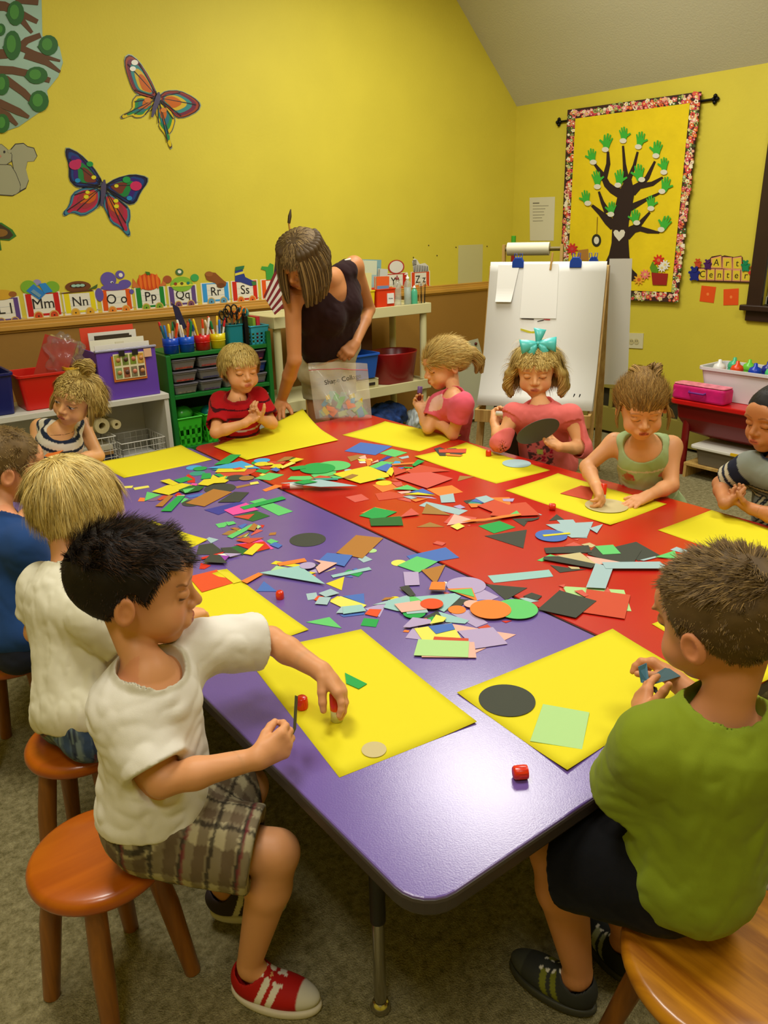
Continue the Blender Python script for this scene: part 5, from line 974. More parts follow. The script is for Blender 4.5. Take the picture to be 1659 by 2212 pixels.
SRC = """
Z sheet p 206,1001 391,963 458,994 268,1033 |S before the striped dress girl
Z sheet p 739,940 832,912 996,942 906,976 |S under the elbow of the ponytail girl
Z sheet p 895,988 1007,958 1188,1016 1072,1045 |S before the girl with the bow
Z sheet p 1092,1060 1205,1024 1440,1090 1318,1136 |S under the hands of the girl in the mint dress
Z sheet p 1421,1146 1537,1102 1806,1188 1703,1242 |S at the right edge before the boy in the jersey
Z sheet p 245,1160 330,1127 449,1168 352,1208 |S between the heads of the blond and the dark haired boys
Z sheet p 262,1291 490,1232 667,1362 420,1440 |S before the blond boy
Z sheet p 525,1412 780,1360 1030,1562 733,1680 |S under the arm of the dark haired boy
Z sheet p 1408,1349 1560,1287 1790,1400 1640,1480 |S mostly hidden behind the boy in green
Z sheet p 987,1498 1323,1360 1510,1470 1225,1668 |S before the boy in green
A orange p 285,855 320,795 400,800 395,855
A mauve c 560,800,150
A mint p 395,855 435,705 660,755
A coral p 600,830 700,765 850,770 650,845
A brown p 570,945 790,765 870,770 690,950
A red p 880,760 940,710 1000,740 940,780
A yellow p 515,710 760,610 1010,575 1190,605 790,768
A yellow p 650,540 800,508 960,590 860,620
A paleyellow p 60,610 210,600 190,637 75,640
A paleyellow p 208,635 455,598 475,628 235,670
A red p 1070,440 1110,410 1215,480 1220,550 1095,550
A green p 870,515 1080,455 1180,500 980,562
A skyblue c 1200,305,125
A green c 1300,325,110
A teal c 1255,400,125
A green p 1310,500 1340,405 1470,400 1490,480
A darkgreen p 950,690 1130,620 1380,630 1290,700 1060,745
A magenta p 1140,605 1180,580 1260,590 1240,620
A mint p 1020,690 1220,655 1100,735 1055,745
A blue p 1060,770 1330,720 1370,760 1130,800
A pink p 920,765 1040,755 1060,775 940,780
A mint p 980,880 1040,800 1110,820 1000,880
A green p 660,1025 940,775 1060,775 830,1028
A charcoal c 1180,880,170
B indigo p 10,1070 560,940 720,960 240,1150
B charcoal c 265,720,250
B charcoal p 230,950 500,780 740,790 580,948
B brown p -292,965 160,735 465,785 13,1020
B coral c 535,435,310
B teal p 120,420 250,400 230,432
B skyblue p 50,400 620,280 930,405
B green p 170,350 440,180 610,185 410,330
B yellow p 185,468 240,408 715,405 665,455
B redorange p 470,415 590,390 650,410 550,430
B paleyellow p 660,375 800,355 820,385 690,400
B charcoal c 520,550,150
B tan c 700,560,120
B green p 165,500 260,480 330,520 280,545
B mint p 285,580 400,525 370,570
B yellow p -98,672 5,590 115,580 150,510 240,560 370,530 340,580 415,600 350,640 170,650 70,690
B tan p 520,690 740,645 770,670 540,720
B paleyellow p 750,632 880,610 905,645 765,668
B orange p 955,745 1170,660 1300,680 1010,772
B green c 905,300,125
B skyblue c 950,270,130
B coral p 1040,290 1340,290 1300,330 1090,330
B coral p 880,365 1110,355 1140,400 980,400
B yellow c 945,330,115
B yellow p 1000,320 1110,318 1160,345 1010,360
B yellow p 1080,400 1150,345 1250,342 1310,375 1240,412
B tan p 1180,300 1320,220 1460,215 1390,270 1230,300
B darkgreen p 1390,270 1470,230 1530,250 1440,275
B paleyellow p 1250,400 1440,300 1500,330 1280,420
B yellow p 1390,295 1510,248 1635,270 1480,325
B green p 840,445 900,405 1090,420 1000,475
B blue p 1080,435 1180,400 1250,440 1190,470
B mint p 820,560 1070,462 1310,497 1080,590
B paleyellow p 900,510 960,480 1020,495 960,520
B magenta p 330,1080 690,960 900,1070 480,1160
B mint p 920,1010 1130,960 1455,1095 1220,1165
B mint p 745,940 960,880 1080,930 960,1000
B green p 590,1035 1280,860 1345,900 660,1078
B darkgreen p 490,1180 860,1085 1080,1170 800,1260
B coral p 480,1185 830,1140 730,1230
K rose c 285,152,78
C mint p 540,650 760,600 950,590 940,650 600,700
C green c 640,520,230
C mint c 910,505,275
C green c 650,555,285
C green p 185,540 420,510 460,560 250,588
C mint p 155,725 215,675 520,668 620,720 400,735
C coral p 540,715 680,665 840,680 920,740
C mint p 835,685 930,675 1080,710 950,725
C teal p 580,720 970,715 985,745 640,750
C silver c 1150,575,65
D blue p 25,215 240,98 660,150 435,268
D mint p 490,245 650,185 860,235 690,292
D indigo p 470,350 590,280 660,285 520,355
D tan p 60,290 200,265 330,270 110,355
D pink p 210,300 300,270 320,320 240,320
D white p 210,355 300,350 310,372 235,375
D paleyellow p 200,325 390,320 400,355 220,350
D orange p 300,325 385,340 370,410 330,420
D tan p 540,355 710,290 815,358 650,375
D silver p 740,300 870,275 885,300 790,320
D skyblue p 660,385 700,350 760,355 780,390
D mint p 345,430 520,355 680,375 550,440 420,450
D blue p 430,460 590,392 665,410 590,500
D pink p 370,390 470,340 480,365
D blue p 700,435 830,428 770,465
D orange p 650,400 970,378 975,395 660,418
D orange p 840,460 880,445 910,460 850,475
D green p 805,425 930,430 945,445 830,445
D green p 920,420 1000,345 1090,365 960,435
D coral p 850,490 1020,405 1430,485 920,520
D coral p 660,425 870,490 690,550
D yellow p -127,530 150,465 340,425 610,530 620,565 235,655 60,600
D yellow p 580,515 630,448 665,450 680,500 650,565
D tan p 1,585 130,535 210,550 105,600
D rose p 690,575 900,520 1170,505 1465,590 1120,720
D coral p 640,600 700,580 760,620 690,615
D mint p 440,605 520,585 580,605
D orange p 395,665 500,645 740,640 830,680 530,760
D yellow c 548,642,108
D rose p 650,640 780,630 800,680 720,695
D coral p 430,780 620,750 830,790 810,830 480,870
D pink p 725,760 900,745 920,770 780,785
D rose p 720,850 830,835 910,860 905,890
D blue p 880,770 1065,720 1220,795
D mint p 670,732 860,675 1020,745
D orange p 900,860 1140,845 970,892
D silver p 800,820 900,815 990,840 910,855
D lavender p 820,800 1180,825 1250,850
D yellow p 820,800 1000,775 1235,815
D orange p 1120,720 1450,668 1600,760 1285,812
D silver p 1290,810 1470,780 1495,895 1310,905
D rose p 40,825 250,785 355,855 165,895
E tan p 525,58 550,-10 740,0
E silver p 30,372 125,322 655,435 540,492
E tan p 68,478 125,348 430,497
E lavender p 470,385 555,365 625,400 550,418
E rose p 345,590 455,485 770,525 745,560 420,600
E pink p 385,628 480,485 775,575
E tan p 0,648 170,585 355,645
E paleyellow p 430,643 540,603 615,645 520,690
E rose p 640,625 690,620 680,635
E charcoal p 600,310 740,285 730,320 640,345
E teal p 655,345 720,310 860,360 760,375
E blue p 690,325 760,290 870,350
E orange p 660,355 780,355 830,365 770,400 700,403
E orange p 930,270 1190,265 1205,380 1080,330
E silver p 745,285 890,255 995,305 865,352
E lavender p 1095,290 1250,285 1230,325 1110,318
E charcoal p 1220,540 1540,530 1420,575 1375,638
E charcoal p 1390,575 1570,520 1560,545 1470,572
E silver p 1520,455 1605,490 1570,495
E coral p 775,385 1000,310 1210,385 980,470
E coral p 935,515 1000,440 1220,365 1395,345 1580,510 1120,530
E mint p 1190,510 1280,458 1320,500
E orange p 580,610 700,575 870,568 1100,525 1330,498 1340,520 1110,555 870,592 740,600
E green p 790,632 1060,568 1265,650 990,728
E charcoal p 870,760 1410,680 1365,918
E rose p 208,858 265,828 375,855 325,890
K orange p 1045,580 1135,542 1200,555
K green p 1040,595 1130,545 1265,572 1160,622
K orange p 1230,600 1285,595 1305,655 1250,650
K darkgreen p 1100,615 1290,600 1303,655 1110,658
K rose p 1283,607 1350,555 1400,592
F mint p 400,165 590,125 620,140 540,210 450,220
F mint p 560,140 680,125 722,160 600,190
F blue p 750,195 860,155 900,165 810,235
F tan p 500,325 600,270 770,240 650,340
F brown p 630,235 700,220 780,240 730,265
F rose p 950,330 1050,240 1140,265 960,340
F red p 1100,175 1165,180 1130,230
F brown p 720,375 900,300 940,290 800,380
F tan p 800,390 920,350 940,385
F palegreen p 830,370 940,300 950,285 880,365
F mint p 580,360 960,170 1030,190 660,392
F palegreen p 1000,165 1115,210 1060,250
F brown p 900,265 1000,165 1060,195 1010,285
F paleyellow p 730,275 800,255 780,275
F brown p 1228,340 1250,300 1350,290 1340,330
F mint p 1195,430 1265,392 1385,435 1270,475
F blue p 1240,490 1330,450 1445,500 1380,545
F magenta p 690,490 1110,400 1310,545 1270,555
F darkgreen p 1000,620 1250,550 1060,600
F red p 720,490 1160,440 1255,545 1040,600
F coral p 720,430 800,400 1155,385 930,470
F darkgreen p 640,525 740,500 920,575 820,650
F yellow p 835,635 1025,475 1155,490 975,658
F silver p 258,395 300,368 450,405 330,462
F charcoal p 100,640 140,490 350,460 520,590 350,640
F charcoal p 480,540 640,530 760,600 540,615
F charcoal p 540,625 740,600 820,640
F red p 170,700 540,605 500,640 200,725
F white p 430,655 540,640 620,690
F lavender p 540,640 810,650 630,700
F purple p 470,680 620,690 540,775 460,760
F red p 150,860 170,770 330,810 230,865
F charcoal p 205,790 330,670 480,690 590,810
K redorange p 20,960 190,918 297,995 100,1052
K yellow p 190,926 237,918 335,990 290,1003
K orange p 335,990 440,940 465,950 370,1005
K blue p 425,1045 470,985 548,1045
G charcoal c 620,155,230
G palegreen c 1440,298,65
G silver p 1260,400 1350,360 1450,412 1335,450
G brown p 985,330 1240,102 1590,140 1320,400
G charcoal p 640,470 700,455 760,480 700,510
G blue p 765,430 870,335 1195,365 1090,508
G yellow p 148,465 210,428 545,480 500,512
G orange p 225,460 580,398 610,440 260,497
G redorange p 640,625 720,600 720,665
G lavender p 640,560 730,530 750,585
G palegreen p 105,590 220,490 650,570 640,600
G yellow p 635,610 650,570 725,585
G aqua p 5,600 520,510 845,745
G lavender c 620,512,102
G cream p 830,575 970,510 978,530
G pink p 695,425 1000,470 765,600 725,530 790,470
G blue p 1100,630 1180,620 1200,640
G blue p 1190,540 1240,520 1300,560
G green p 1080,580 1140,540 1330,580 1270,630
G aqua p 918,618 1405,512 1440,545 945,648
G yellow p 853,718 1090,630 1055,805
G silver p 600,850 730,832 755,912 622,932
G redorange p 700,930 750,880 830,890 740,945
G silver p 712,988 770,900 920,905 870,1000
G yellow p 910,930 1000,880 1030,885 920,965
G silver p 760,858 915,803 1028,858 850,905
G blue p 1070,880 1340,845 1350,985
G paleyellow p 905,955 1040,885 1375,1000 1330,1030 1080,1040
G blue p 1030,1120 1350,1085 1340,1115 1080,1145
G silver p 985,1105 1060,1020 1180,1110
G aqua p 1075,1125 1070,1030 1310,1005 1370,1085
G lavender p 1350,1040 1640,955 1540,1150
G redorange p 1350,1115 1410,1050 1565,1055 1510,1150
H mint p 148,585 495,510 678,675
H green p 962,635 1010,525 1235,545 1190,658
I rose p 735,160 790,128 915,155 865,190
I blue p 372,330 910,210 1098,352 700,420 430,385
I paleyellow c 265,425,105
I mint p 245,465 515,340 800,412 535,565
I brown p 575,535 908,460 790,700 745,700
I lavender p 328,560 535,560 553,740 350,748
L yellow c 400,330,80
L brown p 180,370 240,320 390,310 300,350
L silver p 38,438 590,285 720,330 300,420
L aqua p 215,490 290,370 640,310 830,400 860,560 440,545
L mint p 640,320 730,320 860,400 650,400
L charcoal p 475,170 620,140 740,300 650,325
L charcoal p 860,640 1090,530 1150,570 1165,640 930,665
L charcoal p 1190,550 1370,325 1600,345 1480,450
L aqua p 715,310 1370,250 1480,300 1200,555 900,420
L rose p 1190,220 1290,240 1210,265
L white p 1200,50 1250,60 1230,130
L green c 715,585,185
L silver p 585,580 920,535 945,585 600,610
L pink p 390,455 800,395 920,540 510,590
L redorange c 1000,455,187
J lavender p 110,650 400,590 710,800 520,875
L orange c 1412,517,145
L aqua p 1150,560 1610,695 1540,745 1230,720 1110,560
L green p 930,665 1020,625 1100,680 990,720
L orange p 820,665 920,660 940,695
L orange p 530,870 560,840 640,850 620,880
L lavender p 570,970 740,740 900,1010
L lavender p 530,825 690,665 980,700 1000,760 640,830
L paleyellow p 970,780 1070,628 1240,680 1190,740
J lavender p 480,320 650,262 890,380 740,440 500,440
J lavender c 355,195,320
J orange p 35,260 450,245 540,460
J mint p 75,292 440,262 490,400
J blue c 640,530,190
J pink c 450,520,135
J mint c 1170,600,350
J red p 930,770 1100,765 1000,800
J orange c 750,612,335
J charcoal p 680,170 1350,230 1000,432
J silver p 1220,400 1330,390 1540,445 1400,470
J charcoal p 1280,375 1420,315 1590,370 1510,440
J coral p 540,880 700,825 760,875 600,900
J pink p 130,820 560,895 200,945
J pink p 850,945 1165,992 980,1085
J pink p 500,1240 680,1210 510,1290
J lavender p 215,940 790,880 1030,1150 500,1230
L paleyellow p 715,825 1320,735 1480,985 850,1020
L blue p 945,795 1330,745 1380,845 1070,920
L coral p 1020,1025 1040,965 1600,995 1595,1045
J pink p -370,1375 -375,1300 350,1130 485,1130 520,1385
L palegreen p 708,1278 780,1018 1610,1048 1595,1310
M charcoal p 288,110 360,50 430,100
M silver p 362,105 515,100 545,140 400,145
M rose p 510,285 570,280 560,295
M silver p 490,270 640,260 650,275
M silver p 258,150 705,125 645,270 500,275
M silver p 665,190 795,150 740,235
M blue c 308,258,150
M yellow p 225,255 480,232 490,245 240,270
M rose p 430,350 520,312 610,350
M cream p 590,335 670,318 728,345 690,365
M charcoal p 900,360 1110,310 1340,440 1130,490
M charcoal p 650,430 730,350 1160,395 1080,520 900,510
M coral p 350,428 640,420 480,465
M charcoal p 240,375 660,350 690,420 260,425
M mint p 720,358 890,345 965,428 795,438
M silver p 1145,485 1290,450 1310,460 1180,492
M mint p 1290,460 1470,400 1505,478
M silver p 1430,385 1490,358 1600,395 1575,422
M mint p 175,485 300,428 370,450 220,495
M charcoal p 300,530 500,560 640,570 390,600
M pink p 640,450 970,510 720,535
M cream p 340,455 580,422 730,530 400,500
M charcoal p 230,490 240,465 370,460 730,535 690,572
M cream p 465,545 570,555 580,570 500,570
M palegreen p 415,730 995,765 1065,965 530,925
M rose p 375,725 440,715 430,745
M rose p 380,760 400,745 430,785
M rose p 840,740 870,790 800,790
M coral p 610,985 640,765 1055,820 1000,1045
M rose p 525,785 600,775 660,830 620,840
M charcoal p 180,960 385,780 735,880 540,1040
M silver p 635,760 725,530 890,575 820,770
M silver p 785,525 1330,520 1380,560 1370,585 820,585
N aqua p 490,665 745,640 763,668 515,695
Y charcoal p 1215,185 1290,165 1380,200 1370,280 1290,280
Y charcoal p 1380,185 1500,180 1640,230 1560,270 1440,265
Y orange p 1360,260 1450,262 1600,275 1560,290 1390,280
Y coral p 1275,200 1645,190 1635,245 1280,240
Z silver c 1116,1002,31 |L pale blue grey paper circle on the yellow sheet before the girl with the bow
Z coral p 1210,1067 1255,1050 1285,1056 1276,1082 |L dark red paper quadrilateral on the sheet of the mint dress girl
Z cream c 1310,1094,46 |L large tan paper circle under the glue stick of the mint dress girl
Z green p 745,1455 793,1479 775,1490 748,1478 |L green paper strip beside the knuckles of the dark haired boy
Z cream c 808,1621,27 |L small cream paper circle on the sheet of the dark haired boy
Z charcoal c 1095,1514,61 |L dark grey paper circle on the left of the yellow sheet of the boy in green
Z palegreen p 1173,1523 1273,1541 1257,1621 1145,1603 |L mint green paper square on the yellow sheet of the boy in green
"""
GRID = {}
def inside(p, poly):
    c = False; n = len(poly)
    for i in range(n):
        x1, y1 = poly[i]; x2, y2 = poly[(i + 1) % n]
        if (y1 > p[1]) != (y2 > p[1]) and p[0] < (x2 - x1) * (p[1] - y1) / (y2 - y1) + x1: c = not c
    return c
placed, items = [], []
def stack_z(poly):
    xs = [p[0] for p in poly]; ys = [p[1] for p in poly]; z = TH
    cand = [q for q in placed if q[1][0] < max(xs) and q[1][1] > min(xs) and q[1][2] < max(ys) and q[1][3] > min(ys)]
    if cand:
        cx, cy = sum(xs) / len(xs), sum(ys) / len(ys)
        test = [(cx, cy)] + [lerp(p, (cx, cy), t) for p in poly for t in (.02, .3, .6)] + [lerp(lerp(poly[i], poly[(i + 1) % len(poly)], .5), (cx, cy), t) for i in range(len(poly)) for t in (.02, .4)]
        for q in cand:
            if any(inside(t, q[0]) for t in test) or any(inside(t, poly) for t in q[0]): z = max(z, q[2])
    return z
n_item = 0
for line in SRC.strip().split('\n'):
    body, _, note = line.partition(' |'); g, col, kind, rest = body.split(' ', 3); ox, oy, sc, place = GR[g]
    if kind == 'c':
        x, y, r = [float(v) for v in rest.split(',')]; x, y, r = ox + x * sc, oy + y * sc, r * sc
        c = onz(x, y, TH); R_ = np.linalg.norm(onz(x + r, y, TH) - onz(x - r, y, TH)) / 2
        poly = [(c[0] + R_ * math.cos(2 * math.pi * k / 40), c[1] + R_ * math.sin(2 * math.pi * k / 40)) for k in range(40)]; shape = 'circle'
    else:
        px = [(ox + float(a.split(',')[0]) * sc, oy + float(a.split(',')[1]) * sc) for a in rest.split()]
        poly = [tuple(onz(x, y, TH)[:2]) for x, y in px]; n = len(poly)
        shape = 'triangle' if n == 3 else 'shape' if n > 4 else 'quad'
        if n == 4:
            e = [math.dist(poly[i], poly[(i + 1) % 4]) for i in range(4)]; a, b = (e[0] + e[2]) / 2, (e[1] + e[3]) / 2; r = max(a, b) / max(1e-6, min(a, b))
            shape = 'strip' if r > 3 else 'rectangle' if r > 1.3 else 'square'
        if col == 'sheet': shape = 'sheet'
    z = stack_z(poly); th = .0009; gap = .0004
    xs = [p[0] for p in poly]; ys = [p[1] for p in poly]; size = math.sqrt((max(xs) - min(xs)) ** 2 + (max(ys) - min(ys)) ** 2)
    placed.append((poly, (min(xs), max(xs), min(ys), max(ys)), z + gap + th))
    items.append(dict(poly=poly, z=z + gap, th=th, col=col, shape=shape, size=size, place=place, note=note, cx=sum(xs) / len(xs), cy=sum(ys) / len(ys), g=g))
def sheet_mesh(pl, z, th, lift):
    """large sheet with corners that lift a little"""
    n = 14; vs, fs = [], []
    for i in range(n + 1):
        for j in range(n + 1):
            u, v = i / n, j / n; p = lerp(lerp(pl[0], pl[1], u), lerp(pl[3], pl[2], u), v)
            d = [math.hypot(u, v), math.hypot(1 - u, v), math.hypot(1 - u, 1 - v), math.hypot(u, 1 - v)]
            h = sum(l * max(0, 1 - dd / .45) ** 2 for l, dd in zip(lift, d)); vs.append((p[0], p[1], z + h))
    fs = [(i * (n + 1) + j, (i + 1) * (n + 1) + j, (i + 1) * (n + 1) + j + 1, i * (n + 1) + j + 1) for i in range(n) for j in range(n)]
    return MB().add(vs, fs, True)
def lab(it):
    s = it['size']; sz = 'tiny ' if s < .045 else 'small ' if s < .085 else '' if s < .14 else 'large ' if s < .2 else 'very large '
    c = NAMES.get(it['col'], it['col']); return '%s%s paper %s' % (sz, c, {'shape': 'cut-out', 'square': 'square'}.get(it['shape'], it['shape']))
labels = {}
for it in items:
    if it['note'].startswith('S '): it['label'] = 'yellow construction paper sheet ' + it['note'][2:]
    elif it['note'].startswith('L '): it['label'] = it['note'][2:]
    else: labels.setdefault((lab(it), it['place']), []).append(it)
ordw = ('first', 'second', 'third', 'fourth', 'fifth', 'sixth')
for (l, pl), lst in labels.items():
    prep = 'on' if pl.startswith(('the open', 'the seam', 'the near seam', 'the middle of', 'the sheet', 'a near')) else 'in'
    if len(lst) == 1: lst[0]['label'] = '%s %s %s' % (l, prep, pl)
    else:
        lst.sort(key=lambda i: (RW[:, 0] @ np.array([i['cx'], i['cy'], TH - 1.5])) / (RW[:, 2] @ np.array([i['cx'], i['cy'], TH - 1.5])))
        for k, i in enumerate(lst): i['label'] = '%s, %s from the left %s %s' % (l, ordw[k], prep, pl)
for it in items:
    if len(it['label'].replace(',', ' ').split()) > 16: it['label'] = it['label'].replace(' from the left', ' from left').replace('the pile near the far sheets', 'the far sheet pile').replace('the pile over the glue stick', 'the glue stick pile').replace('the pile by the boy in green', 'the pile by the green boy').replace(' paper', '', 1)
for k, it in enumerate(items):
    if it['col'] == 'sheet':
        rs_ = random.Random(k); lift = [rs_.uniform(0, .006) for _ in range(4)]
        pl = it['poly']; o = sheet_mesh(pl, it['z'], .0009, lift).build('construction_paper', pmat('sheet')); md = o.modifiers.new('s', 'SOLIDIFY'); md.thickness = .0008; md.offset = 1
    else:
        p = it['poly']; o = MB().prism([(a, b, it['z']) for a, b in p], (0, 0, 1), it['th']).build('paper_circle' if it['shape'] == 'circle' else 'paper_' + ('shape' if it['shape'] == 'shape' else it['shape']), pmat(it['col']))
    tag(o, it['label'], 'paper', 'yellow sheets around the tables' if it['col'] == 'sheet' else 'cut paper shapes scattered on the tables')
# the woman's sheet, bent up where she holds it
cor = [onz(462, 966, TH), onz(655, 902, TH + .012), onz(731, 952, TH), onz(533, 995, TH)]
n = 24; vs = []
for i in range(n + 1):
    for j in range(n + 1):
        u, v = i / n, j / n; p = (cor[0] * (1 - u) + cor[1] * u) * (1 - v) + (cor[3] * (1 - u) + cor[2] * u) * v
        h = .003 + .055 * max(0, 1 - math.hypot(1 - u, v) / .62) ** 1.6 + .012 * math.sin(math.pi * u) * (1 - v) ** 2
        vs.append((p[0], p[1], max(TH + .0022, p[2] * .0 + TH + h * (1 - .0 * v))))
o = MB().add(vs, [(i * (n + 1) + j, (i + 1) * (n + 1) + j, (i + 1) * (n + 1) + j + 1, i * (n + 1) + j + 1) for i in range(n) for j in range(n)], True).build('construction_paper', pmat('sheet'))
md = o.modifiers.new('s', 'SOLIDIFY'); md.thickness = .0009; tag(o, 'yellow construction paper sheet with a lifted corner under the hand of the woman', 'paper', 'yellow sheets around the tables')
# the grey-blue sheet propped on a glue stick
q = [onz(607, 1044, TH + .022), onz(690, 1036, TH + .026), onz(772, 1050, TH + .012), onz(692, 1052, TH + .020)]
tag(MB().prism(q, (0, 0, 1), .0009).build('paper_strip', pmat('silver')), 'silvery blue paper piece propped up over the fallen glue stick', 'paper')
q = [onz(634, 1042, TH + .027), onz(664, 1036, TH + .029), onz(686, 1041, TH + .027), onz(655, 1046, TH + .025)]
tag(MB().prism(q, (0, 0, 1), .0009).build('paper_shape', pmat('green')), 'small green paper cut-out resting on the propped silvery blue piece', 'paper')
# raised orange square of the near pile
q = [onz(800 + x * .13261, 1250 + y * .13261, TH + .014) for x, y in ((955, 180), (1000, 55), (1220, 60), (1215, 185))]
tag(MB().prism(q, (0, 0, 1), .0012).build('paper_square', pmat('orange')), 'small orange paper square raised on top of the near purple pile', 'paper')
q = [onz(800 + x * .13261, 1250 + y * .13261, TH + .011) for x, y in ((975, 195), (1015, 75), (1235, 80), (1215, 205))]
tag(MB().prism(q, (0, 0, 1), .0012).build('paper_square', pmat('lavender')), 'lavender paper square just under the raised orange square', 'paper')

# ------------------------------------------------------------------ glue caps and glue sticks
CAPM = mat('cap_orange', (226, 46, 10), .3, .5, coat=.3); GLW = mat('glue_white', (222, 218, 210), .4)
def glue_cap(label, c, axis=(0, 0, 1), r=.0115, h=.024):
    R = Vector(axis).to_track_quat('Z', 'Y').to_matrix(); t = empty('glue_stopper', label, 'cap', c, 'orange red glue stick caps')
    pr = [(r * .8, h * .1), (r * .82, .0005), (r * .98, .0), (r, .001), (r, h - .003), (r - .0025, h), (.0001, h)]
    mb = MB(); mb.lathe([(.0001, h * .1)] + pr, c, 28, R); mb.build('shell', CAPM, t)
    mb = MB()
    for k in range(14):
        a = 2 * math.pi * k / 14; v0 = R @ Vector((r * math.cos(a), r * math.sin(a), .003)); v1 = R @ Vector((r * math.cos(a), r * math.sin(a), h * .72)); mb.tube([Vector(c) + v0, Vector(c) + v1], .0006, 4)
    tag(mb.build('ribs', CAPM, t), kind='stuff'); return t
p = onz(653, 1530, TH); glue_cap('orange red glue cap standing on the sheet of the dark haired boy', (p[0], p[1], TH + .0015), r=.012, h=.026)
p = onz(605, 1293, TH); glue_cap('orange red glue cap standing on the bare purple table by the pile', (p[0], p[1], TH), r=.0105, h=.022)
p = onz(1055, 985, TH); glue_cap('orange red glue cap standing on the sheet of the girl with the bow', (p[0], p[1], TH + .0015), r=.0115, h=.024)
p = onz(1141, 1680, TH); glue_cap('orange red glue cap lying on its side on the near purple table', (p[0] - .001, p[1] + .002, TH + .0125), tuple(np.array([-.85, .53, 0.0])), r=.0125, h=.026)
p = onz(1186, 1101, TH); glue_cap('orange red glue cap lying on the red table by the mint dress girl', (p[0], p[1], TH + .0115), (.7, -.7, 0), r=.0115, h=.022)
def glue_stick(label, base, axis, cap_top=True, r=.0105, L=.075, body=None, name='glue_stick', cap=None, split=.55):
    R = Vector(axis).normalized().to_track_quat('Z', 'Y').to_matrix(); t = empty(name, label, 'glue stick', base, None)
    MB().lathe([(.0001, 0), (r, 0), (r, L * split)], base, 24, R).build('tube', body or GLW, t)
    b2 = Vector(base) + R @ Vector((0, 0, L * split + .0002))
    MB().lathe([(r * 1.06, 0), (r * 1.06, L * (1 - split) - .002), (r * .9, L * (1 - split)), (.0001, L * (1 - split))], b2, 24, R).build('cap', cap or CAPM, t); return t
p0 = onz(655, 1056, TH); glue_stick('glue stick lying under the propped silvery blue paper, orange end out', (p0[0], p0[1], TH + .0125), (-.82, .57, 0), L=.08, split=.62)

# ------------------------------------------------------------------ people: one smooth surface per body from blended volumes
F4 = np.float32
def nrm(v): v = np.asarray(v, float); return v / (np.linalg.norm(v) + 1e-12)
def cap(a, b, ra, rb=None, k=.01):
    return ('c', np.asarray(a, float), np.asarray(b, float), float(ra), float(ra if rb is None else rb), k)
def ell(c, r, R=None, k=.01):
    return ('e', np.asarray(c, float), np.asarray(r, float), None if R is None else np.asarray(R, float), 0, k)
def pd(P, p):
    if p[0] == 'c':
        ba = p[2] - p[1]; pa = P - p[1]; t = np.clip(pa @ ba / max(ba @ ba, 1e-12), 0, 1)
        return np.sqrt(((pa - t[:, None] * ba) ** 2).sum(1)) - (p[3] + (p[4] - p[3]) * t)
    q = P - p[1]
    if p[3] is not None: q = q @ p[3]          # columns of R are the local axes
    k0 = np.sqrt(((q / p[2]) ** 2).sum(1)); k1 = np.sqrt(((q / p[2] ** 2) ** 2).sum(1)) + 1e-9
    return k0 * (k0 - 1) / k1
def smin(a, b, k):
    if k <= 0: return np.minimum(a, b)
    h = np.clip(.5 + .5 * (b - a) / k, 0, 1); return b + (a - b) * h - k * h * (1 - h)
def smax(a, b, k): return -smin(-a, -b, k)
def bound(p):
    if p[0] == 'c': return (p[1] + p[2]) / 2, np.linalg.norm(p[2] - p[1]) / 2 + max(p[3], p[4])
    return p[1], float(max(p[2]))
def union(P, prims):
    d = np.full(len(P), 9.0)
    for p in prims:
        c, r = bound(p); near = ((P - c) ** 2).sum(1) < (r + .09) ** 2
        if near.all(): d = smin(d, pd(P, p), p[5])
        elif near.any(): d[near] = smin(d[near], pd(P[near], p), p[5])
    return np.minimum(d, .09) if len(prims) else d
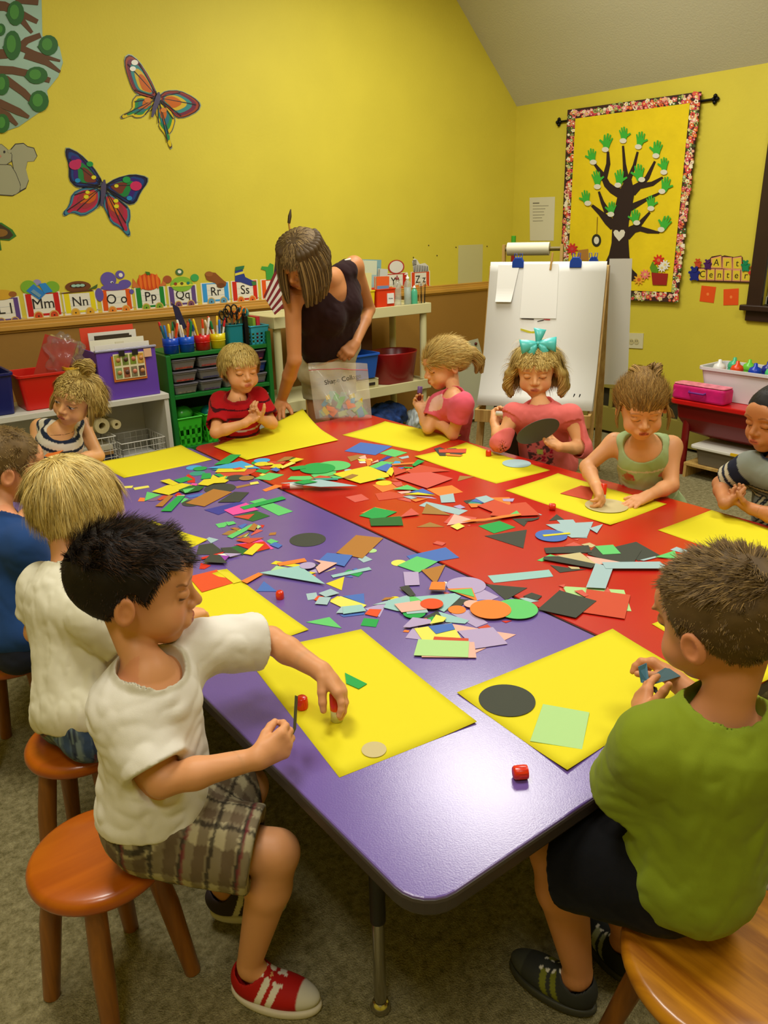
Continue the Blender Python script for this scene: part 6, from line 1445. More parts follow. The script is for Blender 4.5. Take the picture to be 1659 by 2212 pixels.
def surf(fn, lo, hi, h, keep=None):
    lo = np.asarray(lo, float); hi = np.asarray(hi, float); B = 5
    nb = np.maximum(1, np.ceil((hi - lo) / (h * B)).astype(int)); n = nb * B + 1
    cc = np.stack(np.meshgrid(*[lo[i] + (np.arange(nb[i]) + .5) * h * B for i in range(3)], indexing='ij'), -1).reshape(-1, 3)
    dc = fn(cc); act = np.abs(dc) < h * B * .87 * 1.5 + 1.5 * h
    vol = np.full(tuple(n), .09, F4); ids = np.argwhere(act.reshape(nb))
    neg = (dc < 0).reshape(nb)
    big = np.repeat(np.repeat(np.repeat(neg, B, 0), B, 1), B, 2); vol[:-1, :-1, :-1][big] = -.09
    g = np.arange(B + 1); off = np.stack(np.meshgrid(g, g, g, indexing='ij'), -1).reshape(-1, 3)
    mask = np.zeros(tuple(n), bool)
    for o in off: q = ids * B + o; mask[q[:, 0], q[:, 1], q[:, 2]] = True
    I = np.argwhere(mask); 
    for s in range(0, len(I), 400000):
        J = I[s:s + 400000]; vol[J[:, 0], J[:, 1], J[:, 2]] = fn(lo + J * h)
    S = vol < 0; cnt = np.zeros(tuple(n - 1), np.int8)
    for o in np.ndindex(2, 2, 2): cnt += S[o[0]:n[0] - 1 + o[0], o[1]:n[1] - 1 + o[1], o[2]:n[2] - 1 + o[2]]
    cells = np.argwhere((cnt > 0) & (cnt < 8)); idx = np.full(tuple(n - 1), -1, np.int64); idx[tuple(cells.T)] = np.arange(len(cells))
    acc = np.zeros((len(cells), 3)); num = np.zeros(len(cells))
    cor = np.array(list(np.ndindex(2, 2, 2)))
    for a in range(8):
        for ax in range(3):
            if cor[a][ax]: continue
            b = cor[a].copy(); b[ax] = 1; va = vol[tuple((cells + cor[a]).T)]; vb = vol[tuple((cells + b).T)]; m = (va < 0) != (vb < 0)
            t = va[m] / (va[m] - vb[m]); p = cor[a] + np.zeros((m.sum(), 3)); p[:, ax] += t; acc[m] += p; num[m] += 1
    V = lo + (cells + acc / num[:, None]) * h; faces = []
    for ax in range(3):
        o1, o2 = [(1, 2), (2, 0), (0, 1)][ax]
        sl = [slice(0, n[i] - 1) for i in range(3)]; sl2 = list(sl); sl2[ax] = slice(1, n[ax])
        A = S[tuple(sl)]; Bm = S[tuple(sl2)]; E = np.argwhere(A != Bm); E = E[(E[:, o1] > 0) & (E[:, o2] > 0)]
        if not len(E): continue
        d1 = np.zeros(3, int); d1[o1] = 1; d2 = np.zeros(3, int); d2[o2] = 1
        q = np.stack([idx[tuple((E - d1 - d2).T)], idx[tuple((E - d2).T)], idx[tuple(E.T)], idx[tuple((E - d1).T)]], 1)
        inside_ = A[tuple(E.T)]; q[~inside_] = q[~inside_][:, ::-1]; faces.append(q)
    Fq = np.concatenate(faces); Fq = Fq[(Fq >= 0).all(1)]
    if keep is not None: c = V[Fq].mean(1); Fq = Fq[keep(c)]
    used = np.unique(Fq); re = np.full(len(V), -1); re[used] = np.arange(len(used)); return V[used], re[Fq]
def join_mesh(parts):
    vs, fs, n = [], [], 0
    for v, f in parts: vs.append(v); fs.append(f + n); n += len(v)
    return np.concatenate(vs), np.concatenate(fs)
def np_mesh(name, V, Fq, m, parent, col=None, smooth=True):
    me = bpy.data.meshes.new(name); k = Fq.shape[1]; me.vertices.add(len(V)); me.vertices.foreach_set('co', V.astype(F4).ravel())
    me.loops.add(Fq.size); me.loops.foreach_set('vertex_index', Fq.astype(np.int32).ravel()); me.polygons.add(len(Fq))
    me.polygons.foreach_set('loop_start', np.arange(0, Fq.size, k, dtype=np.int32)); me.update(calc_edges=True)
    me.polygons.foreach_set('use_smooth', np.full(len(Fq), smooth))
    if col is not None:
        ca = me.color_attributes.new('Col', 'FLOAT_COLOR', 'POINT'); ca.data.foreach_set('color', np.concatenate([col, np.ones((len(col), 1))], 1).astype(F4).ravel())
    me.update(); return link_mesh(name, me, m, parent)
def box_of(prims, pad=.02):
    c = np.array([bound(p)[0] for p in prims]); r = np.array([bound(p)[1] for p in prims])[:, None]; return (c - r).min(0) - pad, (c + r).max(0) + pad
def wav(P, sc, seed, k=6):
    rg = np.random.default_rng(seed); o = np.zeros(len(P))
    for i in range(k):
        d = rg.normal(size=3); d /= np.linalg.norm(d); f = sc * rg.uniform(.6, 1.6); o += np.sin(P @ d * f + rg.uniform(0, 6.28) + 1.3 * np.sin(P @ rg.normal(size=3) * sc * .5))
    return o / k
def fold(P, BF, seed, amp):
    Q = P @ BF * np.array([1, 1, .5]); w1 = wav(Q, 55, seed); w2 = wav(P @ BF * np.array([1, 1, .8]), 95, seed + 3)
    return amp * (w1 + .3 * (np.abs(w2) * -3 + .8) + .12 * wav(P, 190, seed + 1))
# ---- hands
def hand_prims(W, d, n, side, L, curl, spread=.10, thumb=(.5, .75, .35), tcurl=.3, k=.004):
    """W wrist, d palm direction, n direction the palm faces, side +1 left / -1 right"""
    d = nrm(d); n = nrm(n - (np.asarray(n, float) @ d) * d); u = np.cross(n, d) * side
    out = [cap(W, W + d * L * .22, L * .165, L * .15, .014)]
    offs = (.165, .058, -.055, -.155); lens = (.40, .44, .41, .32); K = []
    for o, l in zip(offs, lens):
        kb = W + d * L * (.50 - .25 * abs(o) - (.05 if o < -.1 else 0)) + u * o * L; K.append(kb)
        out.append(cap(W + d * L * .08 + u * o * L * .55, kb, L * .100, L * .088, .010))
    fing = []
    for (o, l, kb, c) in zip(offs, lens, K, curl):
        dd = nrm(d + u * o * spread * 6); p = kb; bend = 0; rr = L * (.070 if l > .35 else .060)
        for seg, (fr, mx) in enumerate(((.45, 1.25), (.30, 1.5), (.25, .9))):
            bend += c * mx; e = nrm(dd * math.cos(bend) + n * math.sin(bend)); q = p + e * l * L * fr
            fing.append(cap(p, q, rr * (1 - .1 * seg), rr * (.9 - .1 * seg), .0 if seg == 0 else .003)); p = q
    tb = W + d * L * .12 + u * L * .13 + n * L * .03; td = nrm(d * thumb[0] + u * thumb[1] + n * thumb[2]); tm = tb + td * L * .22
    fing.append(cap(tb, tm, L * .095, L * .08, .0)); td2 = nrm(td * (1 - tcurl) + (d * .75 + n * .45 - u * .15) * tcurl); te = tm + td2 * L * .17
    tt = te + nrm(td2 * (1 - tcurl) + (d * .6 + n * .5 - u * .3) * tcurl) * L * .13
    fing += [cap(tm, te, L * .077, L * .07, .003), cap(te, tt, L * .068, L * .055, .003)]
    return out, fing
def hand_dist(P, hp):
    palm, fing = hp; d = union(P, palm); f = np.full(len(P), 9.0); g = None
    chains = [fing[0:3], fing[3:6], fing[6:9], fing[9:12], fing[12:]]
    for ch in chains:
        c = union(P, ch); f = np.minimum(f, c)
    return smin(d, f, .006)
# ---- heads
HP = dict(cr=(.385, .455, .375))
def head_prims(sm=1.0, mouth=0.0, cheek=1.0):
    k = .06
    pr = [ell((0, -.06, .125), (.385, .455, .375), None, 0), ell((0, .10, -.13), (.300, .30, .33), None, k * 1.6), ell((0, .255, -.385), (.12, .10, .085), None, .10),
          ell((.17, .235, -.20), (.135, .135, .14), None, .07), ell((-.17, .235, -.20), (.135, .135, .14), None, .07), ell((0, .33, .16), (.24, .09, .14), None, .10),
          cap((0, .395, -.0), (0, .465, -.118), .030, .046, .05), ell((.05, .415, -.145), (.042, .045, .034), None, .025), ell((-.05, .415, -.145), (.042, .045, .034), None, .025),
          ell((0, .385, -.27), (.13, .06, .075), None, .06)]
    return pr
def head_dist(q, lookdown=1.0, mouth=0.0):
    """q: points in head units (x to the head's left, y forward, z up, height 1)"""
    d = np.full(len(q), 9.0)
    for p in head_prims(): d = smin(d, pd(q, p), p[5])
    for s in (-1, 1):
        d = smax(d, -pd(q, ell((s * .155, .445, .015), (.095, .055, .062))), .05)          # socket
        d = smin(d, pd(q, ell((s * .150, .345, .002), (.074, .066, .058))), .012)            # lid over the eye
        d = smin(d, pd(q, ell((s * .155, .385, .098), (.10, .022, .020))), .04)             # brow
    lipz = -.265
    d = smax(d, -pd(q, ell((0, .445, -.192), (.020, .02, .030))), .02)
    d = smin(d, pd(q, ell((0, .418, lipz + .022), (.078, .034, .022))), .014); d = smin(d, pd(q, ell((0, .410, lipz - .022), (.066, .036, .024))), .014)
    if mouth > 0: d = smax(d, -pd(q, ell((0, .455, lipz - .002), (.045, .05, .004 + .014 * mouth))), .008)
    else: d = smax(d, -pd(q, ell((0, .462, lipz + .001), (.075, .022, .006))), .008)
    d = smax(d, -pd(q, ell((0, .425, -.325), (.07, .022, .018))), .03)
    for s in (-1, 1):
        a = math.radians(22) * s; R = np.array([[math.cos(a), math.sin(a), 0], [-math.sin(a), math.cos(a), 0], [0, 0, 1]])
        t = math.radians(-12); Rx = np.array([[1, 0, 0], [0, math.cos(t), -math.sin(t)], [0, math.sin(t), math.cos(t)]])
        e = pd(q, ell((s * .395, -.055, -.055), (.038, .082, .118), R @ Rx)); e = smax(e, -pd(q, ell((s * .432, -.045, -.045), (.028, .050, .078), R @ Rx)), .02)
        e = smin(e, pd(q, ell((s * .392, -.025, -.065), (.02, .028, .03))), .02); d = smin(d, e, .025)
    return d
def face_paint(q, base, lip, brow, eyes='down', blush=.0, shade=None):
    n = len(q); c = np.tile(np.array(base), (n, 1)); front = q[:, 1] > .2
    def mix(mask, col, a=1.0):
        w = (np.clip(mask, 0, 1) * a)[:, None]; c[:] = c * (1 - w) + np.array(col) * w
    if blush:
        for s in (-1, 1): mix(1 - np.sqrt(((q[:, 0] - s * .2) / .12) ** 2 + ((q[:, 2] + .16) / .10) ** 2 + ((q[:, 1] - .3) / .3) ** 2), lin((206, 96, 74)), blush)
    for s in (-1, 1):
        x = (q[:, 0] - s * .152) / .085; zc = .100 + .018 * (1 - x * x) ; m = (1 - np.abs(q[:, 2] - zc) / .014) * (np.abs(x) < 1.15) * front; mix(np.clip(m * 2, 0, 1), brow, .5)
        x = (q[:, 0] - s * .150) / .072
        if eyes == 'down':
            zc = -.026 - .022 * (1 - x * x); m = (1 - np.abs(q[:, 2] - zc) / .011) * (np.abs(x) < 1.1) * front * (q[:, 1] > .33); mix(np.clip(m * 2, 0, 1), lin((42, 24, 16)), .9)
            m = (1 - np.abs(q[:, 2] - .034 - .006 * (1 - x * x)) / .006) * (np.abs(x) < .95) * front; mix(np.clip(m * 1.5, 0, 1), lin((120, 70, 44)), .5)
        else:
            z1 = .012 * (1 - x * x) + .004; z0 = -.030 * (1 - x * x) ; ins = (q[:, 2] < z1) & (q[:, 2] > z0) & (np.abs(x) < 1) & front
            mix(ins.astype(float), lin((214, 200, 190))); rr = np.sqrt(((q[:, 0] - s * .148) / .030) ** 2 + ((q[:, 2] + .014) / .030) ** 2); mix((ins & (rr < 1)).astype(float), lin((60, 54, 50))); mix((ins & (rr < .45)).astype(float), lin((10, 8, 8)))
            m = (1 - np.abs(q[:, 2] - z1 - .004) / .010) * (np.abs(x) < 1.1) * front; mix(np.clip(m * 2, 0, 1), lin((42, 24, 16)), .9)
    x = q[:, 0] / .085; zc = -.266
    m = (np.abs(x) < 1) * (np.abs(q[:, 2] - zc) < .046 * (1 - .72 * x * x)) * front * (q[:, 1] > .36); mix(m.astype(float), lip, .75)
    mix(((np.abs(q[:, 2] - zc - .001) < .006) & (np.abs(x) < .9) & front & (q[:, 1] > .33)).astype(float), lin((96, 34, 26)), .8)
    for s in (-1, 1): mix((1 - np.sqrt(((q[:, 0] - s * .03) / .02) ** 2 + ((q[:, 1] - .448) / .03) ** 2 + ((q[:, 2] + .178) / .014) ** 2)) * 2, lin((90, 40, 28)), .7)
    for s in (-1, 1): mix(((q[:, 0] * s > .37) & (np.abs(q[:, 1] + .05) < .1)).astype(float), lin((206, 110, 80)), .25)
    return c
def hairline(y, z_front=.30, nape=-.30):
    return np.interp(y, [-.6, -.40, -.22, -.12, -.04, .03, .09, .13, .22, .30, .45], [nape, nape, -.22, -.03, .075, .08, -.02, .10, .22, z_front, z_front + .03])
def frame(f, up):
    f = nrm(f); up = np.asarray(up, float); up = nrm(up - (up @ f) * f); return np.stack([np.cross(up, f) * 1.0, f, up], 1)   # columns: left, forward, up
def ribbons(S, wid, taper=.25, N=None):
    """S: (n, steps, 3) strand points; N (n, steps, 3) outward normals -> quads"""
    n, k, _ = S.shape; T_ = np.gradient(S, axis=1); T_ /= np.linalg.norm(T_, axis=2, keepdims=True) + 1e-9; side = np.cross(T_, N); side /= np.linalg.norm(side, axis=2, keepdims=True) + 1e-9
    w = wid * (1 - (1 - taper) * np.linspace(0, 1, k) ** 1.5)[None, :, None] / 2; A = S - side * w; Bv = S + side * w
    V = np.stack([A, Bv], 2).reshape(-1, 3); b = (np.arange(n)[:, None] * k + np.arange(k - 1)[None]) * 2; b = b.reshape(-1)
    return V, np.stack([b, b + 1, b + 3, b + 2], 1)
def strands(hc, HF, hs, st, seed):
    """hair strands grown over the skull; returns world points"""
    rg = np.random.default_rng(seed); n = st['n']; cr = np.array(HP['cr']) ; c0 = np.array([0, -.06, .125])
    pts = np.zeros((0, 3))
    while len(pts) < n:
        v = rg.normal(size=(n, 3)); v /= np.linalg.norm(v, axis=1)[:, None]; p = c0 + v * cr; m = p[:, 2] > hairline(p[:, 1], st.get('front', .30), st.get('nape', -.30)) + .01 - .06 * rg.random(n)
        pts = np.concatenate([pts, p[m]])
    p = pts[:n]; out = nrm_rows((p - c0) / cr ** 2); crown = np.array(st.get('crown', (0, -.25, .50)))
    steps = st.get('steps', 6); L = st['len'] * (rg.uniform(.65, 1.1, n))
    if 'lenfn' in st: L = L * st['lenfn'](p)
    fr_ = st.get('bang', .30)
    L = L * np.clip(1 - (p[:, 1] - .02) / .22, fr_, 1)
    S = [p + out * 0.0]; dirs = None; gl = HF.T @ np.array([0, 0, -1.0]); lift = st.get('lift', .3); grav = st.get('grav', .3)
    flow = p - crown; flow -= (flow * out).sum(1)[:, None] * out; flow = nrm_rows(flow)
    if 'flow' in st: f2 = st['flow'](p, out); f2 -= (f2 * out).sum(1)[:, None] * out; flow = nrm_rows(flow * (1 - st.get('fw', .7)) + nrm_rows(f2) * st.get('fw', .7))
    jit = rg.normal(size=(n, 3)) * st.get('jit', .15); clump = st.get('clump', 0)
    if clump:
        ci = rg.integers(0, n, max(8, n // clump)); dd = ((p[:, None, :] - p[None, ci, :]) ** 2).sum(2); cid = dd.argmin(1); jit = jit * .5 + (rg.normal(size=(len(ci), 3)) * st.get('jit', .15) * 1.2)[cid]
    d = nrm_rows(flow + out * lift + jit); cur = p.copy()
    t0 = st.get('off', .01)
    for s in range(1, steps + 1):
        g = grav * s / steps; d = nrm_rows(d + gl * g + jit * .12 + (st['bend'](cur, s / steps) if 'bend' in st else 0)); cur = cur + d * (L / steps)[:, None]
        # stay outside the skull
        rel = (cur - c0) / (cr + t0 + st.get('fluff', .02) * min(1, s / 2)); r = np.linalg.norm(rel, axis=1); m = r < 1
        cur[m] = c0 + (rel[m] / r[m][:, None]) * (cr + t0 + st.get('fluff', .02) * min(1, s / 2)); S.append(cur.copy())
    S = np.stack(S, 1); N = nrm_rows(((S - c0) / cr ** 2).reshape(-1, 3)).reshape(S.shape); N += rg.normal(size=(n, 1, 3)) * .12
    return hc + (S * hs) @ HF.T, N @ HF.T
def nrm_rows(v): return v / (np.linalg.norm(v, axis=1)[:, None] + 1e-9)
def hair_color(n, k, base, var, seed, tip=None, streak=0):
    rg = np.random.default_rng(seed + 5); b = np.array(lin(base)); f = rg.normal(1, var, (n, 1)).clip(.45, 1.7); c = b * f
    if tip is not None and streak: m = rg.random(n) < streak; c[m] = np.array(lin(tip)) * f[m]
    return np.repeat(c[:, None, :], k * 2, 1).reshape(-1, 3)
def lock(guides, rad, n, wid, base, var, seed, tip=None, streak=0, curl=0.0):
    """bundle of strands along world-space guide polylines"""
    rg = np.random.default_rng(seed); Vs, Fs, Cs, b = [], [], [], 0
    for G, r in zip(guides, rad):
        G = np.array(G, float); m = len(G); steps = 9; t = np.linspace(0, m - 1, steps); i = np.clip(t.astype(int), 0, m - 2); fr = (t - i)[:, None]
        path = G[i] * (1 - fr) + G[i + 1] * fr
        for _ in range(2): path[1:-1] = (path[:-2] + path[1:-1] * 2 + path[2:]) / 4
        T_ = nrm_rows(np.gradient(path, axis=0)); a = nrm_rows(np.cross(T_, np.array([.3, .5, .8]))); bb = np.cross(T_, a); rr = np.interp(np.linspace(0, 1, steps), np.linspace(0, 1, len(r)), r)
        th = rg.uniform(0, 6.28, n); q = np.sqrt(rg.random(n)); ph = rg.uniform(0, .5, n)
        ang = th[:, None] + curl * np.linspace(0, 1, steps)[None] * 6.28; O = (np.cos(ang)[..., None] * a + np.sin(ang)[..., None] * bb)
        S = path[None] + O * (q[:, None] * rr[None])[..., None] + rg.normal(size=(n, 1, 3)) * .001 * np.linspace(0, 1, steps)[None, :, None]
        V, Fq = ribbons(S, wid, .3, O + rg.normal(size=(n, 1, 3)) * .2); Vs.append(V); Fs.append(Fq + b); b += len(V); Cs.append(hair_color(n, steps, base, var, seed + len(Vs), tip, streak))
    return np.concatenate(Vs), np.concatenate(Fs), np.concatenate(Cs)
HAIRM = vmat('hair', .6, .25); SKINM = vmat('skin', .5, .35, sss=.12); CLOTH = vmat('cloth', .85, .15, bump=.10, bscale=900, sheen=.05)

def person(name, label, J, o):
    cat = 'person'; S_ = o.get('s', 1.0)
    g = lambda k: np.array(J[k], float)
    hc, hs = g('head'), o['hs']; HF = frame(o['fwd'], o.get('up', (0, 0, 1)))
    nk, pv = g('neck'), g('pelvis'); up = nrm(nk - pv); sl, sr = g('shL'), g('shR')
    lf = sl - sr; W = np.linalg.norm(lf); lf = nrm(lf - (lf @ up) * up); fw = np.cross(lf, up); BF = np.stack([lf, fw, up], 1); Tn = np.linalg.norm(nk - pv)
    root = empty('person', label, cat, (pv[0], pv[1], 0))
    w = W / 2
    def torso(x=0.0, k=.03):
        pr = [ell(pv + up * .02, (w * .86 + .018 * S_ + x, .078 * S_ + x, .085 * S_ + x), BF, 0), ell(pv + up * Tn * .38 + fw * .008, (w * .74 + .018 * S_ + x, .075 * S_ + x, Tn * .30), BF, .05),
              ell(pv + up * Tn * .70, (w * .84 + .012 * S_ + x, .072 * S_ + x, Tn * .27 + x), BF, .05), cap(sl - up * .012, sr - up * .012, .036 * S_ + x, None, .04), cap(nk - up * .045, nk - up * .01 + fw * .005, .055 * S_ + x, .036 * S_ + x, .04)]
        if o.get('bust'):
            for s in (-1, 1): pr.append(ell(pv + up * Tn * .66 + fw * .075 + lf * s * .075, (.062 + x, .055 + x, .065 + x), BF, .04))
        return pr
    a_r = [r * S_ * o.get('arm', 1) for r in (.033, .0265, .0265, .0185)]; l_r = [r * S_ * o.get('leg', 1) for r in (.058, .040, .041, .0255)]
    arms, hands = {}, {}
    for s, sg in (('L', 1), ('R', -1)):
        sh, el_, wr = g('sh' + s), g('el' + s), g('wr' + s)
        arms[s] = [cap(sh, el_, a_r[0], a_r[1], .03), cap(el_, el_ + (wr - el_) * .35, a_r[2], a_r[2] * 1.02, .012), cap(el_ + (wr - el_) * .35, wr, a_r[2] * 1.02, a_r[3], .012)]
        hh = o['hand' + s]; hands[s] = hand_prims(wr, hh['d'], hh['n'], sg, hh.get('L', o.get('handlen', .116)), hh.get('curl', (.3, .35, .4, .45)), hh.get('spread', .1), hh.get('thumb', (.5, .75, .35)), hh.get('tcurl', .3))
    legs = {}
    for s in 'LR':
        if 'kn' + s in J:
            hp, kn, an = g('hip' + s), g('kn' + s), g('an' + s); legs[s] = [cap(hp, kn, l_r[0], l_r[1], .035), cap(kn, kn + (an - kn) * .3, l_r[2], l_r[2] * 1.04, .015), cap(kn + (an - kn) * .3, an, l_r[2] * 1.04, l_r[3], .015)]
            if 'toe' + s in J: legs[s].append(cap(an - np.array([0, 0, .02 * S_]), g('toe' + s), .026 * S_, .018 * S_, .015))
    necks = [cap(nk - up * .02, hc + HF @ np.array([0, -.10, -.22]) * hs, .031 * S_ * o.get('neckr', 1), .034 * S_ * o.get('neckr', 1), .02)]
    allp = torso() + necks + sum(arms.values(), []) + sum(legs.values(), [])
    def body(P):
        d = union(P, allp)
        near = ((P - hc) ** 2).sum(1) < (hs * .95) ** 2
        if near.any(): q = (P[near] - hc) @ HF / hs; d[near] = smin(d[near], head_dist(q, mouth=o.get('mouth', 0)) * hs, .008)
        for s in 'LR':
            wr = g('wr' + s); near = ((P - wr) ** 2).sum(1) < .2 ** 2
            if near.any(): d[near] = smin(d[near], hand_dist(P[near], hands[s]), .008)
        return d
    hb = (hc - hs * .66, hc + hs * .66); fine_h = o.get('fh', .0032); fine_a = o.get('fa', .0024); bs = o.get('fb', .0065)
    hbx = {s: box_of(hands[s][0] + hands[s][1], .012) for s in 'LR'}
    def in_box(c, b, e=0): return ((c > b[0] + e) & (c < b[1] - e)).all(1)
    lo, hi = box_of(allp, .015); lo = np.minimum(lo, hb[0]); hi = np.maximum(hi, hb[1])
    parts = [surf(body, lo, hi, bs, lambda c: ~(in_box(c, hb, bs * .5) | in_box(c, hbx['L'], bs * .5) | in_box(c, hbx['R'], bs * .5))),
             surf(body, hb[0], hb[1], fine_h, lambda c: ~(in_box(c, hbx['L']) | in_box(c, hbx['R'])))]
    for s in 'LR': parts.append(surf(body, hbx[s][0], hbx[s][1], fine_a))
    V, Fq = join_mesh(parts); skin = np.minimum(.9, np.array(lin(o.get('skin', (212, 150, 108)))) * np.array([1.22, 1.32, 1.42])); q = (V - hc) @ HF / hs
    C = np.tile(skin, (len(V), 1)); C *= (1 + .03 * wav(V, 40, 3))[:, None]
    m = (np.abs(q) < .66).all(1); C[m] = face_paint(q[m], skin, lin(o.get('lip', (190, 88, 76))), lin(o.get('brow', (110, 74, 40))), o.get('eyes', 'down'), o.get('blush', .25))
    np_mesh('body', V, Fq, SKINM, root, C)
    # ---- clothes
    def paint(P, fn): return np.array([lin(c) for c in fn]) if False else fn
    sh_ = o.get('shirt')
    if sh_:
        th = sh_.get('th', .011); sf = sh_.get('sleeve', .55); slv = []
        cuts = {}
        for s in 'LR':
            sh, el_, wr = g('sh' + s), g('el' + s), g('wr' + s)
            if sf <= 0: continue
            ad = nrm(el_ - sh); L = np.linalg.norm(el_ - sh)
            if sf <= 1: e = sh + ad * (L * sf + .02); slv += [cap(sh, e, a_r[0] + th + .004, a_r[1] + th + sh_.get('flare', .009), .03)]; cuts[s] = (sh + ad * L * sf, ad)
            else:
                ed = nrm(wr - el_); L2 = np.linalg.norm(wr - el_) * (sf - 1); slv += [cap(sh, el_, a_r[0] + th, a_r[1] + th + .003, .03), cap(el_, el_ + ed * (L2 + .02), a_r[2] + th, a_r[3] + th, .02)]; cuts[s] = (el_ + ed * L2, ed)
        tp = torso(th, .03)[: (5 if sf > 0 else 3)] + torso(th)[5:]
        if sf <= 0:
            sw = sh_.get('strap', 1.0)
            for sg_, p_ in ((1, sl), (-1, sr)):
                A_ = nk + (p_ - nk) * (.58 - .13 * sw) - up * .012; B_ = nk + (p_ - nk) * (.58 + .13 * sw) - up * .012; rs_ = .036 * S_ + th * (.45 + .3 * sw)
                tp += [cap(A_, B_, rs_, None, .008 + .012 * sw), cap(pv + up * Tn * .72 + lf * sg_ * w * .55, (A_ + B_) / 2 - up * .01, .012 * sw * S_ + .020, .010 * S_ + .024, .02)]
        hem = pv + up * sh_.get('hem', -.01); nka = nk + up * sh_.get('neckz', .0) + fw * sh_.get('necky', .012); nr = sh_.get('neckr', .047) * S_
        if sh_.get('skirt'): tp += [ell(pv - up * .02 + fw * .05, (w + .05, .13, .09), BF, .04)]
        fa_ = sh_.get('fold', .0035)
        def cloth(P):
            d = union(P, tp); d = d + fold(P, BF, o.get('seed', 1), fa_)
            if slv:
                dsl = union(P, slv) + fold(P, BF, 4, fa_ * .8)
                for s, (c, ad) in cuts.items():
                    near = np.abs((P - c) @ ad) < .12; side = ((P - g('sh' + ('R' if s == 'L' else 'L'))) ** 2).sum(1) > ((P - c) ** 2).sum(1)
                    mk = side & (((P - c) ** 2).sum(1) < .12 ** 2); dsl = np.where(mk, smax(dsl, (P - c) @ ad, .004), dsl)
                d = smin(d, dsl, .022)
                for s, (c, ad) in cuts.items():
                    rr_ = a_r[1] + (.009 if sf <= 1 else .004) * 1.0 + th * .35; d = smax(d, -(union(P, [cap(c - ad * .03, c + ad * .05, rr_, rr_ + .004, 0)])), .003)
            d = smax(d, (hem - P) @ up + .004 * np.sin(P @ lf * 45), .006)
            d = smax(d, -union(P, [ell(nka, (nr * sh_.get('nkw', 1.1), nr, nr * sh_.get('nkd', 1.1)), BF, 0), cap(nka, nka + up * .12, nr * .92, nr * 1.3, .01)]), .004)
            if sf <= 0:
                for s, p_ in ((1, sl), (-1, sr)): d = smax(d, -pd(P, ell(p_ + lf * s * .012 - up * .02, (.034 * S_, .10, .068 * S_), BF)), .008)
            return d
        lo, hi = box_of(tp + slv, .02); V, Fq = surf(cloth, lo, hi, sh_.get('h', .0045)); loc = (V - pv) @ BF
        np_mesh('shirt' if not sh_.get('name') else sh_['name'], V, Fq, CLOTH, root, sh_['col'](loc, V, dict(w=w, T=Tn, J=J, nk=nk, nka=nka, up=up, nr=nr, cuts=cuts, BF=BF)))
    sp = o.get('pants')
    if sp and legs:
        fr = sp.get('len', .85); th = sp.get('th', .014); pp = [ell(pv + up * .02, (w * .86 + .018 * S_ + th * .6, .078 * S_ + th * .6, .085 * S_), BF, 0)]; cc = {}
        for s in legs:
            hp, kn = g('hip' + s), g('kn' + s); ld = nrm(kn - hp); L = np.linalg.norm(kn - hp); pp.append(cap(hp, hp + ld * (L * fr + .02), l_r[0] + th, l_r[1] + th + sp.get('flare', .012), .03)); cc[s] = (hp + ld * L * fr, ld)
        top = pv + up * sp.get('top', .075)
        def pants(P):
            d = union(P, pp) + .003 * wav(P, 80, 9) + .0015 * wav(P, 190, 10)
            for s, (c, ld) in cc.items():
                mk = ((P - c) ** 2).sum(1) < .14 ** 2; d = np.where(mk & ((P - c) @ ld > -.05), smax(d, (P - c) @ ld, .004), d)
            for s, (c, ld) in cc.items(): d = smax(d, -union(P, [cap(c - ld * .035, c + ld * .06, l_r[1] + th * .55, l_r[1] + th * .8, 0)]), .003)
            return smax(d, (P - top) @ up, .005)
        lo, hi = box_of(pp, .02); V, Fq = surf(pants, lo, hi, sp.get('h', .0055)); np_mesh('shorts', V, Fq, CLOTH, root, sp['col']((V - pv) @ BF, V, dict(J=J, cc=cc)))
    # ---- hair
    st = o.get('hair')
    if st:
        base = st['col']; tsh = st.get('shell', .03)
        capm = [ell((0, -.06, .125), (.385 + tsh, .455 + tsh, .375 + tsh), None, 0)] + [ell(*e, None, .05) for e in st.get('bumps', [])]
        def hshell(P):
            q = (P - hc) @ HF / hs; d = np.full(len(q), 9.0)
            for p in capm: d = smin(d, pd(q, p), p[5])
            d = d + st.get('rough', .008) * wav(q * np.array(st.get('rs', (1, 1, 1))), 26, 8); zl = hairline(q[:, 1], st.get('front', .30), st.get('nape', -.30))
            return smax(d, (zl - q[:, 2]) * .75 + .01 * wav(q, 30, 2), .02) * hs
        rr_ = hs * (.62 + tsh); V, Fq = surf(hshell, hc - rr_, hc + rr_, .004); col = np.array(lin(base)) * (.8 * (1 + .25 * wav((V - hc) @ HF / hs, 60, 5)))[:, None]
        parts_ = [(V, Fq)]; cols = [col]
        if st.get('n', 0):
            S, N = strands(hc, HF, hs, st, o.get('seed', 1)); V2, F2 = ribbons(S, st.get('wid', .0022), st.get('taper', .2), N); parts_.append((V2, F2)); cols.append(hair_color(len(S), S.shape[1], base, st.get('var', .22), o.get('seed', 1), st.get('tip'), st.get('streak', .35)))
        for lk in st.get('locks', []):
            gd = [[hc + HF @ (np.array(p) * hs) if not isinstance(p[0], str) else hc + HF @ (np.array(p[1]) * hs) + np.array(p[2]) for p in G] for G in lk['g']]
            if 'shell_r' in lk:
                for G in gd:
                    rs_ = lk['shell_r']; pr = [cap(G[i], G[i + 1], rs_[min(i, len(rs_) - 1)], rs_[min(i + 1, len(rs_) - 1)], .012) for i in range(len(G) - 1)]; lo, hi = box_of(pr, .01)
                    v, f_ = surf(lambda P: union(P, pr) + .0012 * wav(P, 260, 3), lo, hi, .004); parts_.append((v, f_)); cols.append(np.tile(np.array(lin(base)) * .75, (len(v), 1)))
